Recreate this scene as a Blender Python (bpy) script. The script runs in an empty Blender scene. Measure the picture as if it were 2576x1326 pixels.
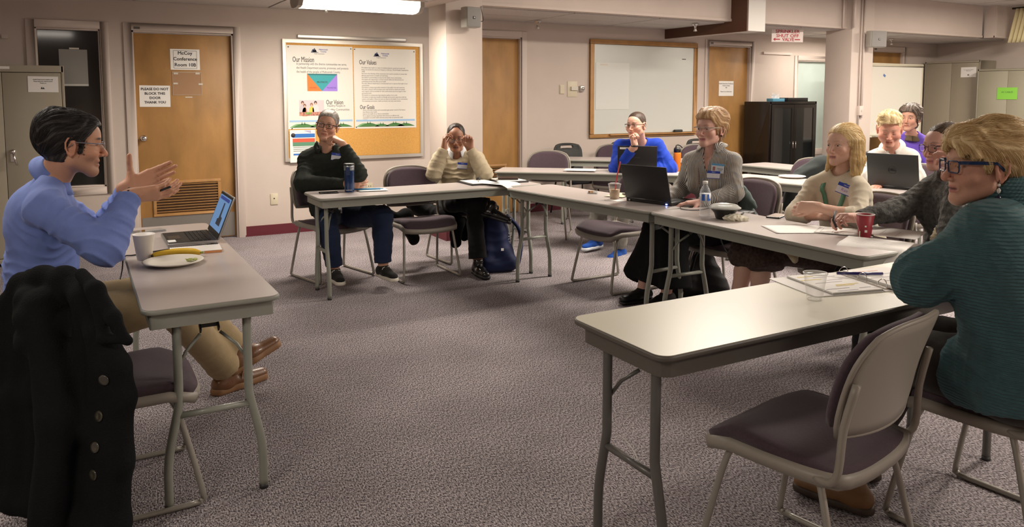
import bpy, bmesh, math, random
import numpy as np
from mathutils import Vector, Matrix
R_ = math.radians
PI = math.pi
scn = bpy.context.scene
COL = scn.collection

# ------------------------------------------------------------------ camera
# room axes: +X along the long back wall to the right, +Y into that wall, floor at z = 0
FPX, CXP, CYP, EYE = 1935.0, 1288.0, 410.0, 1.46
PITCH = math.atan(170 / FPX); YAW = R_(29.5)
cam_d = bpy.data.cameras.new('camera'); cam = bpy.data.objects.new('camera', cam_d); COL.objects.link(cam)
cam_d.sensor_fit = 'HORIZONTAL'; cam_d.sensor_width = 36.0; cam_d.lens = 36.0 * FPX / 2576.0
cam_d.shift_y = (CYP - 663.0) / 2576.0
cam_d.clip_start = 0.05; cam_d.clip_end = 60
cam.location = (0, 0, EYE)
cam.rotation_euler = (PI / 2 - PITCH, 0, -YAW)
scn.camera = cam

# ------------------------------------------------------------------ world, lamps, exposure
scn.view_settings.view_transform = 'Standard'; scn.view_settings.look = 'None'
scn.view_settings.gamma = 1.0; scn.view_settings.use_curve_mapping = False
scn.view_settings.exposure = 0.48
wd = bpy.data.worlds.new('world'); scn.world = wd; wd.use_nodes = True
wd.node_tree.nodes['Background'].inputs[0].default_value = (0.9, 0.8, 0.7, 1)
wd.node_tree.nodes['Background'].inputs[1].default_value = 0.30

def area(name, loc, sx, sy, power, col=(1, .83, .66), rot=(0, 0, 0)):
    l = bpy.data.lights.new(name, 'AREA'); l.shape = 'RECTANGLE'; l.size = sx; l.size_y = sy
    l.energy = power; l.color = col
    o = bpy.data.objects.new(name, l); COL.objects.link(o); o.location = loc; o.rotation_euler = rot
    return o
WARM = (1, .895, .775)
# fluorescent fixtures of the low ceiling on the left and of the higher main ceiling (mostly outside the frame), with some fill lamps added
area('lamp_low_ceiling', (2.2, 6.75, 2.21), 1.15, .22, 50, WARM)
for _x, _y, _p in ((4.9, 4.9, 90), (8.0, 4.9, 100), (11.0, 4.9, 100), (2.6, 1.9, 105), (5.6, 1.9, 80), (8.6, 1.9, 80)):
    area('lamp_main_ceiling', (_x, _y, 2.78), 1.2, .3, _p, WARM)
for _x, _y, _p in ((-1.4, 1.0, 34), (1.2, -1.3, 85), (4.6, -1.3, 85), (-.6, 4.2, 22)):  # unseen fill lamps, added to brighten the faces
    area('lamp_added_fill', (_x, _y, 2.30 if _x < 1 else 2.78), 1.2, .6, _p, WARM)
area('lamp_alcove', (9.9, 7.6, 2.30), 1.2, .3, 16, WARM)

def ray(u, v):
    x = (u - CXP) / FPX; y = -(v - CYP) / FPX
    Y = math.cos(PITCH) + y * math.sin(PITCH); Z = -math.sin(PITCH) + y * math.cos(PITCH)
    return Vector((x * math.cos(YAW) + Y * math.sin(YAW), -x * math.sin(YAW) + Y * math.cos(YAW), Z))
def at(u, v, d):                       # point of the room at distance d (metres of depth) along a sight line
    return Vector((0, 0, EYE)) + ray(u, v) * d
def onz(u, v, z):
    r = ray(u, v); return Vector((0, 0, EYE)) + r * ((z - EYE) / r.z)

# ------------------------------------------------------------------ naming
def tag(o, label=None, cat=None, group=None, kind=None):
    if label: o['label'] = label
    if cat: o['category'] = cat
    if group: o['group'] = group
    if kind: o['kind'] = kind
    return o
def empty(name, loc=(0, 0, 0), rz=0.0, label=None, cat=None, group=None, parent=None, kind=None):
    o = bpy.data.objects.new(name, None); COL.objects.link(o); o.empty_display_size = .1
    o.location = loc; o.rotation_euler = (0, 0, rz)
    if parent: o.parent = parent
    return tag(o, label, cat, group, kind)
def copy_tree(o, parent=None):
    c = o.copy(); COL.objects.link(c); c.parent = parent
    for ch in list(o.children): copy_tree(ch, c)
    return c

# ------------------------------------------------------------------ materials
MATS = {}
def mat(name, col=(.8, .8, .8), rough=.6, metal=0, bump=0, bscale=60, var=0, vscale=8, spec=None, trans=0, ior=1.45,
        emit=0, alpha=1, attr=False, sheen=0, coat=0, stretch=None, sss=0):
    if name in MATS: return MATS[name]
    m = bpy.data.materials.new(name); m.use_nodes = True; nt = m.node_tree; N = nt.nodes; L = nt.links
    b = N['Principled BSDF']; I = b.inputs
    I['Base Color'].default_value = (*col, 1); I['Roughness'].default_value = rough; I['Metallic'].default_value = metal
    if spec is not None: I['Specular IOR Level'].default_value = spec
    if trans: I['Transmission Weight'].default_value = trans; I['IOR'].default_value = ior
    if alpha < 1: I['Alpha'].default_value = alpha
    if emit: I['Emission Color'].default_value = (*col, 1); I['Emission Strength'].default_value = emit
    if sheen: I['Sheen Weight'].default_value = sheen; I['Sheen Roughness'].default_value = .5
    if coat: I['Coat Weight'].default_value = coat
    if sss: I['Subsurface Weight'].default_value = sss; I['Subsurface Radius'].default_value = (.02, .008, .004)
    tc = N.new('ShaderNodeTexCoord'); src = tc.outputs['Object']
    if stretch:
        mp = N.new('ShaderNodeMapping'); mp.inputs['Scale'].default_value = stretch; L.new(src, mp.inputs['Vector']); src = mp.outputs[0]
    base = None
    if attr:
        a = N.new('ShaderNodeAttribute'); a.attribute_name = 'Col'; base = a.outputs['Color']; L.new(base, I['Base Color'])
    if var:
        n = N.new('ShaderNodeTexNoise'); n.inputs['Scale'].default_value = vscale; n.inputs['Detail'].default_value = 4
        L.new(src, n.inputs['Vector'])
        mx = N.new('ShaderNodeMix'); mx.data_type = 'RGBA'; mx.blend_type = 'MULTIPLY'; mx.inputs[0].default_value = 1
        rp = N.new('ShaderNodeMapRange'); rp.inputs[1].default_value = .3; rp.inputs[2].default_value = .7
        rp.inputs[3].default_value = 1 - var; rp.inputs[4].default_value = 1 + var
        L.new(n.outputs[0], rp.inputs[0])
        if base: L.new(base, mx.inputs[6])
        else: mx.inputs[6].default_value = (*col, 1)
        L.new(rp.outputs[0], mx.inputs[7]); L.new(mx.outputs[2], I['Base Color'])
    if bump:
        n = N.new('ShaderNodeTexNoise'); n.inputs['Scale'].default_value = bscale; n.inputs['Detail'].default_value = 3
        L.new(src, n.inputs['Vector'])
        bp = N.new('ShaderNodeBump'); bp.inputs['Strength'].default_value = bump; bp.inputs['Distance'].default_value = .004
        L.new(n.outputs[0], bp.inputs['Height']); L.new(bp.outputs[0], I['Normal'])
    MATS[name] = m
    return m
def nd(m): return m.node_tree.nodes, m.node_tree.links, m.node_tree.nodes['Principled BSDF'].inputs

# ------------------------------------------------------------------ mesh helpers
def link_mesh(name, me, m, parent=None, loc=None):
    o = bpy.data.objects.new(name, me); COL.objects.link(o)
    if m is not None and not me.materials: me.materials.append(m)
    if parent: o.parent = parent
    if loc is not None: o.location = loc
    return o
class MB:
    """collects shapes, then links them as one mesh"""
    def __init__(s): s.v = []; s.f = []; s.sm = []; s.mi = []; s.cur = 0
    def add(s, vs, fs, smooth=False):
        n = len(s.v); s.v += [tuple(v) for v in vs]
        for f in fs: s.f.append(tuple(n + i for i in f)); s.sm.append(smooth); s.mi.append(s.cur)
        return s
    def box(s, c, d, rz=0, M=None):
        x, y, z = d[0] / 2, d[1] / 2, d[2] / 2
        vs = [Vector((a, b, e)) for e in (-z, z) for b in (-y, y) for a in (-x, x)]
        Mx = M if M is not None else Matrix.Rotation(rz, 3, 'Z')
        vs = [Mx @ v + Vector(c) for v in vs]
        return s.add(vs, [(0, 2, 3, 1), (4, 5, 7, 6), (0, 1, 5, 4), (2, 6, 7, 3), (0, 4, 6, 2), (1, 3, 7, 5)])
    def bx(s, x0, x1, y0, y1, z0, z1):
        return s.box(((x0 + x1) / 2, (y0 + y1) / 2, (z0 + z1) / 2), (abs(x1 - x0), abs(y1 - y0), abs(z1 - z0)))
    def tube(s, pts, r, seg=8, closed=False, cap=True):
        pts = [Vector(p) for p in pts]; n = len(pts); rr = r if isinstance(r, (list, tuple)) else [r] * n
        vs = []; up = None
        for i, p in enumerate(pts):
            a = pts[i - 1] if (i > 0 or closed) else p; b = pts[(i + 1) % n] if (i < n - 1 or closed) else p
            t = (b - a)
            t = t.normalized() if t.length > 1e-9 else Vector((0, 0, 1))
            if up is None:
                up = Vector((0, 0, 1)) if abs(t.z) < .9 else Vector((1, 0, 0))
            u = (up - t * up.dot(t)); u = u.normalized() if u.length > 1e-6 else t.orthogonal().normalized()
            w = t.cross(u); up = u
            for k in range(seg):
                an = 2 * PI * k / seg; vs.append(p + (u * math.cos(an) + w * math.sin(an)) * rr[i])
        fs = []
        for i in range(n if closed else n - 1):
            j = (i + 1) % n
            for k in range(seg):
                k2 = (k + 1) % seg; fs.append((i * seg + k, i * seg + k2, j * seg + k2, j * seg + k))
        if cap and not closed:
            fs.append(tuple(range(seg - 1, -1, -1))); fs.append(tuple((n - 1) * seg + k for k in range(seg)))
        return s.add(vs, fs, True)
    def lathe(s, prof, seg=24, c=(0, 0, 0), M=None):
        vs = []; fs = []
        for r, z in prof:
            for k in range(seg):
                an = 2 * PI * k / seg; p = Vector((r * math.cos(an), r * math.sin(an), z))
                if M is not None: p = M @ p
                vs.append(p + Vector(c))
        for i in range(len(prof) - 1):
            for k in range(seg):
                k2 = (k + 1) % seg; fs.append((i * seg + k, i * seg + k2, (i + 1) * seg + k2, (i + 1) * seg + k))
        if prof[0][0] > 1e-4: fs.append(tuple(range(seg - 1, -1, -1)))
        if prof[-1][0] > 1e-4: fs.append(tuple((len(prof) - 1) * seg + k for k in range(seg)))
        return s.add(vs, fs, True)
    def prism(s, outline, z0, z1, smooth=False):
        n = len(outline); vs = [(x, y, z0) for x, y in outline] + [(x, y, z1) for x, y in outline]
        fs = [tuple(range(n - 1, -1, -1)), tuple(range(n, 2 * n))] + [(i, (i + 1) % n, n + (i + 1) % n, n + i) for i in range(n)]
        return s.add(vs, fs, smooth)
    def grid(s, nx, ny, fn, thick=0, smooth=True):
        vs = [Vector(fn(i / nx, j / ny)) for j in range(ny + 1) for i in range(nx + 1)]
        fs = [(j * (nx + 1) + i, j * (nx + 1) + i + 1, (j + 1) * (nx + 1) + i + 1, (j + 1) * (nx + 1) + i) for j in range(ny) for i in range(nx)]
        if thick:
            n = len(vs); nr = [Vector((0, 0, 0)) for _ in vs]
            for f in fs:
                q = (vs[f[1]] - vs[f[0]]).cross(vs[f[3]] - vs[f[0]])
                for i in f: nr[i] += q
            vs2 = [v - (q.normalized() if q.length > 0 else q) * thick for v, q in zip(vs, nr)]
            fs2 = [tuple(n + i for i in reversed(f)) for f in fs]
            rim = [i for i in range(nx + 1)] + [(j) * (nx + 1) + nx for j in range(1, ny + 1)] + [ny * (nx + 1) + i for i in range(nx - 1, -1, -1)] + [j * (nx + 1) for j in range(ny - 1, 0, -1)]
            fs3 = [(rim[i], n + rim[i], n + rim[(i + 1) % len(rim)], rim[(i + 1) % len(rim)]) for i in range(len(rim))]
            vs += vs2; fs += fs2 + fs3
        return s.add(vs, fs, smooth)
    def mesh(s, name):
        me = bpy.data.meshes.new(name); me.from_pydata(s.v, [], s.f)
        me.polygons.foreach_set('use_smooth', s.sm); me.polygons.foreach_set('material_index', s.mi); me.update()
        bm = bmesh.new(); bm.from_mesh(me); bmesh.ops.recalc_face_normals(bm, faces=bm.faces); bm.to_mesh(me); bm.free()
        return me
    def build(s, name, m, parent=None, bevel=0, bseg=2, loc=None, sharp=None):
        me = s.mesh(name)
        if isinstance(m, (list, tuple)):
            for q in m: me.materials.append(q)
            m = None
        if bevel:
            bm = bmesh.new(); bm.from_mesh(me)
            bmesh.ops.remove_doubles(bm, verts=bm.verts, dist=1e-6)
            es = [e for e in bm.edges if len(e.link_faces) == 2 and e.calc_face_angle(0) > (sharp or .6)]
            bmesh.ops.bevel(bm, geom=es, offset=bevel, segments=bseg, affect='EDGES', clamp_overlap=True, profile=.5)
            for f in bm.faces: f.smooth = True
            bm.to_mesh(me); bm.free()
            me.set_sharp_from_angle(angle=R_(50))
        return link_mesh(name, me, m, parent, loc)
def rrect(w, h, r, n=5, cx=0, cy=0):
    o = []
    for sx, sy, a0 in ((1, -1, -90), (1, 1, 0), (-1, 1, 90), (-1, -1, 180)):
        for i in range(n + 1):
            a = R_(a0 + 90 * i / n); o.append((cx + sx * (w / 2 - r) + r * math.cos(a), cy + sy * (h / 2 - r) + r * math.sin(a)))
    return o
def smooth_path(pts, n=4):
    pts = [Vector(p) for p in pts]; out = []
    for i in range(len(pts) - 1):
        p0 = pts[max(i - 1, 0)]; p1 = pts[i]; p2 = pts[i + 1]; p3 = pts[min(i + 2, len(pts) - 1)]
        for k in range(n):
            t = k / n
            out.append(.5 * ((2 * p1) + (p2 - p0) * t + (2 * p0 - 5 * p1 + 4 * p2 - p3) * t * t + (3 * p1 - p0 - 3 * p2 + p3) * t ** 3))
    return out + [pts[-1]]
def text(name, body, size, m, loc, rot, parent=None, align='CENTER', bold=0, ext=.0004, width=None, space=1.0):
    """lettering as a mesh; size is the cap height times about 1.4"""
    c = bpy.data.curves.new(name, 'FONT'); c.body = body; c.size = size; c.align_x = align; c.align_y = 'CENTER'
    c.extrude = ext; c.space_line = space; c.resolution_u = 2
    o = bpy.data.objects.new(name, c)
    me = bpy.data.meshes.new_from_object(o); bpy.data.objects.remove(o); me.materials.clear(); me.materials.append(m)
    if width and len(me.vertices):
        xs = [v.co.x for v in me.vertices]; w = max(xs) - min(xs)
        s = width / w if w > 0 else 1
        for v in me.vertices: v.co.x *= s
    if bold and len(me.vertices):
        bm = bmesh.new(); src = me.copy()
        for k, (dx, dy) in enumerate(((0, 0), (bold, 0), (-bold, 0), (0, bold), (0, -bold))):
            n0 = len(bm.verts); bm.from_mesh(src); bm.verts.ensure_lookup_table()
            for v in bm.verts[n0:]: v.co += Vector((dx, dy, k * .00002))
        bm.to_mesh(me); bm.free(); bpy.data.meshes.remove(src)
    ob = bpy.data.objects.new(name, me); COL.objects.link(ob)
    ob.location = loc; ob.rotation_euler = rot
    if parent: ob.parent = parent
    return ob
# ------------------------------------------------------------------ organic surfaces: smooth union of tapered limbs, meshed by surface nets
F32 = np.float32
def A3(v): return np.array([v[0], v[1], v[2]], dtype=np.float64)
class Pr:
    __slots__ = ('kind', 'a', 'b', 'ra', 'rb', 'k', 'op', 'ax', 'fs', 'c', 'R', 'M', 'r', 'fn')
def cap(a, b, ra, rb=None, k=.012, fl=None, op=1, kind='cap'):
    p = Pr(); p.kind = kind; p.a = A3(a); p.b = A3(b); p.ra = ra; p.rb = ra if rb is None else rb; p.k = k; p.op = op
    if fl is not None:
        ax = A3(fl[0]); p.ax = ax / np.linalg.norm(ax); p.fs = fl[1]
    else: p.ax = None; p.fs = 1
    p.c = (p.a + p.b) / 2; p.R = np.linalg.norm(p.b - p.a) / 2 + max(p.ra, p.rb) * max(1.0, 1.0 / p.fs) * 1.3
    return p
def fru(a, b, ra, rb=None, k=.004, fl=None, op=1): return cap(a, b, ra, rb, k, fl, op, 'fru')
def ell(c, r, R=None, k=.012, op=1):
    p = Pr(); p.kind = 'ell'; p.c = A3(c); p.r = A3(r); p.M = np.eye(3) if R is None else np.array(R, dtype=np.float64); p.k = k; p.op = op
    p.R = max(r)
    return p
def fnp(fn, c, R, k=.004, op=1):
    p = Pr(); p.kind = 'fn'; p.fn = fn; p.c = A3(c); p.R = R; p.k = k; p.op = op; return p
def pd(p, P):
    if p.kind == 'ell':
        q = (P - p.c) @ p.M.T
        k0 = np.sqrt(((q / p.r) ** 2).sum(1)) + 1e-9; k1 = np.sqrt(((q / (p.r ** 2)) ** 2).sum(1)) + 1e-9
        return k0 * (k0 - 1) / k1
    if p.kind == 'fn': return p.fn(P)
    ab = p.b - p.a; q = P - p.a
    if p.ax is not None:
        s = p.fs - 1
        q = q + np.outer(q @ p.ax, p.ax) * s; ab = ab + p.ax * (ab @ p.ax) * s
    L2 = ab @ ab
    if L2 < 1e-12: return np.sqrt((q * q).sum(1)) - p.ra
    h = q @ ab / L2
    if p.kind == 'cap':
        hc = np.clip(h, 0, 1); e = q - np.outer(hc, ab)
        return np.sqrt((e * e).sum(1)) - (p.ra + (p.rb - p.ra) * hc)
    e = q - np.outer(h, ab); L = math.sqrt(L2)
    dr = np.sqrt((e * e).sum(1)) - (p.ra + (p.rb - p.ra) * np.clip(h, 0, 1))
    da = np.maximum(-h, h - 1) * L
    return np.maximum(dr, da) + 0.0
def ev(prims, P):
    d = np.full(len(P), .3)
    for p in prims:
        x = pd(p, P)
        if p.op == 1:
            h = np.maximum(p.k - np.abs(d - x), 0) / p.k; d = np.minimum(d, x) - h * h * p.k * .25
        elif p.op == -1:
            x = -x; h = np.maximum(p.k - np.abs(d - x), 0) / p.k; d = np.maximum(d, x) + h * h * p.k * .25
        else:       # intersect
            h = np.maximum(p.k - np.abs(d - x), 0) / p.k; d = np.maximum(d, x) + h * h * p.k * .25
    return d
def sdf_mesh(name, prims, res, disp=None, pad=.02, cut=None):
    adds = [p for p in prims if p.op == 1]
    lo = np.min([p.c - p.R for p in adds], 0) - pad; hi = np.max([p.c + p.R for p in adds], 0) + pad
    B = 8; bs = B * res
    nb = np.ceil((hi - lo) / bs).astype(int) + 1
    g = np.stack(np.meshgrid(*[np.arange(n) for n in nb], indexing='ij'), -1).reshape(-1, 3)
    bc = lo + (g + .5) * bs - res * .5
    hd = bs * .87
    d0 = np.full(len(bc), .3)
    for s in range(0, len(bc), 20000): d0[s:s + 20000] = ev(prims, bc[s:s + 20000])
    keep = np.abs(d0) < hd * 1.9 + .012
    V = np.ones(tuple(nb * B), dtype=F32)
    ins = g[(~keep) & (d0 < 0)]
    for i, j, k in ins: V[i * B:i * B + B, j * B:j * B + B, k * B:k * B + B] = -1
    off = np.stack(np.meshgrid(*[np.arange(B)] * 3, indexing='ij'), -1).reshape(-1, 3) * res
    pc = np.array([p.c for p in prims]); pR = np.array([p.R + p.k for p in prims])
    V0 = []
    for (i, j, k), c in zip(g[keep], bc[keep]):
        dist = np.sqrt(((pc - c) ** 2).sum(1)) - pR - hd
        sub = [p for p, q in zip(prims, dist) if q < .03]
        if not sub: continue
        P = off + (lo + np.array([i, j, k]) * bs)
        d = ev(sub, P)
        if disp is not None: d = disp(P, d)
        V[i * B:i * B + B, j * B:j * B + B, k * B:k * B + B] = d.reshape(B, B, B)
    return nets(name, V, lo, res)
def nets(name, V, lo, res):
    S = V < 0
    c = S[:-1, :-1, :-1].astype(np.int8)
    for a, b, e in ((1, 0, 0), (0, 1, 0), (0, 0, 1), (1, 1, 0), (1, 0, 1), (0, 1, 1), (1, 1, 1)):
        c = c + S[a:S.shape[0] - 1 + a, b:S.shape[1] - 1 + b, e:S.shape[2] - 1 + e]
    mix = (c > 0) & (c < 8)
    I = np.argwhere(mix)
    idx = np.full(mix.shape, -1, dtype=np.int32); idx[mix] = np.arange(len(I))
    pos = np.zeros((len(I), 3)); cnt = np.zeros(len(I))
    cor = [(a, b, e) for a in (0, 1) for b in (0, 1) for e in (0, 1)]
    val = {q: V[I[:, 0] + q[0], I[:, 1] + q[1], I[:, 2] + q[2]] for q in cor}
    for q in cor:
        for ax in range(3):
            if q[ax] == 0:
                r = list(q); r[ax] = 1; r = tuple(r)
                va, vb = val[q], val[r]; m = (va < 0) != (vb < 0)
                t = np.clip(va / np.where(m, va - vb, 1), 0, 1)
                p = np.zeros((len(I), 3)); p += q; p[:, ax] = t
                pos[m] += p[m]; cnt[m] += 1
    pos = pos / np.maximum(cnt, 1)[:, None]
    verts = lo + (I + pos) * res
    Q = []
    for ax in range(3):
        o1, o2 = (ax + 1) % 3, (ax + 2) % 3
        s0 = [slice(1, -1)] * 3; s0[ax] = slice(0, -1); s1 = list(s0); s1[ax] = slice(1, None)
        a = S[tuple(s0)]; b = S[tuple(s1)]; ch = a != b
        J = np.argwhere(ch); J[:, o1] += 1; J[:, o2] += 1
        fl = a[ch]
        def cell(d1, d2):
            K = J.copy(); K[:, o1] -= d1; K[:, o2] -= d2
            return idx[K[:, 0], K[:, 1], K[:, 2]]
        q = np.stack([cell(1, 1), cell(0, 1), cell(0, 0), cell(1, 0)], 1)
        q[~fl] = q[~fl][:, ::-1]
        Q.append(q)
    Q = np.concatenate(Q); Q = Q[(Q >= 0).all(1)]
    return np_mesh(name, verts, Q)
def np_mesh(name, verts, Q):
    me = bpy.data.meshes.new(name); n = len(Q)
    me.vertices.add(len(verts)); me.vertices.foreach_set('co', verts.astype(F32).ravel())
    me.loops.add(n * 4); me.loops.foreach_set('vertex_index', Q.astype(np.int32).ravel())
    me.polygons.add(n); me.polygons.foreach_set('loop_start', np.arange(0, n * 4, 4, dtype=np.int32))
    me.polygons.foreach_set('use_smooth', np.ones(n, dtype=bool)); me.update(calc_edges=True)
    return me
def get_co(me):
    a = np.empty(len(me.vertices) * 3, dtype=F32); me.vertices.foreach_get('co', a); return a.reshape(-1, 3).astype(np.float64)
def set_col(me, C):
    a = me.color_attributes.new('Col', 'FLOAT_COLOR', 'POINT')
    a.data.foreach_set('color', np.concatenate([C, np.ones((len(C), 1))], 1).astype(F32).ravel())
def decimate(me, ratio):
    o = bpy.data.objects.new('tmp', me); COL.objects.link(o)
    md = o.modifiers.new('d', 'DECIMATE'); md.ratio = ratio
    dg = bpy.context.evaluated_depsgraph_get(); m2 = bpy.data.meshes.new_from_object(o.evaluated_get(dg))
    bpy.data.objects.remove(o); bpy.data.meshes.remove(me)
    m2.polygons.foreach_set('use_smooth', np.ones(len(m2.polygons), dtype=bool))
    return m2
def sst(a, b, x):
    t = np.clip((x - a) / (b - a), 0, 1); return t * t * (3 - 2 * t)
def N3(P, s, ph=0.0):
    """cheap wavy noise in about -1..1"""
    x, y, z = P[:, 0] * s, P[:, 1] * s, P[:, 2] * s
    return (np.sin(x * 1.0 + 1.7 * np.sin(y * .8 + ph) + ph) * np.cos(y * 1.1 + 1.3 * np.sin(z * .9 + ph * 2)) +
            np.sin(z * 1.2 + 1.5 * np.sin(x * .7 + ph * 3) + 2 * ph) * .6) / 1.6
# ------------------------------------------------------------------ people
def nrm(v): v = Vector(v); return v.normalized()
class Fr:
    """a frame: origin, right, forward, up, scale"""
    def __init__(s, o, fw, up=(0, 0, 1), sc=1.0):
        s.o = Vector(o); s.f = nrm(fw); s.r = s.f.cross(Vector(up)).normalized(); s.u = s.r.cross(s.f).normalized(); s.s = sc
    def p(s, x, y, z): return s.o + (s.r * x + s.f * y + s.u * z) * s.s
    def v(s, x, y, z): return (s.r * x + s.f * y + s.u * z)
    def M(s): return [list(s.r), list(s.f), list(s.u)]
    def loc(s, P):      # world points -> local
        return (P - A3(s.o)) @ np.array(s.M()).T / s.s
def head_prims(H, o):
    """o: options face width fw, jaw, nose, cheek"""
    S = H.s; M = H.M(); fw = o.get('fw', 1.0); nz = o.get('nose', 1.0); jw = o.get('jaw', 1.0); ck = o.get('cheek', 1.0)
    def E(x, y, z, r, k=.012, op=1, R=None):
        return ell(H.p(x, y, z), [q * S for q in r], M if R is None else R, k * S, op)
    def C(a, b, ra, rb=None, k=.012, op=1): return cap(H.p(*a), H.p(*b), ra * S, (ra if rb is None else rb) * S, k * S, None, op)
    L = [E(0, -.018, .036, (.0755, .096, .084)),
         E(0, .026, -.012, (.064 * fw, .066, .088), .02),
         E(0, .045, .045, (.055, .048, .045), .02)]
    for s in (-1, 1):
        L += [C((s * .049 * fw, .002, -.060), (s * .013, .070, -.098 * jw), .019, .0155, .03),
              E(s * .041 * fw, .057, -.026, (.026 * ck, .026, .024), .02)]
    L += [E(0, .072, -.097 * jw, (.023 * fw, .020, .0175), .02),
          C((-.03, .078, .025), (.03, .078, .025), .013, None, .014)]
    for s in (-1, 1): L.append(E(s * .0315, .099, .005, (.0185, .0155, .0125), .012, -1))
    # nose
    L += [C((0, .086, .012), (0, .103 + .008 * nz, -.028), .0072, .0098 * nz, .012), E(0, .103 + .007 * nz, -.033, (.0098 * nz, .0100, .0085), .006)]
    for s in (-1, 1):
        L.append(E(s * .0115 * nz, .097, -.035, (.0075, .0105, .0068), .005))
        L.append(E(s * .0062, .105, -.0425, (.0034, .005, .003), .002, -1))
    # mouth
    mo = o.get('open', 0)
    L += [E(0, .0825, -.062, (.027, .013, .020), .012)]
    L += [C((-.021, .0825, -.0605), (0, .0925, -.0580), .0030, .0042, .004), C((.021, .0825, -.0605), (0, .0925, -.0580), .0030, .0042, .004),
          C((-.018, .0825, -.0665 - mo), (0, .0910, -.0685 - mo), .0032, .0050, .004), C((.018, .0825, -.0665 - mo), (0, .0910, -.0685 - mo), .0032, .0050, .004)]
    L += [C((-.024, .0865, -.0630 - mo / 2), (0, .0985, -.0632 - mo / 2), .0012 + mo * .45, .0016 + mo * .5, .003, -1), C((.024, .0865, -.0630 - mo / 2), (0, .0985, -.0632 - mo / 2), .0012 + mo * .45, .0016 + mo * .5, .003, -1)]
    # eyes (lids as a rounded bulge with the eyeball set in it)
    cl = o.get('closed', 0)
    for s in (-1, 1):
        L += [E(s * .0315, .0745, .005, (.0152, .0111, .0112), .004),
              C((s * .0205, .0835, .0078), (s * .0315, .0868, .0116), .0030, .0034, .003), C((s * .0315, .0868, .0116), (s * .044, .0795, .0078), .0034, .0028, .003),
              C((s * .0215, .0835, .0005), (s * .0315, .0850, -.0030), .0026, .0028, .003), C((s * .0315, .0850, -.0030), (s * .043, .079, .0015), .0028, .0024, .003)]
        if cl: L.append(E(s * .0315, .0765, .004, (.0145, .0118, .0115), .003))
    # ears
    for s in (-1, 1):
        a = H.v(s * .93, -.36, 0); b = H.v(-s * .0, 0, 1); fwd = b.cross(a) if s > 0 else a.cross(b)
        R = [list(a), list(fwd), list(b)]
        pts = [(-.010, -.028), (-.001, -.012), (.001, .006), (.000, .022), (-.008, .031), (-.020, .028), (-.026, .014), (-.025, -.004), (-.017, -.020), (-.010, -.029)]
        rim = [(s * (.0775 + .012 * (-(y) / .026) if y < 0 else .0775), y * 1.2 - .002, z * 1.2 - .006) for y, z in pts]
        for q, w in zip(rim[:-1], rim[1:]): L.append(C(q, w, .0036, None, .004))
        L.append(ell(H.p(s * .079, -.013, -.006), [.0052 * S, .0160 * S, .0305 * S], R, .006 * S))
        L.append(E(s * .0835, -.012, .001, (.0048, .0078, .0110), .004, -1, None))
        L.append(E(s * .0765, -.006, -.030, (.005, .006, .008), .004))
    return L
def hand_prims(W, d, n, side, curl=(.3, .3, .3, .3), spread=.06, thumb=(.75, .35, .5), sc=1.0, tcurl=.3):
    """wrist point, finger direction, palm normal, side +1/-1 = thumb along d x n * side; returns prims and finger tips"""
    d = nrm(d); n = Vector(n); n = (n - d * n.dot(d)).normalized(); t = d.cross(n).normalized() * side
    W = Vector(W); L = []; tips = []
    offs = (.030, .0105, -.0095, -.0275); kn = (.090, .094, .088, .078)
    segs = ((.043, .025, .021), (.048, .029, .022), (.044, .027, .021), (.034, .020, .019)); rad = (.0097, .0099, .0095, .0085)
    L.append(cap(W - d * .02 * sc, W + d * .030 * sc, .0245 * sc, .027 * sc, .02, (n, 1.45)))
    for i in range(4):
        kb = W + (d * kn[i] + t * offs[i]) * sc
        L.append(cap(W + (d * .018 + t * offs[i] * .55) * sc, kb, .0150 * sc, .0118 * sc, .016))
        fd = (d + t * offs[i] * (spread / .03)).normalized(); p = kb; nn = n; ang = 0
        c = curl[i]; c = c if isinstance(c, (tuple, list)) else (c, c * 1.15, c * .8)
        r = rad[i] * sc
        for j in range(3):
            ang += c[j]; q = p + (fd * math.cos(ang) + nn * math.sin(ang)) * segs[i][j] * sc
            L.append(cap(p, q, r, r * .93, .0030)); L.append(ell(p, [r * 1.05] * 3, None, .003)); r *= .92; p = q
        tips.append(p)
    # thumb leaves the side of the palm near its base
    tb = W + (d * .022 + t * .024 + n * .006) * sc
    td = (d * thumb[1] + t * thumb[0] + n * thumb[2]).normalized()
    L.append(cap(W + (d * .012 + t * .010 + n * .008) * sc, tb + td * .020 * sc, .0165 * sc, .0150 * sc, .014))
    p = tb; r = .0118 * sc; cur = td; tow = (d * .8 - t * .35 + n * .35).normalized()
    for j, sg in enumerate((.037, .030, .025)):
        q = p + cur * sg * sc; L.append(cap(p, q, r * (1.15 if j == 0 else 1), r * .95, .004)); r *= .93; p = q
        cur = (cur * (1 - tcurl) + tow * tcurl).normalized()
    tips.append(p)
    return L, tips

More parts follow.
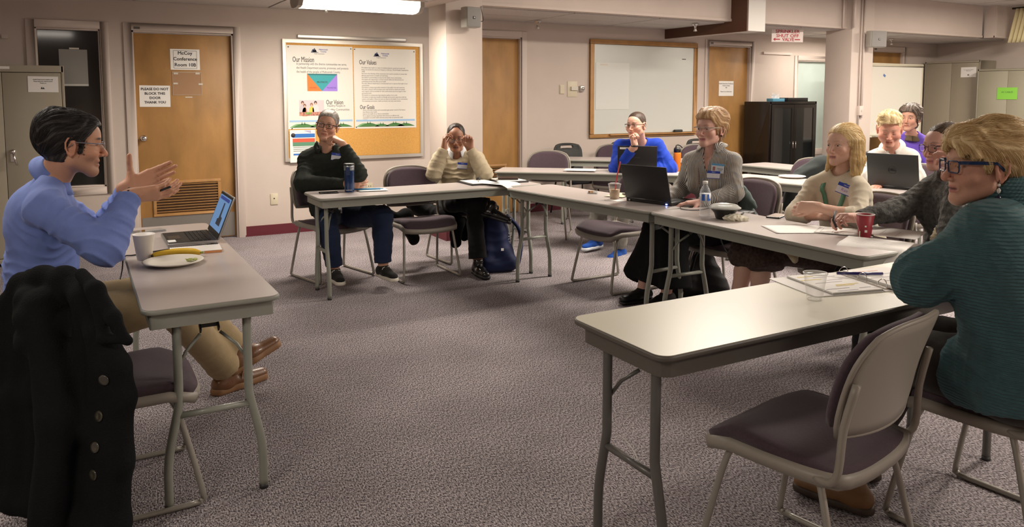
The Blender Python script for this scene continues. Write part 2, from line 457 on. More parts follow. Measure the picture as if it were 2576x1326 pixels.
def body_prims(J, o):
    """torso, neck and limbs; J holds joints as Vectors"""
    g = o.get('girth', 1.0); fem = o.get('fem', 0); lb = o.get('limb', 1.0)
    nb, ch, pv = J['nb'], J['ch'], J['pv']; SL, SR = J['sl'], J['sr']; lat = (SR - SL).normalized()
    up = (nb - pv).normalized(); fwd = up.cross(lat).normalized()           # right x ... -> forward
    if fwd.dot(J['facing']) < 0: fwd = -fwd
    sw = (SR - SL).length / 2
    L = []
    L.append(cap(pv - lat * .075, pv + lat * .075, .112 * g, None, .05, (fwd, 1.05)))
    wz = pv.lerp(ch, .45)
    L.append(cap(pv - lat * .05 + up * .03, wz - lat * .045, .108 * g, .102 * g, .05, (fwd, 1.08)))
    L.append(cap(pv + lat * .05 + up * .03, wz + lat * .045, .108 * g, .102 * g, .05, (fwd, 1.08)))
    if o.get('belly'): L.append(ell(pv.lerp(ch, .35) + fwd * .055, [.13 * o['belly']] * 3, None, .06))
    for s in (-1, 1):
        L.append(cap(wz + lat * s * .045, ch + lat * s * sw * .42, .102 * g, .108 * g, .05, (fwd, 1.12)))
    L.append(cap(ch - lat * sw * .45 + up * .05, ch + lat * sw * .45 + up * .05, .098 * g, None, .05, (fwd, 1.15)))
    for s, S in ((-1, SL), (1, SR)):
        L.append(cap(ch + up * .07 + lat * s * .04, S - up * .015, .064, .040 * lb, .035))
        L.append(cap(nb + up * .012 + lat * s * .02, S - up * .006, .036, .030 * lb, .035))
        if fem: L.append(ell(ch + lat * s * .075 + fwd * .085 - up * .03, [.062 * fem, .058 * fem, .060 * fem], [list(lat), list(fwd), list(up)], .035))
    return L, lat, fwd, up
def limb_prims(J, o, parts=('arm', 'leg')):
    lb = o.get('limb', 1.0); L = []; UPZ = Vector((0, 0, 1))
    if 'arm' in parts:
        for q in 'lr':
            S, E_, W = J['s' + q], J['e' + q], J['w' + q]
            L += [cap(S - UPZ * .012, E_, .043 * lb, .036 * lb, .03), cap(E_, E_.lerp(W, .35), .039 * lb, .040 * lb, .02), cap(E_.lerp(W, .35), W, .040 * lb, .0265 * (.5 + lb / 2), .02)]
    if 'leg' in parts:
        for q in 'lr':
            if 'h' + q not in J: continue
            H_, K, A = J['h' + q], J['k' + q], J['a' + q]
            L += [cap(H_, K, .088 * lb, .060 * lb, .05), cap(K, K.lerp(A, .35), .056 * lb, .058 * lb, .03), cap(K.lerp(A, .35), A, .058 * lb, .038, .03)]
            fd = J.get('f' + q, Vector((0, 1, 0)))
            L += [cap(A - Vector((0, 0, .03)), A - Vector((0, 0, .052)) + fd * .11, .028, .022, .02)]
    return L
def folds(J, amp, o=0.0):
    """cloth folds: creases that ring the limbs near elbow, armpit, waist and knee, over a shallow sway"""
    foc = []
    for q in 'lr':
        S, E_, W = J['s' + q], J['e' + q], J['w' + q]
        foc += [(E_, .11, (W - E_), 1.0), (E_.lerp(W, .6), .10, (W - E_), .55), (S.lerp(E_, .35), .12, (E_ - S), .55), (S.lerp(J['pv'], .22), .10, (E_ - J['pv']), .5)]
        if 'k' + q in J: foc += [(J['k' + q], .12, J['a' + q] - J['k' + q], .9), (J['h' + q], .14, J['k' + q] - J['h' + q], .7), (J['k' + q].lerp(J['a' + q], .8), .12, J['a' + q] - J['k' + q], .7)]
    foc.append((J['pv'] + Vector((0, 0, .12)), .20, J['nb'] - J['pv'], .9))
    foc = [(A3(a), b, A3(Vector(c).normalized()), w) for a, b, c, w in foc]
    def f(P, d):
        x = (N3(P, 17, o + 2) * .5 + N3(P, 38, o) * .25) * amp
        wp = N3(P, 26, o + 4) * 1.3 + N3(P, 11, o + 1) * 1.6
        for i, (c, r, ax, w) in enumerate(foc):
            q = P - c; g = (q * q).sum(1)
            if g.min() > r * r * 4: continue
            ww = np.exp(-g / (r * r)) * w
            cr = 1 - np.abs(np.sin((q @ ax) * 62 + wp + i)); x = x + amp * ww * (cr ** 1.6 * 1.5 - .45)
        return d - x
    return f
def elp(H, c, r):
    def f(P):
        q = H.loc(P) - np.array(c); r_ = np.array(r)
        k0 = np.sqrt(((q / r_) ** 2).sum(1)) + 1e-9; k1 = np.sqrt(((q / r_ ** 2) ** 2).sum(1)) + 1e-9
        return k0 * (k0 - 1) / k1 * H.s
    return f
def hair_mesh(name, H, style, o):
    """hair hugging the skull; thickness is a function of the place on the head, plus extra locks"""
    e1 = elp(H, (0, -.018, .036), (.0755, .096, .084)); e2 = elp(H, (0, .010, -.03), (.064, .075, .080))
    st = style
    def th(p):
        x, y, z = p[:, 0], p[:, 1], p[:, 2]; ax = np.abs(x)
        hl = st.get('line', .072)                      # hairline height on the forehead
        # border: front above hl; sides: behind a line by the ear; back down to the nape
        side = st.get('side', .030); nape = st.get('nape', -.075)
        # zfront(y): lowest hair height as y goes from forehead back to the ear and nape
        yy = y + (st.get('part', 0) * x)
        zlow = np.where(y > .02, hl - (hl - .030) * sst(.085, .035, y) * sst(.030, .062, ax + (.085 - y) * .25), .030)
        zlow = np.where(y <= .035, zlow + (st.get('burn', -.02) - .030) * sst(.045, .022, y), zlow)
        zlow = np.where(y <= .012, np.maximum(zlow * 0 + .016, st.get('burn', -.02) * 0 + .016) * sst(-.03, -.018, y) + np.minimum(zlow, nape) * (1 - sst(-.03, -.018, y)), zlow) if st.get('ears', 1) else zlow
        m = sst(-.006, .006, z - zlow)
        t = st.get('t', .008) + st.get('top', .0) * sst(.04, .11, z) + st.get('front', 0) * sst(.03, .09, y) * sst(.05, .09, z) + st.get('back', 0) * sst(-.02, -.09, y)
        t = t * (1 - st.get('fade', 0) * sst(.07, .0, z))
        if st.get('bald'): m = m * (1 - sst(.0, .03, y + .02) * sst(.052, .038, ax)) 
        return t * m - .012 * (1 - m)
    sf = st.get('sf', 90); sa = st.get('sa', .0022); fl = np.array(st.get('flow', (1, .35, .35)))
    def strand(p):
        w = .012 * np.sin(p[:, 1] * 38 + p[:, 2] * 21) + .008 * np.sin(p[:, 0] * 60 + 1)
        sd_ = sst(.025, .06, np.abs(p[:, 0])); q = (p[:, 0] + w) * (1 - sd_) + (p[:, 2] * .8 - p[:, 1] * .5 + w) * sd_
        return np.sin(q * sf * 2.4) * .5 + np.sin(q * sf * 5.1 + 2 + p[:, 2] * 30) * .35 + np.sin(q * sf * 9 + p[:, 1] * 50) * .2
    def f(P):
        p = H.loc(P); d = np.minimum(e1(P), e2(P)); t = th(p)
        return d - t * H.s
    L = [fnp(f, H.p(0, 0, 0), .16 * H.s, .004)]
    for q in st.get('locks', ()):
        a, b, ra, rb = q[:4]; k = q[4] if len(q) > 4 else .015
        L.append(cap(H.p(*a), H.p(*b), ra * H.s, rb * H.s, k, None, 1))
    for a, b, ra, rb in st.get('cuts', ()): L.append(cap(H.p(*a), H.p(*b), ra * H.s, rb * H.s, .006, None, -1))
    def disp(P, d): return d - sa * strand(H.loc(P))
    me = sdf_mesh(name, L, st.get('res', .004), disp)
    if st.get('strands'):
        rs = np.random.RandomState(7); co = get_co(me); ns = st['strands']
        pl = H.loc(co); ok = np.where((pl[:, 2] > st.get('smin', -.02)))[0]
        X = co[rs.choice(ok, ns)]; Mr = np.array(H.M()); lift = rs.uniform(.0002, st.get('lift', .0022), ns)
        def fl_(p):
            d = np.zeros_like(p); dn = sst(.10, .03, p[:, 2])[:, None]; sg = np.sign(p[:, 0])[:, None]
            k = st.get('sdir', (0, -1, 0)); d += np.array(k) * (1 - dn) + dn * (np.array([0, st.get('sback', -.45), -1.]))
            d[:, 0] += (sg[:, 0] * .35 * (1 - dn[:, 0])) + .35 * np.sin(p[:, 1] * 60 + p[:, 2] * 45) * st.get('mess', .4) + rs.normal(0, .16 * st.get('mess', .4) + .04, len(p))
            d[:, 2] += rs.normal(0, .12 * st.get('mess', .4), len(p))
            return d / np.linalg.norm(d, axis=1)[:, None]
        seg = []; cur = X.copy(); e = .002
        for i in range(8):
            def g(Q): return ev(L, Q)
            d0 = g(cur); G = np.stack([g(cur + np.eye(3)[a] * e) - d0 for a in range(3)], 1) / e
            G /= np.linalg.norm(G, axis=1)[:, None] + 1e-9
            cur = cur - G * (d0 - lift * (1 + i * .12 * st.get('mess', .4)))[:, None]; seg.append(cur.copy())
            dv = fl_(H.loc(cur)) @ Mr; dv = dv - G * (dv * G).sum(1)[:, None]; dv /= np.linalg.norm(dv, axis=1)[:, None] + 1e-9
            cur = cur + dv * st.get('slen', .0085)
        seg = np.array(seg); n8 = len(seg); r_ = st.get('sr', .0008)
        vs = []; Qs = []
        T = np.gradient(seg, axis=0); T /= np.linalg.norm(T, axis=2)[:, :, None] + 1e-9
        Uv = np.cross(T, rs.normal(size=(1, ns, 3))); Uv /= np.linalg.norm(Uv, axis=2)[:, :, None] + 1e-9; Wv = np.cross(T, Uv)
        for k in range(3):
            a = 2 * PI * k / 3; tp = (1 - (np.arange(n8) / (n8 - 1)) ** 3 * .8)[:, None, None]
            vs.append(seg + (Uv * math.cos(a) + Wv * math.sin(a)) * r_ * tp)
        VV = np.stack(vs, 2)                   # n8, ns, 3, xyz
        idx = np.arange(n8 * ns * 3).reshape(n8, ns, 3)
        for k in range(3): Qs.append(np.stack([idx[:-1, :, k], idx[:-1, :, (k + 1) % 3], idx[1:, :, (k + 1) % 3], idx[1:, :, k]], -1).reshape(-1, 4))
        m2 = np_mesh('hair_strands', VV.reshape(-1, 3), np.concatenate(Qs))
        w_ = rs.rand(ns); c0_, c1_ = np.array(st['col']), np.array(st.get('col2', st['col'])); Cc = c0_[None] * (1 - w_)[:, None] + c1_[None] * w_[:, None] * 1.1
        zz = sst(.02, -.05, H.loc(X)[:, 2]) * st.get('rootamt', 0); Cc = Cc * (1 - zz)[:, None] + np.array(st.get('root', st['col']))[None] * zz[:, None]
        set_col(m2, np.clip(np.broadcast_to(Cc[None, :, None, :], VV.shape).reshape(-1, 3), 0, 1))
        st['_mesh2'] = m2
    p = H.loc(get_co(me)); s = strand(p)
    c0, c1 = np.array(st['col']), np.array(st.get('col2', st['col']))
    rt = np.array(st.get('root', st['col']))
    w = np.clip(.5 + .5 * s + .3 * N3(p, 60, 3), 0, 1)[:, None]
    C = c0 * (1 - w) + c1 * w
    r = (sst(.02, -.05, p[:, 2]) * st.get('rootamt', 0))[:, None]; C = C * (1 - r) + rt * r
    set_col(me, C)
    return me
def glasses(H, parent, st):
    m = mat(st['mat'], st['col'], .3, st.get('metal', 0)); gl = glass_thin()
    w, h, r = st.get('w', .047), st.get('h', .032), st.get('r', .008); y = .1065; z = st.get('z', .003); t = st.get('t', .0014)
    if st.get('held') is not None: y += st['held'][0]; z += st['held'][1]
    o = MB(); lens = MB()
    for s in (-1, 1):
        cx = s * (w / 2 + .009)
        rr = rrect(w, h, min(r, h / 2 - .001), 4)
        pts = [H.p(cx + a, y - abs(cx + a) ** 2 * 2.2, z + b) for a, b in rr]
        if st.get('top') == 1:
            hi = [q for q, (a, b) in zip(pts, rr) if b > -h * .1]; o.tube(pts, t * .6 * H.s, 6, True)
            o.tube([H.p(cx - w / 2, y - abs(cx - w / 2) ** 2 * 2.2, z + h * .42), H.p(cx, y - cx * cx * 2.2, z + h / 2), H.p(cx + w / 2, y - abs(cx + w / 2) ** 2 * 2.2, z + h * .42)], t * 1.6 * H.s, 6)
        else: o.tube(pts, t * H.s, 6, True)
        lens.add(pts, [tuple(range(len(pts)))])
        ex = s * (w + .009); yh = y - ex * ex * 2.2
        tt = st.get('tt', t)
        for dz in (0, tt * 1.6):
            o.tube([H.p(ex, yh, z + h * .33 + dz), H.p(s * .079, .07, z + h * .33 + dz), H.p(s * .0835, .0, z + .010 + dz), H.p(s * .082, -.022, z - .012 + dz)], tt * H.s, 6)
    o.tube([H.p(-.009, y, z + h * .2), H.p(0, y + .003, z + h * .28), H.p(.009, y, z + h * .2)], t * H.s, 6)
    g = o.build('glasses', m, parent); lens.build('lens', gl, g)
    return g
def glass_thin(name='clear_glass', col=(1, 1, 1), a=.10, rough=.03):
    if name in MATS: return MATS[name]
    m = mat(name, col, rough); N, L, I = nd(m)
    tr = N.new('ShaderNodeBsdfTransparent'); tr.inputs[0].default_value = (*[min(1, .9 + .1 * c) for c in col], 1)
    gl = N.new('ShaderNodeBsdfGlossy'); gl.inputs['Roughness'].default_value = rough
    fr = N.new('ShaderNodeFresnel'); fr.inputs[0].default_value = 1.45
    mr = N.new('ShaderNodeMath'); mr.operation = 'ADD'; mr.inputs[1].default_value = a * .3
    L.new(fr.outputs[0], mr.inputs[0])
    mx = N.new('ShaderNodeMixShader'); L.new(mr.outputs[0], mx.inputs[0]); L.new(tr.outputs[0], mx.inputs[1]); L.new(gl.outputs[0], mx.inputs[2])
    L.new(mx.outputs[0], N['Material Output'].inputs['Surface'])
    return m
def cloudy(name, fac=.3, col=(.9, .9, .88), rough=.15):
    if name in MATS: return MATS[name]
    m = mat(name, col, rough); N, L, I = nd(m); tr = N.new('ShaderNodeBsdfTransparent'); lw = N.new('ShaderNodeLayerWeight'); lw.inputs[0].default_value = .35
    a = N.new('ShaderNodeMath'); a.operation = 'MULTIPLY_ADD'; a.inputs[1].default_value = .45; a.inputs[2].default_value = fac; L.new(lw.outputs['Facing'], a.inputs[0])
    mx = N.new('ShaderNodeMixShader'); L.new(a.outputs[0], mx.inputs[0]); L.new(tr.outputs[0], mx.inputs[1]); L.new(N['Principled BSDF'].outputs[0], mx.inputs[2]); L.new(mx.outputs[0], N['Material Output'].inputs['Surface'])
    return m
def eyes(H, parent, iris=(.12, .07, .04), look=(0, 0)):
    for s in (-1, 1):
        n = 14; v = []; f = []
        r = .0125 * H.s; c = H.p(s * .0315, .0757, .005); D = H.v(look[0] + .02 * s, 1, look[1]).normalized()
        X = D.cross(H.u).normalized(); U = X.cross(D)
        cols = []
        rings = [0, .12, .2, .24, .46, .52, .7, 1.1, 1.7, 2.6, 3.1]
        for a in rings:
            for k in range(n):
                b = 2 * PI * k / n
                v.append(c + (D * math.cos(a) + (X * math.cos(b) + U * math.sin(b)) * math.sin(a)) * r)
                cols.append((.01, .01, .01) if a < .22 else (iris if a < .50 else (.40, .36, .33)))
        for i in range(len(rings) - 1):
            for k in range(n): f.append((i * n + k, (i + 1) * n + k, (i + 1) * n + (k + 1) % n, i * n + (k + 1) % n))
        b_ = MB().add(v, f, True); me = b_.mesh('eye'); set_col(me, np.array(cols))
        link_mesh('eye', me, mat('eye_surface', rough=.15, attr=True), parent)
def skin_cols(me, H, o):
    P = get_co(me); p = H.loc(P); x, y, z = p[:, 0], p[:, 1], p[:, 2]; ax = np.abs(x)
    base = np.array(o['skin']); C = np.tile(base, (len(P), 1))
    def mixc(w, c):
        nonlocal C
        w = np.clip(w, 0, 1)[:, None]; C = C * (1 - w) + np.array(c) * w
    red = np.array([base[0] * 1.02, base[1] * .78, base[2] * .74])
    hd = sst(.17, .14, np.sqrt((p ** 2).sum(1)))
    mixc(hd * np.exp(-((ax - .045) ** 2 / .0005 + (z + .028) ** 2 / .0007)) * (y > .02) * .5, red)
    mixc(hd * np.exp(-(ax ** 2 / .0002 + (z + .033) ** 2 / .0003)) * (y > .085) * .55, red)
    mixc(hd * (ax > .072) * sst(.03, -.0, y) * (z < .035) * (z > -.045) * .45, red)
    lip = o.get('lip', (base[0] * .82, base[1] * .52, base[2] * .50))
    mo = o.get('open', 0)
    lw = sst(.026, .018, ax) * (y > .076) * sst(-.0755 - mo, -.0725 - mo, z) * sst(-.0535, -.0560, z)
    mixc(hd * lw * .85, lip)
    mixc(hd * sst(.024, .019, ax) * (y > .074) * sst(.0030 + mo * .5, .0008 + mo * .4, np.abs(z + .0632 + mo / 2)) * .8, (.05, .015, .012))
    # brows
    br = np.abs(z - (.0285 + .004 * np.sin(np.clip((ax - .014) / .035, 0, 1) * PI)))
    mixc(hd * sst(.0052, .0026, br) * sst(.011, .016, ax) * sst(.054, .044, ax) * (y > .055) * o.get('browamt', .85), o.get('brow', (.04, .025, .02)))
    # lash line
    if not o.get('closed'):
        el = np.sqrt(((ax - .0318) / .0140) ** 2 + ((z - .0058) / .0072) ** 2)
        mixc(hd * np.exp(-((el - 1.12) / .13) ** 2) * (z > .004) * (y > .07) * .65, (.03, .02, .018))
    else:
        mixc(hd * (np.abs(z + .002 + .004 * np.cos((ax - .0315) * 90)) < .0013) * (ax > .019) * (ax < .045) * (y > .07) * .8, (.05, .03, .025))
    if o.get('stubble'):
        s = sst(-.030, -.050, z) * sst(-.02, .01, y) * sst(-.16, -.12, z)
        mixc(hd * s * o['stubble'], np.array(o.get('stubcol', (.06, .05, .045))))
    if o.get('aged'):
        w = (np.sin(z * 900) > .75) * (z > .045) * (z < .075) * (ax < .035) * (y > .06); mixc(hd * w * .12, base * .6)
    # finger tips and knuckles
    for t, r in o.get('_tips', []):
        w = np.exp(-((P - A3(t)) ** 2).sum(1) / (r * r)); mixc(w * .35, red)
    n = N3(P, 55, 1) * .035 + N3(P, 140, 4) * .02
    C = C * (1 + n[:, None])
    set_col(me, np.clip(C, 0, 1))

def skin_mat(name='skin_surface'):
    if name in MATS: return MATS[name]
    m = mat(name, rough=.48, attr=True, bump=.25, bscale=350, spec=.4, sss=.08)
    return m
def person(label, J, o, base=None):
    """J: joints in room coordinates. Returns the Empty; body first, then eyes, hair, clothing as its children."""
    J = {k: (Vector(v) if isinstance(v, (tuple, list, Vector)) and len(v) == 3 and k not in ('hd',) else v) for k, v in J.items()}
    root_p = Vector((J['pv'].x, J['pv'].y, 0))
    root = empty('person', root_p, 0, label, 'person')
    H = Fr(J['head'], J['hf'], J.get('hu', (0, 0, 1)), o.get('hs', 1.0))
    bp, lat, fwd, up = body_prims(J, o)
    neck = [cap(J['nb'] - up * .02, H.p(0, -.022, -.045), (.054 if not o.get('fem') else .047) * o.get('neck', 1), (.054 if not o.get('fem') else .046) * o.get('neck', 1), .02)]
    hp = head_prims(H, o); lp = limb_prims(J, o)
    hnd = []; tips = []
    for q, sd in (('l', -1), ('r', 1)):
        if 'hand' + q in J:
            a = J['hand' + q]; hl, tp = hand_prims(J['w' + q], a['d'], a['n'], a.get('side', 1), a.get('curl', (.3, .3, .3, .3)), a.get('spread', .05), a.get('thumb', (.75, .35, .5)), a.get('sc', o.get('handsc', 1.0)), a.get('tc', .3))
            hnd += hl; tips += [(t, .016) for t in tp]; J['tips' + q] = tp
    o['_tips'] = tips
    res = o.get('res', .005)
    slim = dict(o)
    me = sdf_mesh('body', bp + lp + neck + hp + hnd, res)
    skin_cols(me, H, o)
    def put(me_, m, nm, par=root):
        ob = link_mesh(nm, me_, m); ob.parent = par
        if par is root: ob.matrix_parent_inverse = Matrix.Translation(-root_p)
        return ob
    body = put(me, skin_mat(), 'body')
    if o.get('hair'):
        hm_ = hair_mesh('hair', H, o['hair'], o); ho_ = put(hm_, mat('hair_' + o['hair']['name'], rough=.45, attr=True, bump=.3, bscale=500, spec=.35), 'hair')
        if o['hair'].get('_mesh2'):
            q_ = link_mesh('hair_strands', o['hair']['_mesh2'], MATS['hair_' + o['hair']['name']], ho_); q_['kind'] = 'stuff'
    if 0: put(hair_mesh('hair', H, o['hair'], o), mat('hair_' + o['hair']['name'], rough=.42, attr=True, bump=.3, bscale=500, stretch=(1, .3, .3)), 'hair')
    hold = bpy.data.objects.new('tmp', None)
    kids = []
    def adopt(fn):
        before = set(COL.objects); fn(); new = [x for x in COL.objects if x not in before]
        for x in new:
            if x.parent is None: x.parent = root; x.matrix_parent_inverse = Matrix.Translation(-root_p)
    adopt(lambda: None if o.get('closed') else eyes(H, None, o.get('iris', (.12, .07, .04)), o.get('look', (0, 0))))
    if o.get('glasses'): adopt(lambda: glasses(H, None, o['glasses']))
    # ---- clothing
    T = o['top']; inf = T.get('inf', .012); oo = dict(o); cr = T.get('res', .0075)
    def inflate(L, t):
        R = []
        for p in L:
            q = Pr()
            for s in Pr.__slots__:
                if hasattr(p, s): setattr(q, s, getattr(p, s))
            if q.kind == 'ell': q.r = q.r + t; q.R += t
            else: q.ra += t * (p.fs ** .5); q.rb += t * (p.fs ** .5); q.R += t
            R.append(q)
        return R
    tp_ = inflate(bp, inf); aw = T.get('arm', .008); sl = T.get('sleeve', (1, 1)); lb = o.get('limb', 1.0)
    for q, f in (('l', sl[0]), ('r', sl[1])):
        S, E_, W = J['s' + q], J['e' + q], J['w' + q]
        tp_ += [cap(S - up * .012, E_, .043 * lb + inf, .037 * lb + inf + aw * .6, .03)]
        en = E_.lerp(W, f); u_ = (en - E_).normalized()
        r1 = .042 * lb + inf + aw * .5; r2 = max(.028, .042 * lb * (1 - f * .38)) + inf * .6 + aw * .2
        if f > .2: tp_ += [cap(E_, E_.lerp(en, .5), r1, (r1 + r2) / 2, .02), fru(E_.lerp(en, .45), en, (r1 + r2) / 2, r2, .012)]
        if T.get('cuff'): tp_ += [fru(en - u_ * T['cuff'], en, r2 + .002, r2 - .001, .003)]
    for a in T.get('extra', ()): tp_.append(a)
    # neck opening
    nu = (H.p(0, -.022, -.045) - J['nb']).normalized(); nr = (.054 if not o.get('fem') else .047) * o.get('neck', 1)
    opn = T.get('open', .008)
    if T.get('hole', 1): tp_.append(cap(J['nb'] + nu * .012, J['nb'] + nu * .25, nr + opn, nr + opn + .02, .01, None, -1))
    if T.get('vee'):
        a = J['nb'] + fwd * .055 * T.get('vw', 1) + up * .03; b = J['nb'] + fwd * (.10) - up * T['vee']
        tp_.append(cap(a, b, .042 * T.get('vw', 1), .006, .006, None, -1))
        tp_.append(cap(J['nb'] + fwd * .05 + up * .03, J['nb'] + fwd * .14 - up * T['vee'] * .7, .036 * T.get('vw', 1), .006, .006, None, -1))
    if T.get('hips'): tp_.insert(0, cap(J['pv'] - lat * .085 - up * .03, J['pv'] + lat * .085 - up * .03, T['hips'], None, .06)); tp_.insert(0, cap(J['pv'] - lat * .09, J['hl'].lerp(J['kl'], .25), T['hips'] - .005, T['hips'] - .03, .05)); tp_.insert(0, cap(J['pv'] + lat * .09, J['hr'].lerp(J['kr'], .25), T['hips'] - .005, T['hips'] - .03, .05))
    hz = T.get('hem', -.06)
    tp_.append(fnp(lambda P: -((P - A3(J['pv'])) @ A3(up) - hz), J['pv'], 9, .01, 0))
    amp = T.get('fold', .004); fo = folds(J, amp, T.get('seed', 1))
    ds = fo
    if T.get('rib'):
        rb = T['rib']
        def ds(P, d, fo=fo, rb=rb):
            d = fo(P, d); v = np.array(rb[2]) if len(rb) > 2 else np.array([0, 0, 1.])
            return d - rb[0] * np.sin((P @ v) * rb[1] + 3 * N3(P, 9, 2))
    if T.get('cable'):
        def ds(P, d, fo=fo):
            d = fo(P, d); q = N3(P, 70, 3) * np.abs(np.sin(P[:, 2] * 95 + P[:, 0] * 25)); return d - T['cable'] * q
    me = sdf_mesh('top', tp_, cr, ds)
    if T.get('colfn'): set_col(me, T['colfn'](get_co(me), J, H, fwd, lat, up))
    shirt = put(me, T['mat'], T.get('name', 'shirt'))
    B = o.get('bottom')
    if B and 'hl' in J:
        bt = []
        g = o.get('girth', 1)
        bt.append(cap(J['pv'] - lat * .08, J['pv'] + lat * .08, .119 * g, None, .05)); bt.append(cap(J['pv'] - lat * .05, J['pv'] - lat * .05 + up * .12, .115 * g, .108 * g, .04)); bt.append(cap(J['pv'] + lat * .05, J['pv'] + lat * .05 + up * .12, .115 * g, .108 * g, .04))
        for q in 'lr':
            H_, K, A = J['h' + q], J['k' + q], J['a' + q]; A2 = K.lerp(A, B.get('len', .95))
            bt += [cap(H_, K, .098 * lb, .072 * lb, .04), cap(K, K.lerp(A2, .4), .072 * lb, .066 * lb, .03), fru(K.lerp(A2, .35), A2, .067 * lb, B.get('cuffr', .062), .02)]
        if B.get('skirt'):
            K = (J['kl'] + J['kr']) / 2; A = (J['al'] + J['ar']) / 2; A2 = K.lerp(A, B.get('len', .9)); w = (J['kr'] - J['kl']).normalized()
            bt += [cap(J['hl'], J['kr'], .09, .07, .05), cap(J['hr'], J['kl'], .09, .07, .05)]
            for s in (-.5, 0, .5): bt.append(fru(K + w * s * .16, A2 + w * s * B['skirt'], .085, B.get('skr', .11), .05))
        me = sdf_mesh('bottom', bt, B.get('res', .009), folds(J, B.get('fold', .005), 7))
        put(me, B['mat'], B.get('name', 'trousers'))
    F = o.get('shoe')
    if F and 'hl' in J:
        for q in 'lr':
            A = J['a' + q]; fd = J['f' + q].normalized(); fu = J.get('fu' + q, Vector((0, 0, 1))); sd = fd.cross(fu).normalized(); fu = sd.cross(fd)
            Mx = [list(sd), list(fd), list(fu)]; hz_ = F.get('ht', .09)
            b0 = A - fu * hz_
            P_ = lambda x, y, z, s_=F.get('sc', 1): b0 + sd * x * s_ + fd * y * s_ + fu * z
            up_ = [cap(P_(0, -.045, .045), P_(0, .06, .042), .037, .038, .03), cap(P_(0, .06, .040), P_(0, .165, .034), .040, .034, .03, (fu, 1.25)), cap(P_(0, -.02, .05), A - fu * F.get('top', .02), .042, .043, .03)]
            up_.append(fnp(lambda P, b0=b0, fu=fu: -((P - A3(b0)) @ A3(fu) - .012), b0, 9, .006, 0))
            sh = put(sdf_mesh('shoe', up_, .0055), F['mat'], 'shoe')
            sole = [cap(P_(0, -.045, .012), P_(0, .05, .012), .041, .040, .03), cap(P_(0, .05, .012), P_(0, .162, .012), .044, .040, .03)]
            sole.append(fnp(lambda P, b0=b0, fu=fu: np.abs((P - A3(b0)) @ A3(fu) - F.get('sole', .014) ) - F.get('sole', .014), b0, 9, .004, 0))
            so = link_mesh('sole', sdf_mesh('sole', sole, .0055), F['smat']); so.parent = sh
            if F.get('lace'):
                mb = MB()
                for i in range(4):
                    y = .045 + i * .022; z = .083 - i * .008
                    mb.tube([P_(-.022, y, z - .008), P_(0, y + .006 * (-1) ** i, z + .002), P_(.022, y, z - .008)], .0032, 6)
                mb.tube([P_(0, .04, .088), P_(-.03, .05, .085), P_(-.035, .03, .06)], .003, 6); mb.tube([P_(0, .04, .088), P_(.03, .055, .085), P_(.036, .04, .055)], .003, 6)
                lc = mb.build('shoelace', F['lace']); lc.parent = sh
    return root, H, fwd, lat, up, shirt, J, put

def badge(H_, root, J, fwd, lat, up, side=-1, off=(.075, -.05), m_head=None, body_='', w=.09, h=.06, parent_put=None, dist=.135, tilt=0, nm='name_tag'):
    pass
# ------------------------------------------------------------------ colours
M_wall = mat('painted_wall', (.56, .48, .425), .75, bump=.10, bscale=180, var=.03, vscale=3)
M_trim = mat('painted_trim', (.60, .515, .46), .5)
M_base = mat('maroon_vinyl', (.12, .016, .026), .5)
M_tile = mat('ceiling_tile', (.56, .53, .50), .9, bump=.5, bscale=260, var=.06, vscale=60)
M_grid = mat('ceiling_grid', (.18, .16, .14), .6)
M_oak = mat('oak_veneer', (.37, .195, .060), .5, var=.16, vscale=3.2, stretch=(2.2, 2.2, .9), bump=.08, bscale=60)
M_oakd = mat('oak_frame', (.42, .22, .075), .45, var=.12, vscale=9)
M_cork = mat('cork', (.62, .33, .085), .9, var=.12, vscale=90, bump=.4, bscale=300)
M_alu = mat('aluminium', (.62, .60, .56), .35, .85)
M_chrome = mat('chrome', (.75, .72, .68), .18, 1)
M_steel = mat('brushed_kick_plate', (.36, .34, .31), .42, .75)
M_white = mat('white_board', (.62, .64, .60), .25, coat=.3)
M_paper = mat('paper', (.82, .80, .76), .7)
M_ink = mat('black_ink', (.03, .03, .035), .6)
M_grey_ink = mat('grey_ink', (.17, .17, .18), .7)
M_blue_ink = mat('blue_ink', (.03, .06, .35), .6)
M_brown = mat('brown_beam', (.085, .032, .014), .5)
M_cab = mat('beige_steel', (.33, .29, .22), .45)
M_cab2 = mat('greenish_beige_steel', (.30, .28, .21), .45)
M_black = mat('black_plastic', (.012, .012, .013), .4)
M_dark = mat('dark_room', (.022, .020, .018), .6)
M_ivory = mat('ivory_plastic', (.60, .54, .40), .4)
M_red = mat('red_ink', (.42, .03, .04), .6)

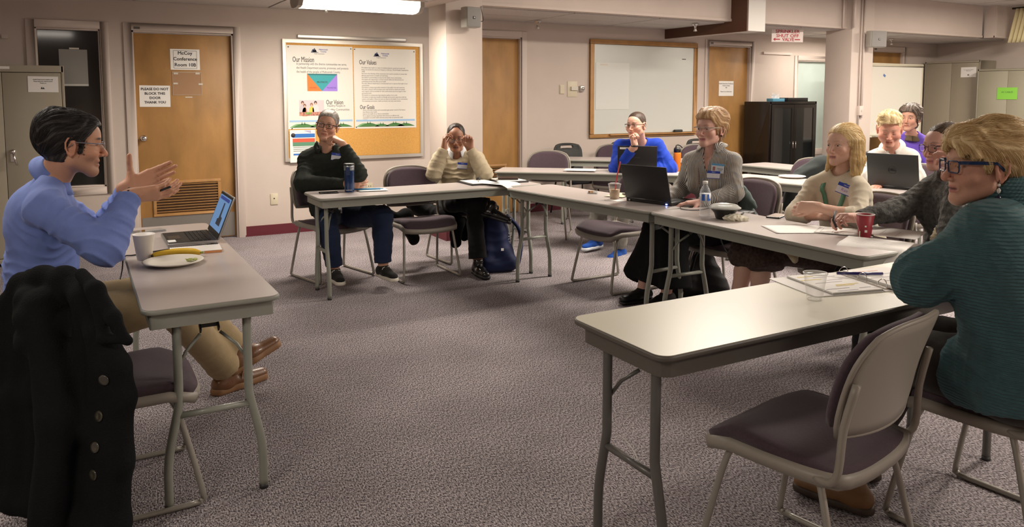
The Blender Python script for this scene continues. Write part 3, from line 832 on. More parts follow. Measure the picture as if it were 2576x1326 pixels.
def carpet():
    m = mat('carpet', (.2, .17, .17), 1.0, spec=.05); N, L, I = nd(m)
    tc = N.new('ShaderNodeTexCoord'); src = tc.outputs['Object']
    mp = N.new('ShaderNodeMapping'); mp.inputs['Scale'].default_value = (1, .45, 1); mp.inputs['Rotation'].default_value = (0, 0, .2); L.new(src, mp.inputs[0])
    n1 = N.new('ShaderNodeTexNoise'); n1.inputs['Scale'].default_value = 190; n1.inputs['Detail'].default_value = 2; n1.inputs['Roughness'].default_value = .7; L.new(mp.outputs[0], n1.inputs[0])
    r1 = N.new('ShaderNodeValToRGB'); e = r1.color_ramp.elements; e[0].position = .38; e[0].color = (.055, .048, .054, 1); e[1].position = .60; e[1].color = (.50, .45, .465, 1)
    q = e.new(.50); q.color = (.255, .225, .235, 1)
    L.new(n1.outputs[0], r1.inputs[0])
    n2 = N.new('ShaderNodeTexNoise'); n2.inputs['Scale'].default_value = 2.2; n2.inputs['Detail'].default_value = 5; L.new(src, n2.inputs[0])
    mr = N.new('ShaderNodeMapRange'); mr.inputs[1].default_value = .3; mr.inputs[2].default_value = .7; mr.inputs[3].default_value = .86; mr.inputs[4].default_value = 1.12; L.new(n2.outputs[0], mr.inputs[0])
    n3 = N.new('ShaderNodeTexNoise'); n3.inputs['Scale'].default_value = 3.1; n3.inputs['Detail'].default_value = 2; L.new(src, n3.inputs[0])
    m3 = N.new('ShaderNodeMapRange'); m3.inputs[1].default_value = .70; m3.inputs[2].default_value = .78; m3.inputs[3].default_value = 1; m3.inputs[4].default_value = .72; L.new(n3.outputs[0], m3.inputs[0])
    ml = N.new('ShaderNodeMath'); ml.operation = 'MULTIPLY'; L.new(mr.outputs[0], ml.inputs[0]); L.new(m3.outputs[0], ml.inputs[1])
    mx = N.new('ShaderNodeMix'); mx.data_type = 'RGBA'; mx.blend_type = 'MULTIPLY'; mx.inputs[0].default_value = 1
    L.new(r1.outputs[0], mx.inputs[6]); L.new(ml.outputs[0], mx.inputs[7]); L.new(mx.outputs[2], I['Base Color'])
    bp = N.new('ShaderNodeBump'); bp.inputs['Strength'].default_value = .9; bp.inputs['Distance'].default_value = .006; L.new(n1.outputs[0], bp.inputs['Height']); L.new(bp.outputs[0], I['Normal'])
    return m
M_carpet = carpet()

# ------------------------------------------------------------------ the shell
X0, X1, Y0, YW = -3.2, 13.27, -3.0, 8.22
ZL, ZM = 2.345, 2.87          # low ceiling (left bay and the bays along the back wall), main ceiling
def struct(name, mb, m, parent=None, **k):
    o = mb.build(name, m, parent, **k)
    if parent is None: o['kind'] = 'structure'
    return o
struct('floor', MB().bx(X0, X1 + .2, Y0, YW + .2, -.1, 0), M_carpet)
# back wall with openings for two windows and four doors
OPEN = [(-.295, .225, .60, 2.075), (.49, 1.412, 0, 2.078), (3.87, 4.785, 0, 2.165), (7.86, 8.70, 0, 2.178), (9.70, 10.62, .60, 2.00), (11.50, 12.33, 0, 2.20)]
mb = MB(); xs = X0
for a, b, z0, z1 in OPEN:
    mb.bx(xs, a, YW, YW + .14, 0, 3.0); mb.bx(a, b, YW, YW + .14, z1, 3.0)
    if z0 > 0: mb.bx(a, b, YW, YW + .14, 0, z0)
    xs = b
mb.bx(xs, X1 + .1, YW, YW + .14, 0, 3.0)
struct('wall_back', mb, M_wall)
struct('wall_right', MB().bx(X1, X1 + .12, Y0, YW, 0, 3.0), M_wall)
struct('wall_left', MB().bx(X0 - .12, X0, Y0, YW, 0, 3.0), M_wall)
struct('wall_front', MB().bx(X0 - .12, X1 + .12, Y0 - .12, Y0, 0, 3.0), M_wall)
# soffit along the back bays, boxed columns
YS = 7.0
sf = MB(); sf.bx(3.2, 12.45, YS, YS + .10, 2.365, 3.0); sf.bx(3.2, 12.45, YS - .012, YS, 2.365, 2.395)
struct('wall_soffit', sf, M_wall)
sf = MB(); sf.bx(12.50, X1, YS - .15, YS, 2.36, 3.0); sf.bx(12.50, X1, YS - .165, YS - .15, 2.36, 2.385); sf.bx(12.50, 12.54, YS - .175, YS - .15, 2.36, 3.0)
struct('wall_soffit', sf, M_wall)
struct('column', MB().bx(3.2, 3.605, YS - .02, YS + .40, 0, 3.0), M_wall, bevel=.004)
struct('column', MB().bx(9.20, 9.66, YS - .10, YS + .32, 0, 3.0), M_wall, bevel=.004)
sb = MB(); sb.bx(3.0, 3.2, Y0, YS + .38, 2.355, 3.0)
struct('beam', sb, M_wall, bevel=.01)
# brown beam across the bay with its white boxed end
bmn = empty('beam', (7.06, 7.5, 2.23), kind='structure')
def rel(mb_, name, m, root, **k):
    """build from room coordinates and hang on the root"""
    o = mb_.build(name, m, root, **k); o.matrix_parent_inverse = Matrix.LocRotScale(root.location, root.rotation_euler, root.scale).inverted(); return o
rel(MB().bx(7.05, 7.075, 6.74, YW, 2.23, 3.0), 'side_board', M_brown, bmn)
rel(MB().bx(7.075, 7.36, 6.74, 7.05, 2.235, 3.0), 'boxed_end', mat('white_box', (.66, .64, .60), .5), bmn)
rel(MB().bx(7.075, 7.30, 7.05, YW, 2.24, 2.345), 'beam_core', M_wall, bmn)
# low ceiling: dark grid with proud tiles
def ceiling_bay(x0, x1, y0, y1, z, tw=1.22, tl=.61, base=None):
    c = empty('ceiling', ((x0 + x1) / 2, (y0 + y1) / 2, z), kind='structure')
    rel(MB().bx(x0, x1, y0, y1, z + .012, z + .05), 'ceiling_grid', M_grid, c)
    me = None; ny = max(1, round((y1 - y0) / tl)); nx = max(1, round((x1 - x0) / tw)); ty = (y1 - y0) / ny; tx = (x1 - x0) / nx
    me = MB().box((0, 0, 0), (tx - .022, ty - .022, .016)).mesh('ceiling_tile'); me.materials.append(M_tile)
    rnd = random.Random(5)
    for i in range(nx):
        for j in range(ny):
            o = bpy.data.objects.new('ceiling_tile', me); COL.objects.link(o); o.parent = c
            o.location = (x0 + (i + .5) * tx - c.location.x, y0 + (j + .5) * ty - c.location.y, .006 + rnd.uniform(-.0035, .002))
    return c
ceiling_bay(3.605, X1, YS + .10, YW, ZL + .012)
ceiling_bay(X0, 3.0, 4.95, YW, ZL + .012)
struct('ceiling', MB().bx(X0, 3.0, Y0, 4.95, ZL + .006, ZL + .06), M_tile)
struct('ceiling', MB().bx(3.0, 12.5, Y0, YS, ZM, ZM + .05), M_tile)
cm = ceiling_bay(9.7, X1, 4.1, YS, ZM - .012, 1.22, .61)

# baseboards between the openings
def base(x0, x1, n):
    struct('baseboard_back', MB().bx(x0, x1, YW - .012, YW, .018, .105).bx(x0, x1, YW - .016, YW, 0, .018), M_base)
base(X0, .42, 1); base(1.475, 3.2, 2); base(4.86, 7.79, 3); base(8.78, 11.44, 4)
struct('baseboard_column', MB().bx(3.19, 3.615, YS - .035, YS - .02, 0, .105).bx(3.185, 3.2, YS - .035, YS + .38, 0, .105), M_base)
struct('baseboard_right', MB().bx(X1 - .012, X1, Y0, YW, 0, .105), M_base)

# door and window frames
def casing(name, x0, x1, z0, z1, w=.07, bottom=False, jamb=.10):
    m = MB(); y = YW - .016
    m.bx(x0 - w, x0, y, YW + .01, z0 - (w if bottom else 0), z1 + w); m.bx(x1, x1 + w, y, YW + .01, z0 - (w if bottom else 0), z1 + w)
    m.bx(x0, x1, y, YW + .01, z1, z1 + w)
    if bottom: m.bx(x0, x1, y, YW + .01, z0 - w, z0)
    j = .016
    m.bx(x0, x0 + j, YW, YW + jamb, z0, z1); m.bx(x1 - j, x1, YW, YW + jamb, z0, z1); m.bx(x0, x1, YW, YW + jamb, z1 - j, z1)
    if bottom: m.bx(x0, x1, YW, YW + jamb, z0, z0 + j)
    return struct(name, m, M_trim, bevel=.003)
def door(n, x0, x1, z1, louvre=None, kick=0, knob=None, plate=False, rec=.055):
    d = empty('door_%d' % n, (x0, YW, 0), kind='structure')
    c = casing('door_frame', x0, x1, 0, z1); del c['kind']; c.parent = d; c.matrix_parent_inverse = Matrix.Translation(-d.location)
    rel(MB().bx(x0 + .018, x1 - .018, YW + rec, YW + rec + .04, .012, z1 - .02), 'door_leaf', M_oak, d, bevel=.002)
    if kick: rel(MB().bx(x0 + .03, x1 - .03, YW + rec - .003, YW + rec, .02, kick), 'kick_plate', M_steel, d)
    if louvre:
        a, b, z0, z2 = louvre; y = YW + rec
        m = MB(); t = .028
        m.bx(a, b, y - .014, y, z0, z0 + t); m.bx(a, b, y - .014, y, z2 - t, z2); m.bx(a, a + t, y - .014, y, z0 + t, z2 - t); m.bx(b - t, b, y - .014, y, z0 + t, z2 - t)
        f = rel(m, 'louvre_frame', M_oakd, d, bevel=.002)
        rel(MB().bx(a + t, b - t, y - .002, y, z0 + t, z2 - t), 'louvre_shade', mat('dark_slot', (.05, .022, .008), .8), d)
        k = int((z2 - z0 - 2 * t) / .0265); me = None
        for i in range(k):
            z = z0 + t + (i + .5) * (z2 - z0 - 2 * t) / k
            if me is None:
                me = MB().box((0, 0, 0), (b - a - 2 * t, .014, .006), M=Matrix.Rotation(-.7, 3, 'X')).mesh('slat'); me.materials.append(M_oak)
            o = bpy.data.objects.new('slat', me); COL.objects.link(o); o.parent = d; o.location = ((a + b) / 2 - x0, y - .006 - YW, z)
    if knob:
        rel(MB().lathe([(0, 0), (.033, .0), (.033, .006), (.014, .010), (.013, .03), (.026, .042), (.029, .055), (.022, .068), (0, .070)], 20, (knob[0], YW + rec, knob[1]), Matrix.Rotation(PI / 2, 3, 'X')), 'door_knob', M_chrome, d)
    if plate: rel(MB().bx(x0 + .02, x0 + .075, YW - .019, YW - .0165, z1 + .012, z1 + .034), 'number_plate', mat('plate_dark', (.10, .09, .08), .5), d)
    return d
door(1, .49, 1.412, 2.078, louvre=(.625, 1.256, .265, .617), kick=.262, knob=(.562, 1.043), plate=True)
door(2, 3.87, 4.785, 2.165, louvre=(4.05, 4.60, .27, .62))
door(3, 7.86, 8.70, 2.178, louvre=(8.05, 8.585, .20, .62), plate=True)
door(4, 11.50, 12.33, 2.20, plate=True)
def window(n, x0, x1, z0, z1, back, glass):
    w = empty('window_%d' % n, (x0, YW, z0), kind='structure')
    c = casing('window_frame', x0, x1, z0, z1, bottom=True); del c['kind']; c.parent = w; c.matrix_parent_inverse = Matrix.Translation(-w.location)
    rel(MB().bx(x0 + .016, x1 - .016, YW + .06, YW + .066, z0 + .016, z1 - .016), 'window_pane', glass, w)
    return w
window(1, -.295, .225, .60, 2.075, None, mat('dark_window_glass', (.022, .021, .019), .08, spec=.6))
window(2, 9.70, 10.62, .60, 2.00, None, mat('frosted_pane', (.50, .60, .56), .30, var=.05, vscale=4))
# ------------------------------------------------------------------ things on the walls
RX = (PI / 2, 0, 0)      # lettering that faces the room from the back wall
def sheet(name, x0, x1, z0, z1, y, label, cat='sign', group=None, m=None, t=.0015, tilt=0, parent=None):
    c = ((x0 + x1) / 2, y, (z0 + z1) / 2)
    b = MB().box((0, 0, 0), (x1 - x0, t, z1 - z0), M=Matrix.Rotation(tilt, 3, 'Y'))
    o = b.build(name, m or M_paper, parent, loc=c)
    return tag(o, label, cat, group)
def on(o, name, body, size, m, dx=0, dz=0, align='CENTER', bold=0, width=None, space=1.0, dy=-.0014):
    return text(name, body, size, m, (dx, dy, dz), RX, o, align, bold, .0002, width, space)
# papers on door 1 (door leaf face at YW + .055)
yd = YW + .053
s = sheet('door_sign', .828, 1.098, 1.712, 1.915, yd, 'white laminated room sign at the top of the left door', 'sign')
on(s, 'lettering', 'McCoy\nConference\nRoom 10B', .046, M_ink, 0, .004, bold=.0012, space=1.25)
bd = MB()
for a, b, c, d in ((-.108, .108, .084, .087), (-.108, .108, -.087, -.084), (-.108, -.105, -.084, .084), (.105, .108, -.084, .084)): bd.bx(a, b, -.0012, -.0008, c, d)
bd.build('printed_border', M_ink, s)
mb = MB().bx(-.115, .115, -.0012, -.0009, .075, .098)
s = sheet('door_sign', .541, .815, 1.348, 1.556, yd, 'white sign in bold serif capitals, lower left on the left door', 'sign', tilt=.01)
on(s, 'lettering', 'PLEASE DO NOT\nBLOCK THIS\nDOOR\nTHANK YOU', .033, M_ink, 0, .004, bold=.0011, space=1.3)
s = sheet('sign_holder', .838, 1.108, 1.462, 1.692, yd, 'empty clear brown-backed sleeve taped under the room sign', 'sign holder', m=mat('clear_sleeve', (.38, .225, .125), .15, coat=.6))
fr_ = MB()
for a, b, c, d in ((-.135, .135, .108, .115), (-.135, .135, -.115, -.110), (-.135, -.131, -.11, .11), (.131, .135, -.11, .11)): fr_.bx(a, b, -.003, -.001, c, d)
fr_.build('sleeve_edge', mat('sleeve_edge_plastic', (.50, .38, .28), .2), s)
for i, (dx, dz) in enumerate(((-.10, .098), (.10, .100), (-.105, 0), (.125, -.005))): MB().bx(dx - .02, dx + .02, -.0035, -.003, dz - .008, dz + .008).build('tape', mat('clear_tape', (.62, .58, .50), .3), s)
tag(MB().box((0, 0, 0), (.065, .001, .010)).build('tape', MATS['clear_tape'], None, loc=(.985, yd, 1.442)), 'short strip of clear tape under the brown sleeve on the left door', 'tape')
# papers on the dark window and a rail at the left edge
s = sheet('notice', -.115, .115, 1.545, 1.885, YW + .056, 'blank grey sheet taped inside the dark window left of the door', 'paper', m=mat('grey_sheet', (.27, .26, .24), .6))
MB().bx(-.095, .115, -.003, -.001, -.165, -.150).build('plastic_edge', mat('glossy_plastic', (.6, .6, .56), .1), s); MB().bx(-.03, .05, -.003, -.001, .172, .186).build('tape', MATS['clear_tape'], s)
tag(MB().box((0, 0, 0), (.05, .02, .035)).box((.0, -.004, 0), (.06, .004, .006)).build('wall_rail', M_trim, None, loc=(-.52, YW - .012, 1.98)), 'stub of a white rail high on the wall at the left edge', 'rail')

# notice board with two posters and a flyer
BX0, BX1, BZ0, BZ1 = 1.895, 3.462, .762, 2.045
nb_ = empty('notice_board', (2.68, YW, 1.40), 0, 'cork notice board in aluminium frame covered by two large posters', 'notice board')
rel(MB().bx(BX0 + .03, BX1 - .03, YW - .022, YW, BZ0 + .03, BZ1 - .03), 'cork_panel', M_cork, nb_)
m = MB(); t = .036; y0 = YW - .034
m.bx(BX0, BX1, y0, YW, BZ1 - t, BZ1); m.bx(BX0, BX1, y0, YW, BZ0, BZ0 + t); m.bx(BX0, BX0 + t, y0, YW, BZ0 + t, BZ1 - t); m.bx(BX1 - t, BX1, y0, YW, BZ0 + t, BZ1 - t)
rel(m, 'board_frame', mat('board_frame_metal', (.60, .56, .50), .4, .5), nb_, bevel=.004)
tag(MB().box((0, 0, 0), (1.21, .03, .038)).build('poster_rail', M_alu, None, bevel=.004, loc=(2.66, YW - .017, 2.078)), 'aluminium display rail fixed just above the notice board', 'rail')
M_green = mat('hill_green', (.07, .20, .06), .7); M_green2 = mat('hill_green_light', (.20, .42, .20), .7); M_sky = mat('band_blue', (.32, .50, .72), .7)
M_teal = mat('teal_print', (.03, .33, .36), .6); M_orange = mat('orange_print', (.80, .19, .03), .6); M_purple = mat('purple_print', (.32, .20, .68), .6)
M_poster = mat('poster_paper', (.74, .71, .65), .4, coat=.2)
def county_logo(o, x, z):
    m = MB(); y = -.0022
    for a, b, w in ((-.022, .030, .020), (.004, .024, .018), (-.006, .040, .020)):
        m.add([(x - .045 + a - w, y, z - .012), (x - .045 + a + w, y, z - .012), (x - .045 + a + .004, y, z - .012 + b), (x - .045 + a - .004, y, z - .012 + b)], [(0, 1, 2, 3)])
    m.bx(x - .09, x - .01, y, y + .001, z - .019, z - .014)
    m.build('emblem', mat('navy_print', (.04, .06, .14), .6), o)
    on(o, 'lettering', 'Multnomah\nCounty', .021, M_blue_ink, x + .045, z + .005, bold=.0003, dy=-.0018); on(o, 'lettering', 'Health Department', .014, M_grey_ink, x, z - .030, bold=.0002, dy=-.0018)
def hills(o, w, z):
    m = MB().bx(-w / 2 + .015, w / 2 - .015, -.002, -.001, z + .058, z + .078); m.build('sky_band', M_sky, o)
    for k, (mt, n, sd) in enumerate(((M_green2, 3, 1), (M_green, 4, 2))):
        r = random.Random(sd); mm = MB()
        for i in range(n):
            cx = -w / 2 + .06 + (i + .5 * (k)) * (w - .12) / n + .03; ww = .085 + r.random() * .04; hh = .028 + r.random() * .014
            cx = max(-w / 2 + .015 + ww, min(w / 2 - .015 - ww, cx)); y = -.0022 - k * .0004
            pts = [(cx - ww + 2 * ww * q / 12, y, z + hh * math.sin(PI * q / 12)) for q in range(13)]
            mm.add(pts, [tuple(range(13))])
            if k: 
                for e in (-.02, .01): mm.add([(cx + e - .006, y, z + hh * .8), (cx + e + .006, y, z + hh * .8), (cx + e, y, z + hh + .022)], [(0, 1, 2)])
        mm.build('printed_hills', mt, o)
yb = YW - .024
P1 = sheet('poster', 1.935, 2.645, 1.105, 1.985, yb, 'large white poster headed Our Mission with teal, orange and purple emblem', 'poster', 'mission and values posters', M_poster)
county_logo(P1, -.01, .385)
on(P1, 'heading', 'Our Mission', .080, M_ink, -.295, .290, 'LEFT', .0004, .225)
on(P1, 'lettering', 'In partnership with the diverse communities we serve,\nthe Health Department assures, promotes, and protects\nthe health of the people of Multnomah County.', .036, M_grey_ink, -.255, .205, 'LEFT', -.0002, .56, 1.15)
L0, L1, T0, T1 = -.145, .180, -.040, .145; y = -.0018
MB().add([(L0, y, T1), (L1, y, T1), (.012, y, T0)], [(0, 2, 1)]).build('teal_triangle', M_teal, P1)
MB().add([(L0, y, T1), (L0, y, T0), (.012, y, T0)], [(0, 1, 2)]).build('orange_triangle', M_orange, P1)
MB().add([(L1, y, T1), (L1, y, T0), (.012, y, T0)], [(0, 2, 1)]).build('purple_triangle', M_purple, P1)
MB().add([(L0, y - .0002, T1), (L1, y - .0002, T1), (L1 - .012, y - .0002, T1 - .016), (L0 + .012, y - .0002, T1 - .016)], [(0, 3, 2, 1)]).build('bevel_edge', mat('dark_teal_print', (.02, .17, .19), .6), P1)
on(P1, 'lettering', 'PROTECTS', .024, M_ink, .015, .055, bold=.0005, dy=-.0022); on(P1, 'lettering', 'ASSURES', .020, mat('rust_ink', (.40, .07, .02), .6), -.085, -.005, bold=.0004, dy=-.0022); on(P1, 'lettering', 'PROMOTES', .020, mat('violet_ink', (.14, .06, .36), .6), .115, -.005, bold=.0004, dy=-.0022)
# small group picture: four plain figures behind a table of food
pic = MB().bx(-.235, .030, -.0019, -.001, -.300, -.135).build('photo_print', mat('photo_pale', (.58, .52, .54), .6), P1)
for (cx, cz, c1, c2, w) in ((-.20, -.185, (.5, .46, .50), (.14, .06, .05), .034), (-.178, -.215, (.62, .24, .14), (.22, .10, .07), .026), (-.105, -.205, (.78, .55, .08), (.30, .14, .08), .026), (-.062, -.185, (.62, .60, .60), (.06, .03, .03), .034)):
    MB().add([(cx + w * math.cos(a * .6) , -.0023, cz - .045 + .05 * math.sin(a * .6)) for a in range(0, 6)] + [(cx - w, -.0023, cz - .09), (cx + w, -.0023, cz - .09)], [tuple(range(8))]).build('figure', mat('print_%d' % int(abs(cx * 1000)), c1, .6), P1)
    MB().add([(cx + .016 * math.cos(a * PI / 5), -.0026, cz + .022 + .020 * math.sin(a * PI / 5)) for a in range(10)], [tuple(range(10))]).build('figure_hair', mat('printh_%d' % int(abs(cx * 1000)), c2, .6), P1)
    MB().add([(cx + .010 * math.cos(a * PI / 5), -.0029, cz + .013 + .013 * math.sin(a * PI / 5)) for a in range(10)], [tuple(range(10))]).build('figure_face', mat('print_face', (.68, .40, .28), .6), P1)
MB().add([(-.235, -.0030, -.262), (.03, -.0030, -.262), (.03, -.0030, -.300), (-.235, -.0030, -.300)], [(0, 3, 2, 1)]).build('printed_table', mat('print_table', (.46, .20, .14), .6, var=.6, vscale=60), P1)
MB().add([(-.14 + .035 * math.cos(a * PI / 5), -.0034, -.275 + .012 * math.sin(a * PI / 5)) for a in range(10)], [tuple(range(10))]).build('printed_bowl', mat('print_salad', (.20, .34, .08), .6, var=.5, vscale=90), P1)
on(P1, 'heading', 'Our Vision', .070, M_ink, .052, -.160, 'LEFT', .0005, .185)
on(P1, 'lettering', 'Healthy People in\nHealthy Communities', .036, M_grey_ink, .062, -.218, 'LEFT', -.0002, .245, 1.15)
hills(P1, .71, -.425)
P2 = sheet('poster', 2.655, 3.378, 1.095, 1.975, yb, 'large white poster headed Our Values over Our Goals', 'poster', 'mission and values posters', M_poster)
county_logo(P2, -.045, .370)
on(P2, 'heading', 'Our Values', .072, M_ink, -.300, .285, 'LEFT', .0005, .195)
VAL = ('We believe that health is a state of complete physical, mental and social well\nbeing, not merely the absence of disease or infirmity. (World Health Organization,\n1948)\n'
       'We honor the diversity of the community and commit ourselves to ensure that\naffecting appreciation in health and well being.\nWe believe in partnerships to improve the health of our communities.\n'
       'We believe this department\'s workers should reflect and demonstrate an\nunderlying honesty that affect good health.\nWe value effective leadership as a fundamental tool to improve the health of our\ncommunities.\n'
       'We believe in being responsible stewards of the public trust and resources.\nWe value a diverse staff and believe each staff should be valued and treated\nwith respect, held accountable for their performance and encouraged in their\npersonal growth.\n'
       'We believe in continuously improving the quality of our work.\nWe believe in balancing scientific knowledge and practical experience with the\nwisdom and health of those we serve to improve the health of our communities.\nWe emphasize prevention, health promotion and early intervention.')
on(P2, 'lettering', VAL, .0205, M_grey_ink, -.275, .045, 'LEFT', .0001, .55, 1.05)
on(P2, 'heading', 'Our Goals', .064, M_ink, -.300, -.205, 'LEFT', .0005, .165)
on(P2, 'lettering', 'Assure individuals, families and communities gain greater control of the factors\nthat influence their health.\nImprove the health of our diverse communities.\nBe an adaptive learning organization that strives as an effective and\nsustainable local public health authority and provider of community health\nservices.', .0200, M_grey_ink, -.268, -.290, 'LEFT', .0001, .50, 1.05)
hills(P2, .72, -.420)
for x, z, lb_ in ((1.955, 1.965, 'upper left corner of the mission poster'), (2.625, 1.962, 'upper right corner of the mission poster'), (2.668, 1.960, 'upper left corner of the values poster'), (3.360, 1.952, 'upper right corner of the values poster'), (2.672, 1.112, 'lower left corner of the values poster'), (1.975, 1.112, 'lower left corner of the mission poster')):
    tag(MB().lathe([(0, 0), (.006, .001), (.006, .006), (.003, .009), (0, .010)], 10, (0, 0, 0), Matrix.Rotation(PI / 2, 3, 'X')).build('push_pin', M_ink, None, loc=(x, yb, z)), 'small dark push pin in the ' + lb_, 'push pin', 'push pins on the notice board')
FL = sheet('flyer', 1.945, 2.215, .752, 1.095, yb - .012, 'flyer with blue and red ribbons under the mission poster', 'flyer', m=M_paper)
for z, c, nm in ((.112, (.03, .16, .50), 'blue_ribbon'), (.062, (.62, .10, .05), 'red_ribbon'), (.022, (.10, .26, .16), 'green_ribbon')): MB().bx(-.105, .13, -.003, -.001, z - .02, z + .02).build(nm, mat(nm, c, .6), FL)
MB().lathe([(0, 0), (.022, 0), (.022, .001), (0, .001)], 16, (-.100, -.004, .118), Matrix.Rotation(PI / 2, 3, 'X')).build('round_seal', M_ink, FL)
for z in (-.01, -.03, -.05): MB().bx(-.10, .10, -.0015, -.001, z - .004, z + .002).build('printed_line', M_grey_ink, FL)
MB().bx(-.10, .10, -.003, -.001, -.095, -.078).build('blue_footer', MATS['blue_ribbon'], FL); MB().add([(.01, -.002, .165), (.09, -.002, .165), (.09, -.002, .135)], [(0, 2, 1)]).build('grey_arrow', mat('lilac_print', (.42, .38, .56), .6), FL)

# sockets and switches
def plate(x, z, y, label, w=.075, h=.118, holes=True, cat='socket'):
    o = MB().box((0, 0, 0), (w, .008, h)).build('wall_plate', M_ivory, None, bevel=.002, loc=(x, y - .004, z)); tag(o, label, cat)
    if holes: MB().lathe([(0, 0), (.007, 0), (.007, .002), (0, .002)], 12, (0, -.0045, .008), Matrix.Rotation(PI / 2, 3, 'X')).build('jack', M_ink, o)
    return o
plate(1.775, .373, YW, 'ivory phone jack plate low on the wall right of the left door')
o = plate(2.82, .42, YW, 'ivory wall socket low under the cork notice board', h=.13, holes=False)
for dz in (-.03, .03):
    for dx in (-.012, .012): MB().bx(dx - .0025, dx + .0025, -.0055, -.004, dz - .008, dz + .008).build('slot', M_ink, o)
o = plate(5.533, 1.54, YW, 'beige thermostat plate between two switches beside the oak whiteboard', .15, .20, False, 'thermostat'); MB().bx(-.03, .07, -.03, -.004, -.015, .03).build('dial_box', mat('pale_plastic', (.62, .58, .50), .4), o)
o = plate(5.375, 1.535, YW, 'plain beige switch plate left of the thermostat', .075, .12, False, 'switch'); MB().bx(-.03, .03, -.012, -.004, -.05, .05).build('rocker', M_ivory, o)
o = MB().box((0, 0, 0), (.06, .045, .075)).build('wall_sensor', M_alu, None, bevel=.008, loc=(5.665, YW - .024, 1.545)); tag(o, 'small silver sensor knob right of the thermostat', 'sensor')
MB().lathe([(0, 0), (.022, 0), (.020, .02), (0, .022)], 14, (0, -.022, 0), Matrix.Rotation(PI / 2, 3, 'X')).build('knob', M_chrome, o)

# oak framed whiteboard
wb = empty('whiteboard', (6.7, YW, 1.54), 0, 'wide whiteboard in an oak frame on the back wall', 'whiteboard')
W0, W1, V0, V1 = 5.795, 7.625, .905, 2.185
rel(MB().bx(W0 + .05, W1 - .05, YW - .02, YW, V0 + .05, V1 - .05), 'board_surface', M_white, wb)
m = MB(); t = .062; y0 = YW - .035
m.bx(W0, W1, y0, YW, V1 - t, V1); m.bx(W0, W1, y0, YW, V0, V0 + t * .8); m.bx(W0, W0 + t, y0, YW, V0 + t * .8, V1 - t); m.bx(W1 - t, W1, y0, YW, V0 + t * .8, V1 - t)
rel(m, 'oak_frame', M_oakd, wb, bevel=.005)
rel(MB().bx(W0 + .3, W1 - .02, YW - .075, YW - .03, V0 + .030, V0 + .045), 'pen_ledge', M_oakd, wb)
rel(MB().bx(7.35, 7.42, YW - .0215, YW - .020, 1.955, 1.965), 'marker_stroke', M_ink, wb)
tag(MB().box((0, 0, 0), (.14, .045, .035)).build('board_eraser', mat('felt_grey', (.05, .05, .048), .9), None, bevel=.01, loc=(7.27, YW - .056, V0 + .064)), 'dark felt eraser lying on the whiteboard ledge', 'eraser')
o = sheet('flipchart_sheet', 5.885, 6.43, 1.275, 1.885, YW - .023, 'large blank flip chart sheet hung on the left of the whiteboard', 'paper', m=mat('flipchart_paper', (.66, .67, .63), .7)); MB().bx(-.20, -.08, -.002, -.001, .27, .29).build('tape', MATS['clear_tape'], o)

# far things on the back wall
tag(MB().box((0, 0, 0), (.60, .03, .032)).box((-.30, 0, 0), (.012, .034, .036)).build('poster_rail', M_trim, None, loc=(9.24, YW - .016, 2.088)), 'short white display rail right of the third door', 'rail')
s = sheet('door_notice', 8.125, 8.415, 1.452, 1.668, YW + .053, 'small printed notice taped to the third door', 'sign')
on(s, 'lettering', 'Health Department Conference\nRooms to Share\n10A\n\nPlease do not block door', .022, M_ink, 0, .012, bold=.0003, space=1.3)
sg = sheet('sprinkler_sign', -.235, .235, -.085, .085, 0, 'white hanging sign with red lettering about the sprinkler valve', 'sign', m=mat('sign_white', (.74, .66, .62), .5), t=.004)
sg.location = (8.40, 7.30, 2.262); sg.rotation_euler = (0, 0, -.30)
on(sg, 'lettering', 'SPRINKLER\nSHUT OFF', .060, M_red, 0, .026, bold=.0012, space=.95, dy=-.0035, width=.36); on(sg, 'lettering', 'VALVE', .062, M_red, .012, -.052, bold=.0012, dy=-.0035)
mm = MB(); mm.bx(.11, .19, -.0035, -.0025, -.057, -.043); mm.bx(-.185, -.11, -.0035, -.0025, -.057, -.043); mm.add([(-.215, -.0035, -.050), (-.180, -.0035, -.028), (-.180, -.0035, -.072)], [(0, 2, 1)]); mm.build('red_arrow', M_red, sg)

# speakers, sprinklers, conduits
def speaker(x, y, z, rz, label, w=.185, h=.235):
    r = empty('wall_speaker', (x, y, z), rz, label, 'speaker', 'small grey wall speakers')
    MB().box((0, 0, 0), (w, .11, h)).build('speaker_case', mat('speaker_case_plastic', (.40, .38, .34), .5), r, bevel=.012)
    MB().box((0, -.058, 0), (w - .012, .008, h - .014)).build('speaker_grille', mat('speaker_grille_cloth', (.26, .25, .235), .7, bump=.3, bscale=900), r, bevel=.004)
    MB().box((0, -.064, -.005), (.026, .004, .026)).build('speaker_emblem', M_ink, r); MB().box((0, -.067, -.004), (.012, .002, .012)).build('speaker_mark', mat('mark_white', (.6, .6, .6), .5), r)
    MB().box((0, .06, .0), (.05, .05, .08)).build('wall_bracket', M_trim, r)
    return r
speaker(3.415, YS - .14, 2.222, .12, 'grey wall speaker high on the left column', .17, .20)
speaker(9.50, YS - .25, 2.22, -.25, 'grey wall speaker high on the right column', .25, .22)
tag(MB().tube(smooth_path([(3.50, YS - .10, 2.20), (3.56, YS - .10, 2.195), (3.60, YS - .05, 2.22), (3.59, YS - .03, 2.32), (3.59, YS - .03, 2.355)]), .0035, 6).build('speaker_cable', M_dark, None), 'thin dark cable running up from the left column speaker', 'cable')
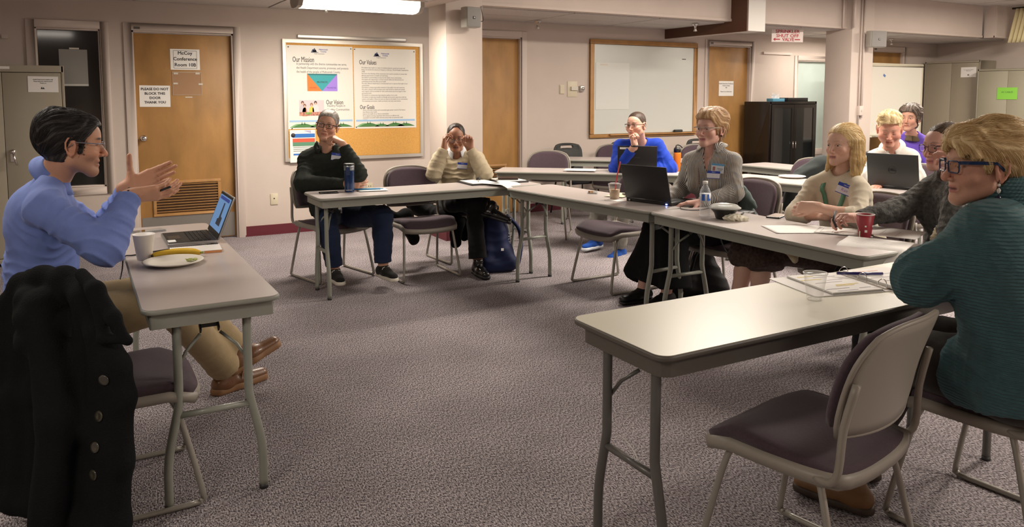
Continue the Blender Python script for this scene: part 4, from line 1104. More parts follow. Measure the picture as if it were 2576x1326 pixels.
def sprinkler(x, y, z, label):
    r = empty('sprinkler', (x, y, z), 0, label, 'sprinkler', 'ceiling sprinkler heads')
    MB().lathe([(0, 0), (.045, 0), (.040, -.012), (.018, -.02), (.012, -.05), (0, -.05)], 16).build('rose', M_chrome, r)
    MB().lathe([(0, -.05), (.012, -.055), (.024, -.09), (.005, -.092), (0, -.1)], 12).tube([(-.014, 0, -.05), (-.016, 0, -.085)], .003, 6).tube([(.014, 0, -.05), (.016, 0, -.085)], .003, 6).build('sprinkler_head', M_alu, r)
sprinkler(4.85, 7.95, ZL, 'chrome sprinkler head above the second door'); sprinkler(6.75, 7.30, ZL, 'chrome sprinkler head in front of the brown beam'); sprinkler(11.25, 7.72, ZL, 'chrome sprinkler head above the mobile whiteboard'); sprinkler(2.13, 7.4, ZL, 'small sprinkler head under the lit ceiling lamp')
for i, (dx, r_) in enumerate(((.09, .012), (.15, .016))):
    tag(MB().tube([(9.20 + dx + .08, YS - .116, 1.15 if i else 1.0), (9.20 + dx + .08, YS - .116, 2.86)], r_, 10).build('conduit', M_trim, None), ('thin' if i == 0 else 'thick') + ' painted conduit running up the right column', 'conduit', 'conduits on the right column')
o = MB().box((0, 0, 0), (.085, .045, .13)).build('light_switch', M_trim, None, bevel=.004, loc=(9.40, YS - .123, 1.25)); tag(o, 'white surface light switch on the right column', 'switch'); MB().box((0, -.026, 0), (.012, .012, .025)).build('toggle', M_trim, o)
tag(MB().tube([(9.17, YS - .15, 2.37), (9.17, YS - .15, 2.86)], .018, 10).tube([(9.10, YS - .03, 2.37), (9.10, YS - .03, 2.86)], .014, 8).build('conduit', M_trim, None), 'pair of pipes boxed on the soffit left of the right column', 'conduit')
# fluorescent fixture
lx0, lx1, ly0, ly1 = 1.70, 2.86, 6.42, 6.98
fx = empty('ceiling_lamp', ((lx0 + lx1) / 2, 6.85, 2.3), 0, 'long fluorescent ceiling lamp with glowing diffuser at the top left', 'lamp')
yc = 6.86; hw = .15
prof = [(-hw, .10), (-hw, .055), (-hw + .04, .012), (-.05, 0), (.05, 0), (hw - .04, .012), (hw, .055), (hw, .10)]
def ext(x0, x1, prof, z):
    m = MB(); n = len(prof); v = [(x, yc + a, z + b) for x in (x0, x1) for a, b in prof]
    return m.add(v, [(i, i + 1, n + i + 1, n + i) for i in range(n - 1)] + [tuple(range(n)), tuple(range(2 * n - 1, n - 1, -1))])
E_ = mat('lamp_diffuser', (1.0, .90, .74), .5, emit=5.0)
rel(ext(lx0 + .04, lx1 - .04, prof, 2.225), 'diffuser', E_, fx)
rel(ext(lx0, lx0 + .04, [(a * 1.04, b * 1.0 - .003) for a, b in prof], 2.225), 'end_cap', mat('lamp_cap', (.34, .30, .26), .5), fx); rel(ext(lx1 - .04, lx1, [(a * 1.04, b - .003) for a, b in prof], 2.225), 'end_cap', MATS['lamp_cap'], fx)
rel(MB().bx(lx0, lx1, yc - hw, yc + hw, 2.32, 2.345), 'lamp_base', M_trim, fx)
# ------------------------------------------------------------------ furniture
M_lam = mat('laminate_top', (.50, .445, .425), .32, coat=.15)
M_edge = mat('greygreen_edge', (.27, .275, .235), .45)
M_leg = mat('greygreen_steel', (.26, .27, .23), .38, coat=.2)
M_uphol = mat('purple_upholstery', (.062, .037, .050), .9, bump=.35, bscale=500, var=.12, vscale=120, sheen=.15)
M_shell = mat('taupe_shell', (.29, .26, .22), .45)
M_tube = mat('chair_tube', (.34, .32, .28), .35, .3)
M_lock = mat('dark_hinge', (.03, .03, .03), .5)

def ring_prism(mb, o, i, z0, z1):
    n = len(o); v = [(x, y, z) for z in (z0, z1) for q in (o, i) for x, y in q]
    f = []
    for k in range(n):
        j = (k + 1) % n; f += [(k, j, 2 * n + j, 2 * n + k), (n + j, n + k, 3 * n + k, 3 * n + j), (j, k, n + k, n + j), (2 * n + k, 2 * n + j, 3 * n + j, 3 * n + k)]
    return mb.add(v, f, False)
def table(label, c, L=1.83, W=.46, rz=0.0, group=None, legs=(1, 1), edge=None, leg=None, ar=.008, top=None):
    M_edge_ = edge or M_edge; M_leg_ = leg or M_leg
    t = empty('folding_table', (c[0], c[1], 0), rz, label, 'table', group)
    o = MB().prism(rrect(L, W, .045, 6), .722, .740).build('table_edge', M_edge_, t, bevel=.006, bseg=2)
    MB().prism(rrect(L - .010, W - .010, .041, 6), .7385, .7412).build('tabletop', top or M_lam, t)
    a = .025; h0, h1 = .668, .722
    m = ring_prism(MB(), rrect(L - 2 * a, W - 2 * a, ar, 5), rrect(L - 2 * a - .02, W - 2 * a - .02, ar * .6, 5), h0, h1)
    m.build('apron', M_edge_, t)
    for s, on_ in ((-1, legs[0]), (1, legs[1])):
        if not on_: continue
        x = s * (L / 2 - .075); w = W / .46
        for q in (-1, 1):
            pts = [(x, q * .118 * w, .71), (x, q * .118 * w, .42), (x, q * .120 * w, .37), (x, q * .135 * w, .30), (x, q * .152 * w, .22), (x, q * .160 * w, .16), (x, q * .162 * w, .10), (x, q * .162 * w, .012)]
            MB().tube(smooth_path(pts, 3), .0155, 10).build('leg', M_leg_, t)
            MB().tube([(x, q * .162 * w, 0), (x, q * .162 * w, .016)], .0165, 10).build('foot_cap', M_lock, t)
            MB().tube([(x - s * .012, q * .118 * w, .50), (x - s * .03, q * .085 * w, .555), (x - s * .06, q * .034 * w, .60)], .0065, 6).build('brace', M_leg_, t)
            MB().box((x - s * .11, q * .031 * w, .65), (.125, .006, .022), M=Matrix.Rotation(s * .72, 3, 'Y')).build('lock_bar', M_lock, t)
        MB().tube([(x, -.122 * w, .335), (x, .122 * w, .335)], .012, 8).build('crossbar', M_leg_, t)
        for xx, zz in ((.085, .622), (.105, .645)): MB().bx(x - s * xx - .004, x - s * xx + .004, -.034 * w, .034 * w, zz - .006, zz + .006).build('lock_plate', M_lock, t)
    return t
T_left = table('near left folding table under the laptop and paper plate', (.39, 3.70), 1.83, .46, PI / 2)
T_near = table('large pale folding table in the right foreground with ring binder', (2.285, 1.815), 1.83, .46, 0, top=mat('laminate_cream', (.66, .64, .53), .34, coat=.1), edge=mat('brown_grey_edge', (.105, .092, .078), .45), leg=mat('dark_grey_steel', (.105, .10, .092), .4, coat=.2), ar=.045)
T_dark = table('back folding table with blue tumbler and open folder', (2.365, 5.51), 1.83, .46, 0)
T_mid = table('folding table carrying the black laptop and iced coffee', (3.20, 4.475), 1.53, .46, PI / 2 + .115)
T_3 = table('folding table carrying the bottle, black bowl and red cup', (3.30, 2.93), 1.53, .50, PI / 2 - .02)
def edge_table(label, p, d, L=1.83, W=.46):
    d = Vector((d[0], d[1], 0)).normalized(); n = Vector((-d.y, d.x, 0)); 
    if n.x < 0: n = -n
    c = Vector((p[0], p[1], 0)) + d * L / 2 + n * W / 2
    return table(label, c, L, W, math.atan2(d.y, d.x))
T_a = edge_table('second row folding table in front of the man in blue', (3.42, 6.40), (.77, -.645))
T_b = edge_table('second row folding table with grey laptop and paper plate', (4.90, 4.98), (.22, -.95))
T_c = edge_table('third row folding table below the oak whiteboard', (4.66, 7.25), (.77, -.64))
T_d = edge_table('third row folding table before the black cabinet', (6.0, 5.83), (.06, -1))

# stacking chair with purple upholstery
def chair_parts(root):
    # seat cushion: waterfall front, slight dish
    def seat(u, v):
        x = (u - .5) * 2; y = (v - .5) * 2
        px = x * (.235 - .018 * max(0, -y)) ; py = y * .225
        r = (abs(x) ** 4 + abs(y) ** 4)
        z = .474 - .018 * min(1, r) ** 2 - .010 * (1 - x * x) * (1 - y * y) - (.030 * max(0, y - .55) / .45 if y > .55 else 0) + .014 * math.sin((y + .2) * 2.4) + .012 * x * x 
        k = 1 - .10 * (abs(x * y) ** 3)
        return (px * k, py * k, z)
    MB().grid(14, 14, seat, .032).build('seat', M_uphol, root, bevel=0)
    def pan(u, v):
        x = (u - .5) * 2; y = (v - .5) * 2; k = 1 - .10 * (abs(x * y) ** 3)
        return (x * .243 * k, y * .233 * k, .447 - (.030 * max(0, y - .55) / .45) - .006 * (1 - x * x) + .008 * x * x)
    MB().grid(8, 8, pan, .036).build('seat_pan', M_shell, root)
    def backf(off, w, z0, z1):
        def f(u, v):
            x = (u - .5) * 2; t = v
            hw = w * (1 - .20 * max(0, (t - .55) / .45) ** 2.2 - .07 * max(0, (.2 - t) / .2) ** 2)
            z = z0 + (z1 - z0) * t - .030 * (abs(x) ** 3) * (t ** 3) + .012 * (abs(x) ** 2) * (1 - t)
            y = -.232 - .085 * t + .040 * x * x * (1) + .012 * math.sin(t * PI) + off
            return (x * hw, y, z)
        return f
    MB().grid(14, 10, backf(0, .228, .548, .868), -.010).build('back_shell', M_shell, root)
    fb = backf(0, .228, .548, .868); ring = [fb(i / 14, 0) for i in range(15)] + [fb(1, j / 10) for j in range(1, 11)] + [fb(1 - i / 14, 1) for i in range(1, 15)] + [fb(0, 1 - j / 10) for j in range(1, 10)]
    MB().tube([(x, y - .004, z) for x, y, z in ring], .008, 6, True).build('shell_rim', M_shell, root)
    MB().grid(14, 10, backf(.020, .214, .562, .857), .018).build('back_cushion', M_uphol, root)
    for s in (-1, 1):
        MB().tube(smooth_path([(s * .228, -.150, .436), (s * .238, -.195, .440), (s * .240, -.218, .48), (s * .234, -.226, .60), (s * .226, -.252, .72)], 3), [.011] * 13, 8).build('back_post', M_shell, root)
        pts = [(s * .205, -.150, .420), (s * .215, -.175, .34), (s * .242, -.245, .045), (s * .244, -.240, .018), (s * .244, -.20, .011), (s * .244, .165, .011), (s * .243, .205, .020), (s * .240, .212, .050), (s * .212, .150, .34), (s * .205, .120, .420)]
        MB().tube(smooth_path(pts, 3), .0105, 8).build('sled_leg', M_tube, root)
    return root
chair0 = chair_parts(empty('stacking_chair', (0, 0, 0)))
def put_chair(x, y, deg, label, first=[True]):
    if first[0]: c = chair0; first[0] = False
    else: c = copy_tree(chair0)
    c.location = (x, y, 0); c.rotation_euler = (0, 0, R_(deg)); tag(c, label, 'chair', 'purple stacking chairs'); return c
put_chair(1.885, 1.52, 11, 'empty purple chair in the right foreground seen from behind')
put_chair(2.66, 1.40, 5, 'purple chair under the woman in the teal sweater')
put_chair(-.20, 3.64, -90, 'chair at the left edge under the man in the light blue shirt')
put_chair(.125, 3.085, -90, 'chair draped with a black coat at the left table').scale = (1, 1, .945)
put_chair(1.765, 6.06, 194, 'purple chair under the man in the dark jacket')
put_chair(2.40, 5.73, 180, 'empty purple chair between the dark jacket man and the beige sweater man')
put_chair(2.99, 6.17, 184, 'purple chair under the man in the beige sweater')
put_chair(3.55, 4.69, 92, 'empty purple chair behind the table with the black laptop')
put_chair(3.93, 3.86, 95, 'purple chair under the woman in the striped shirt')
put_chair(3.98, 2.93, 90, 'purple chair under the blonde woman in cream')
put_chair(4.02, 2.36, 90, 'purple chair under the woman in the grey sweater')
put_chair(4.20, 6.72, 140, 'empty purple chair behind the left end of the second row table')
put_chair(4.98, 6.05, 140, 'purple chair under the man in the blue jacket')
put_chair(5.47, 7.25, 140, 'purple chair left of the man in blue in the third row')
put_chair(6.35, 6.75, 140, 'purple chair behind the orange bottle in the third row')
put_chair(5.78, 4.86, 95, 'purple chair with a dark grey coat in the second row')
put_chair(6.05, 3.95, 100, 'purple chair under the person in the white shirt')
put_chair(7.05, 5.15, 92, 'purple chair behind the third row table near the black cabinet')

# black perforated chairs
M_mesh = mat('black_perforated', (.022, .022, .020), .5, bump=.9, bscale=160)
M_cast = mat('dark_chair_frame', (.03, .03, .03), .4)
def task_parts(root):
    def f(u, v):
        x = (u - .5) * 2; hw = .225 * (1 - .10 * v - .14 * max(0, (v - .8) / .2) ** 2) * (1 - .18 * (1 - v) ** 2)
        return (x * hw, -.20 - .07 * v + .05 * x * x, .50 + .37 * v - .022 * abs(x) ** 3)
    nx, ny = 14, 12; g = MB(); vs = [f(i / nx, j / ny) for j in range(ny + 1) for i in range(nx + 1)]
    hole = {(i, 10) for i in (4, 5, 6, 7, 8, 9)}
    fs = [(j * (nx + 1) + i, j * (nx + 1) + i + 1, (j + 1) * (nx + 1) + i + 1, (j + 1) * (nx + 1) + i) for j in range(ny) for i in range(nx) if (i, j) not in hole]
    g.add(vs, fs, True); o = g.build('backrest', M_mesh, root); md = o.modifiers.new('s', 'SOLIDIFY'); md.thickness = .012
    MB().grid(8, 8, lambda u, v: ((u - .5) * .46, (v - .5) * .44, .455 - .02 * (2 * v - 1) ** 2 * (v > .5)), .03).build('seat', mat('black_seat', (.02, .02, .022), .8), root)
    for s in (-1, 1):
        MB().tube([(s * .20, -.16, .43), (s * .215, -.20, .52), (s * .21, -.24, .70)], .012, 8).build('back_post', M_cast, root)
        for t in (-1, 1): MB().tube([(s * .19, t * .16, .44), (s * .23, t * .22, .02)], .011, 8).build('leg', M_cast, root)
    return root
task0 = task_parts(empty('perforated_chair', (0, 0, 0)))
for i, (x, y, dg, lb) in enumerate(((5.27, 7.72, 178, 'black perforated chair by the wall, leftmost under the oak whiteboard'), (6.12, 7.72, 176, 'black perforated chair by the wall behind the man in blue'), (7.35, 7.66, 172, 'black perforated chair by the wall behind the orange bottle'), (9.35, 6.05, 150, 'black chair behind the person in the white shirt'))):
    c = task0 if i == 0 else copy_tree(task0); c.location = (x, y, 0); c.rotation_euler = (0, 0, R_(dg)); tag(c, lb, 'chair', 'black perforated chairs')

# steel cabinets
def cabinet(label, x, y, rz, w, d, h, m, doors=((0, .5), (.5, 1)), header=.03, handle='lever', gap=M_dark):
    """front faces local -Y; origin at the front left bottom corner"""
    c = empty('steel_cabinet', (x, y, 0), rz, label, 'cabinet')
    MB().bx(0, w, .02, d, .03, h).bx(0, .018, 0, .02, .0, h).bx(w - .018, w, 0, .02, 0, h).bx(0, w, 0, .02, h - header, h).bx(0, w, 0, .02, .03, .07).build('cabinet_body', m, c, bevel=.003)
    for a, b in doors:
        x0 = .02 + a * (w - .04) + .002; x1 = .02 + b * (w - .04) - .002
        MB().bx(x0, x1, -.002, .018, .075, h - header - .006).build('door', m, c, bevel=.002)
    return c
cl = cabinet('beige steel cabinet at the left edge behind the man in blue shirt', -.98, 7.74, 0, .90, .44, 1.712, M_cab, header=.055)
hb = MB().box((0, 0, 0), (.035, .008, .10)).tube([(0, -.01, .02), (.004, -.03, .02), (.012, -.038, -.02), (.026, -.035, -.075)], .008, 8).lathe([(0, 0), (.02, 0), (.02, .012), (0, .014)], 14, (0, -.004, .035), Matrix.Rotation(PI / 2, 3, 'X')).build('handle', M_chrome, cl); hb.location = (.50, -.006, .95)
s = sheet('cabinet_notice', -.345, -.122, 1.487, 1.622, 7.736, 'small white notice with fine print on the left steel cabinet', 'paper', tilt=.01)
on(s, 'lettering', 'Health Department supplies only\nPlease keep this cabinet locked\nThank you', .011, M_ink, 0, .025, bold=.0002, space=1.4); MB().add([(-.02, -.0018, -.04), (-.005, -.0018, -.04), (-.012, -.0018, -.02)], [(0, 1, 2)]).add([(-.008, -.0018, -.04), (.01, -.0018, -.04), (0, -.0018, -.024)], [(0, 1, 2)]).build('emblem', M_ink, s)
tag(MB().box((0, 0, 0), (.09, .002, .022)).build('cabinet_label', M_paper, None, loc=(-.515, 7.737, 1.692)), 'narrow blank label strip on top rail of left cabinet', 'label')
c1 = cabinet('tall beige steel cabinet in the far right corner with paper notice', 12.80, 8.13, -PI / 2, .93, .46, 2.03, M_cab)
for q in (-.032, .032):
    o = MB().lathe([(0, 0), (.020, 0), (.018, .01), (.008, .02), (.013, .035), (0, .038)], 12, (0, 0, 0), Matrix.Rotation(PI / 2, 3, 'X')).tube([(0, -.02, 0), (.0, -.03, -.045)], .006, 6).build('handle', M_chrome, c1); o.location = (.465 + q * 1.6, 0, 1.02)
o = MB().box((0, 0, 0), (.25, .002, .165)).build('notice', M_paper, None); o.location = (12.795, 7.38, 1.84); o.rotation_euler = (0, 0, -PI / 2); tag(o, 'white paper notice on the tall cabinet in the far corner', 'paper')
on(o, 'lettering', 'Do not block cabinet\nThank you', .018, M_grey_ink, 0, .03, bold=.0002); MB().box((0, -.002, -.045), (.03, .001, .02)).build('emblem', M_grey_ink, o)
c2 = cabinet('lower greenish steel cabinet at the right edge with green note', 12.62, 7.13, -PI / 2, 1.10, .62, 1.875, M_cab2, doors=((0, .42), (.42, 1)))
o = MB().box((0, 0, 0), (.30, .002, .185)).build('note', mat('green_note', (.22, .55, .06), .6), None); o.location = (12.612, 6.66, 1.49); o.rotation_euler = (0, 0, -PI / 2); tag(o, 'bright green paper note on the right edge cabinet', 'note'); on(o, 'lettering', 'AV CABLES', .035, mat('dark_green_ink', (.06, .16, .03), .6), 0, .02, bold=.0003)

# black glazed cabinet
g = empty('glazed_cabinet', (8.53, 7.68, 0), 0, 'black cabinet with glass doors beside the third door', 'cabinet')
w, d, h = .97, .48, 1.37
M_bw = mat('black_wood', (.008, .006, .0055), .35, coat=.3)
MB().bx(0, .03, 0, d, 0, h).bx(w - .03, w, 0, d, 0, h).bx(0, w, d - .02, d, 0, h).bx(0, w, 0, d, h - .035, h).bx(0, w, 0, d, 0, .06).build('cabinet_body', M_bw, g, bevel=.003)
for z in (.42, .80, 1.08): MB().bx(.03, w - .03, .05, d - .02, z, z + .02).build('shelf', M_bw, g)
for a, b in ((.03, w / 2 - .002), (w / 2 + .002, w - .03)):
    m = MB(); t = .05; m.bx(a, b, -.012, .006, .065, .065 + t).bx(a, b, -.012, .006, h - .04 - t, h - .04).bx(a, a + t, -.012, .006, .065 + t, h - .04 - t).bx(b - t, b, -.012, .006, .065 + t, h - .04 - t)
    dr = m.build('door', M_bw, g); MB().bx(a + t, b - t, -.005, -.001, .065 + t, h - .04 - t).build('pane', mat('smoked_glass', (.012, .014, .014), .06, spec=.9), dr)
    MB().tube([(a + .025 if a > .1 else b - .025, -.03, .70), (a + .025 if a > .1 else b - .025, -.03, .80)], .006, 6).build('handle', M_chrome, dr)
o = MB().box((0, 0, 0), (.42, .28, .055)).build('av_box', M_black, None, bevel=.006, loc=(9.20, 7.90, 1.398)); tag(o, 'flat black player box on top of the black cabinet', 'box')
o = MB().box((0, 0, 0), (.24, .12, .045)).build('tissue_box', mat('tissue_blue', (.12, .36, .52), .5), None, bevel=.003, loc=(8.83, 7.85, 1.393)); tag(o, 'light blue tissue box on top of the black cabinet', 'tissue box')
MB().grid(6, 5, lambda u, v: ((u - .5) * .16 + .01 * math.sin(v * 9), .02 * math.sin(u * 14) * (.3 + v), .02 + .085 * v * (.7 + .3 * math.sin(u * 9)))).build('tissue', mat('tissue_white', (.75, .75, .74), .8), o)

# mobile whiteboard in front of the fourth door
mw = empty('mobile_whiteboard', (11.0, 7.45, 0), 0, 'mobile whiteboard with pale frame standing before the far door', 'whiteboard')
w = 1.32; MB().bx(-w / 2 + .03, w / 2 - .03, -.012, .012, .86, 1.91).build('board_surface', mat('pale_board', (.70, .68, .60), .3, coat=.3), mw)
m = MB(); m.bx(-w / 2, w / 2, -.02, .02, 1.90, 1.945).bx(-w / 2, w / 2, -.02, .02, .825, .865).bx(-w / 2, -w / 2 + .035, -.02, .02, .865, 1.90).bx(w / 2 - .035, w / 2, -.02, .02, .865, 1.90); m.build('board_frame', mat('ivory_frame', (.56, .52, .40), .5), mw, bevel=.004)
for s in (-1, 1):
    MB().tube([(s * .62, .03, .85), (s * .62, .03, .06)], .018, 8).build('leg', M_alu, mw); MB().tube([(s * .62, -.28, .06), (s * .62, .30, .06)], .018, 8).build('foot', M_alu, mw)
MB().box((0, -.05, .845), (1.1, .07, .014)).build('pen_tray', M_alu, mw); MB().box((-.30, -.0135, 1.76), (.055, .001, .035), M=Matrix.Rotation(.5, 3, 'Y')).build('blue_mark', mat('mark_blue', (.10, .18, .45), .6), mw)

# desk with papers far right behind the person in white
t = empty('side_desk', (10.42, 6.50, 0), -.1, 'far desk with trays behind the person in white shirt', 'desk')
MB().bx(-.55, .55, -.30, .30, .70, .735).build('desktop', mat('desk_grey', (.36, .35, .33), .5), t, bevel=.004); MB().bx(-.53, -.49, -.28, .28, 0, .70).build('side_panel', M_cast, t); MB().bx(.49, .53, -.28, .28, 0, .70).build('side_panel', M_cast, t)
o = MB().box((0, 0, 0), (.36, .26, .06)).build('paper_tray', mat('tray_grey', (.38, .42, .44), .5), None, bevel=.004, loc=(10.1, 6.5, .766)); tag(o, 'grey tray on the far desk beside the right column', 'tray')
tag(MB().box((0, 0, 0), (.32, .23, .03)).build('paper_stack', M_paper, None, loc=(10.1, 6.5, .812)), 'white papers lying in the far desk tray', 'paper')
# folded paper hanging at the top right corner
cu = empty('wall_curtain', (13.0, 6.55, 2.2), 0, 'cream pleated fabric strip hanging in the upper right corner', 'curtain')
rel(MB().grid(24, 6, lambda u, v: (12.75 + .02 * math.sin(u * 26), 6.42 + .26 * u + .10 * v, 2.80 - .52 * v), .004), 'pleated_cloth', mat('cream_cloth', (.66, .58, .34), .8), cu)
rel(MB().tube([(12.80, 6.38, 2.81), (12.80, 6.75, 2.81)], .015, 8), 'curtain_rod', M_dark, cu)
# ------------------------------------------------------------------ poses (joints in the room; 'l'/'r' are the person's own left and right)
IL = Vector((-.87, .49, 0)); UPZ = Vector((0, 0, 1))
V = Vector
POSE = {}
POSE['P1'] = dict(head=at(183, 364, 2.97), hf=(1, .10, -.10), hu=(.08, 0, 1), nb=at(128, 452, 3.00), ch=at(105, 560, 3.06), pv=(-.15, 3.57, .59), facing=V((1, 0, 0)),
    sr=at(112, 515, 2.84), sl=at(122, 500, 3.18), er=at(262, 622, 2.86), el=at(262, 600, 3.28), wr=at(330, 492, 2.98), wl=at(322, 470, 3.20),
    handr=dict(d=(1, .15, .05), n=(-.05, .75, .65), side=-1, curl=(.20, .24, .26, .28), thumb=(.4, .85, .3), spread=.02, sc=1.06), handl=dict(d=(1, .1, .32), n=(0, -1, .25), side=-1, curl=(.16, .20, .24, .28), thumb=(1, .25, .1), spread=.035, sc=1.06, tc=.05),
    hr=(-.10, 3.48, .55), hl=(-.10, 3.66, .55), kr=(.31, 3.56, .57), kl=(.34, 3.78, .58), ar=(.60, 3.92, .105), al=(.64, 3.93, .20), fr=(.9, .42, 0), fl=(.9, .30, .30), ful=(-.30, 0, 1))
POSE['P2'] = dict(head=at(823, 317, 6.12), hf=(-.42, -.90, .03), hu=V((0, 0, 1)) + V((.87, -.49, 0)) * .20, nb=at(822, 375, 6.20), ch=at(826, 430, 6.22), pv=at(848, 520, 6.20), facing=V((-.28, -.96, 0)),
    sr=at(770, 398, 6.18), sl=at(876, 400, 6.18), er=at(764, 462, 6.05), el=at(900, 437, 5.94), wr=at(872, 463, 5.92), wl=at(862, 362, 5.98),
    handr=dict(d=(.87, -.4, 0), n=(-.3, .9, 0), side=1, curl=(.5, .5, .5, .5)), handl=dict(d=V((-.87, .49, 0)) * .75 + V((0, 0, .55)) + V((0, .15, 0)), n=(-.3, .4, -.8), side=-1, curl=(.75, .9, 1.0, 1.1), thumb=(.5, .6, .5)),
    hr=at(830, 538, 6.12), hl=at(870, 538, 6.12), kr=at(822, 552, 5.78), kl=at(962, 545, 5.86), ar=at(842, 676, 5.86), al=at(964, 668, 5.86), fr=(-.05, -1, 0), fl=(.12, -1, 0))
POSE['P3'] = dict(head=at(1147, 347, 6.72), hf=(-.43, -.88, -.16), nb=at(1150, 393, 6.84), ch=at(1152, 430, 6.86), pv=at(1152, 496, 6.80), facing=V((-.43, -.9, 0)),
    sr=at(1105, 396, 6.82), sl=at(1200, 396, 6.82), er=at(1090, 440, 6.52), el=at(1218, 438, 6.52), wr=at(1117, 372, 6.52), wl=at(1182, 375, 6.52),
    handr=dict(d=(.05, .05, 1), n=(.80, -.3, 0), side=1, curl=(.95, .95, .8, .7), thumb=(.45, .8, .6), sc=.95), handl=dict(d=(-.05, .05, 1), n=(-.55, -.6, 0), side=-1, curl=(.95, .95, .8, .7), thumb=(.45, .8, .6), sc=.95),
    hr=at(1128, 510, 6.76), hl=at(1172, 510, 6.76), kr=at(1140, 512, 6.38), kl=at(1192, 512, 6.30), ar=at(1236, 520, 6.28), al=at(1203, 662, 6.26), fr=(.7, -.75, -.25), fur=(.3, .1, 1), fl=(-.1, -1, 0))
POSE['P4'] = dict(head=at(1600, 316, 7.12), hf=(-.93, -.38, -.02), nb=at(1610, 362, 7.30), ch=at(1608, 405, 7.36), pv=at(1605, 492, 7.50), facing=V((-.80, -.6, 0)),
    sr=at(1562, 366, 7.30), sl=at(1652, 364, 7.26), er=at(1552, 422, 7.24), el=at(1684, 423, 7.24), wr=at(1597, 366, 7.05), wl=at(1632, 430, 7.20),
    handr=dict(d=(-.25, .05, 1), n=(.1, -.9, 0), side=-1, curl=(1.2, 1.2, 1.2, 1.2), thumb=(.5, .6, .5), sc=1.02), handl=dict(d=(-.85, .4, 0), n=(0, 0, -1), side=-1, curl=(.3, .3, .3, .3)),
    hr=at(1585, 500, 7.42), hl=at(1630, 500, 7.36), kr=at(1508, 520, 7.18), kl=at(1560, 535, 6.96), ar=at(1500, 600, 7.28), al=at(1560, 625, 7.1), fr=(-1, -.3, 0), fl=(-1, -.4, 0))
POSE['P5'] = dict(head=at(1786, 326, 5.14), hf=(-.97, -.24, .02), nb=at(1792, 383, 5.18), ch=at(1790, 440, 5.22), pv=(3.93, 3.86, .585), facing=V((-1, -.25, 0)),
    sr=at(1738, 402, 5.28), sl=at(1842, 402, 5.08), er=at(1716, 474, 5.34), el=at(1848, 486, 5.02), wr=at(1678, 504, 5.20), wl=at(1760, 510, 5.00),
    handr=dict(d=(-1, -.1, 0), n=(0, 0, -1), side=-1, curl=(.3, .3, .3, .3), sc=.9), handl=dict(d=(-.8, .6, 0), n=(0, 0, -1), side=1, curl=(.3, .3, .3, .3), sc=.9),
    hr=(3.86, 3.96, .52), hl=(3.86, 3.78, .52), kr=(3.50, 4.14, .54), kl=(3.48, 3.92, .54), ar=(3.44, 4.20, .10), al=(3.50, 4.02, .10), fr=(-1, .0, 0), fl=(-1, -.1, 0))
POSE['P6'] = dict(head=at(2119, 366, 4.44), hf=(-1, -.03, -.02), nb=at(2122, 436, 4.50), ch=at(2118, 500, 4.52), pv=(3.98, 2.92, .575), facing=V((-1, 0, 0)),
    sr=at(2046, 466, 4.58), sl=at(2160, 472, 4.36), er=at(2000, 540, 4.50), el=at(2160, 548, 4.22), wr=at(2078, 543, 4.30), wl=at(2050, 520, 4.26),
    handr=dict(d=V((.80, -.5, .25)), n=(-.4, -.2, -.8), side=1, curl=(.3, .3, .3, .3), sc=.92), handl=dict(d=V((-.45, .80, -.10)), n=(.85, .3, -.35), side=1, curl=(.55, .6, .6, .6), sc=.90, thumb=(.4, .9, .3)),
    hr=(3.92, 3.01, .52), hl=(3.92, 2.84, .52), kr=(3.52, 3.30, .55), kl=(3.50, 3.16, .55), ar=(3.44, 3.34, .10), al=(3.46, 3.20, .10), fr=(-1, 0, 0), fl=(-1, 0, 0))
POSE['P7'] = dict(head=at(2238, 326, 6.02), hf=(-.76, -.52, -.34), nb=at(2245, 376, 6.16), ch=at(2246, 420, 6.22), pv=at(2250, 520, 6.40), facing=V((-.86, -.5, 0)),
    sr=at(2200, 394, 6.18), sl=at(2292, 394, 6.10), er=at(2180, 442, 6.16), el=at(2306, 444, 6.08), wr=at(2214, 468, 6.06), wl=at(2272, 470, 6.02),
    handr=dict(d=(-1, -.3, 0), n=(0, 0, -1), side=-1), handl=dict(d=(-1, 0, 0), n=(0, 0, -1), side=1), hr=at(2235, 505, 6.25), hl=at(2265, 505, 6.2), kr=at(2190, 510, 5.95), kl=at(2215, 515, 5.85), ar=at(2190, 630, 5.95), al=at(2220, 640, 5.85), fr=(-1, -.3, 0), fl=(-1, -.3, 0))
POSE['P8'] = dict(head=at(2374, 371, 3.92), hf=(-.97, .24, -.06), hu=(0.1, 0, 1), nb=at(2398, 440, 4.00), ch=at(2400, 520, 4.04), pv=(4.03, 2.32, .58), facing=V((-1, .15, 0)),
    sr=at(2345, 470, 4.12), sl=at(2440, 490, 3.86), er=at(2262, 528, 4.12), el=at(2395, 590, 3.68), wr=at(2158, 548, 4.04), wl=at(2404, 448, 3.76),
    handr=dict(d=V((-.85, .35, .16)), n=(.2, -.3, -.9), side=-1, curl=(.7, .75, .8, .85), thumb=(.5, .8, .5), sc=.98), handl=dict(d=V((-.25, .15, .95)), n=(-.2, .9, 0), side=-1, curl=(.5, .6, .9, 1.0), thumb=(.5, .6, .5), sc=.95),
    hr=(3.98, 2.42, .52), hl=(3.98, 2.24, .52), kr=(3.56, 2.50, .54), kl=(3.54, 2.28, .54), ar=(3.50, 2.48, .1), al=(3.52, 2.30, .1), fr=(-1, 0, 0), fl=(-1, 0, 0))
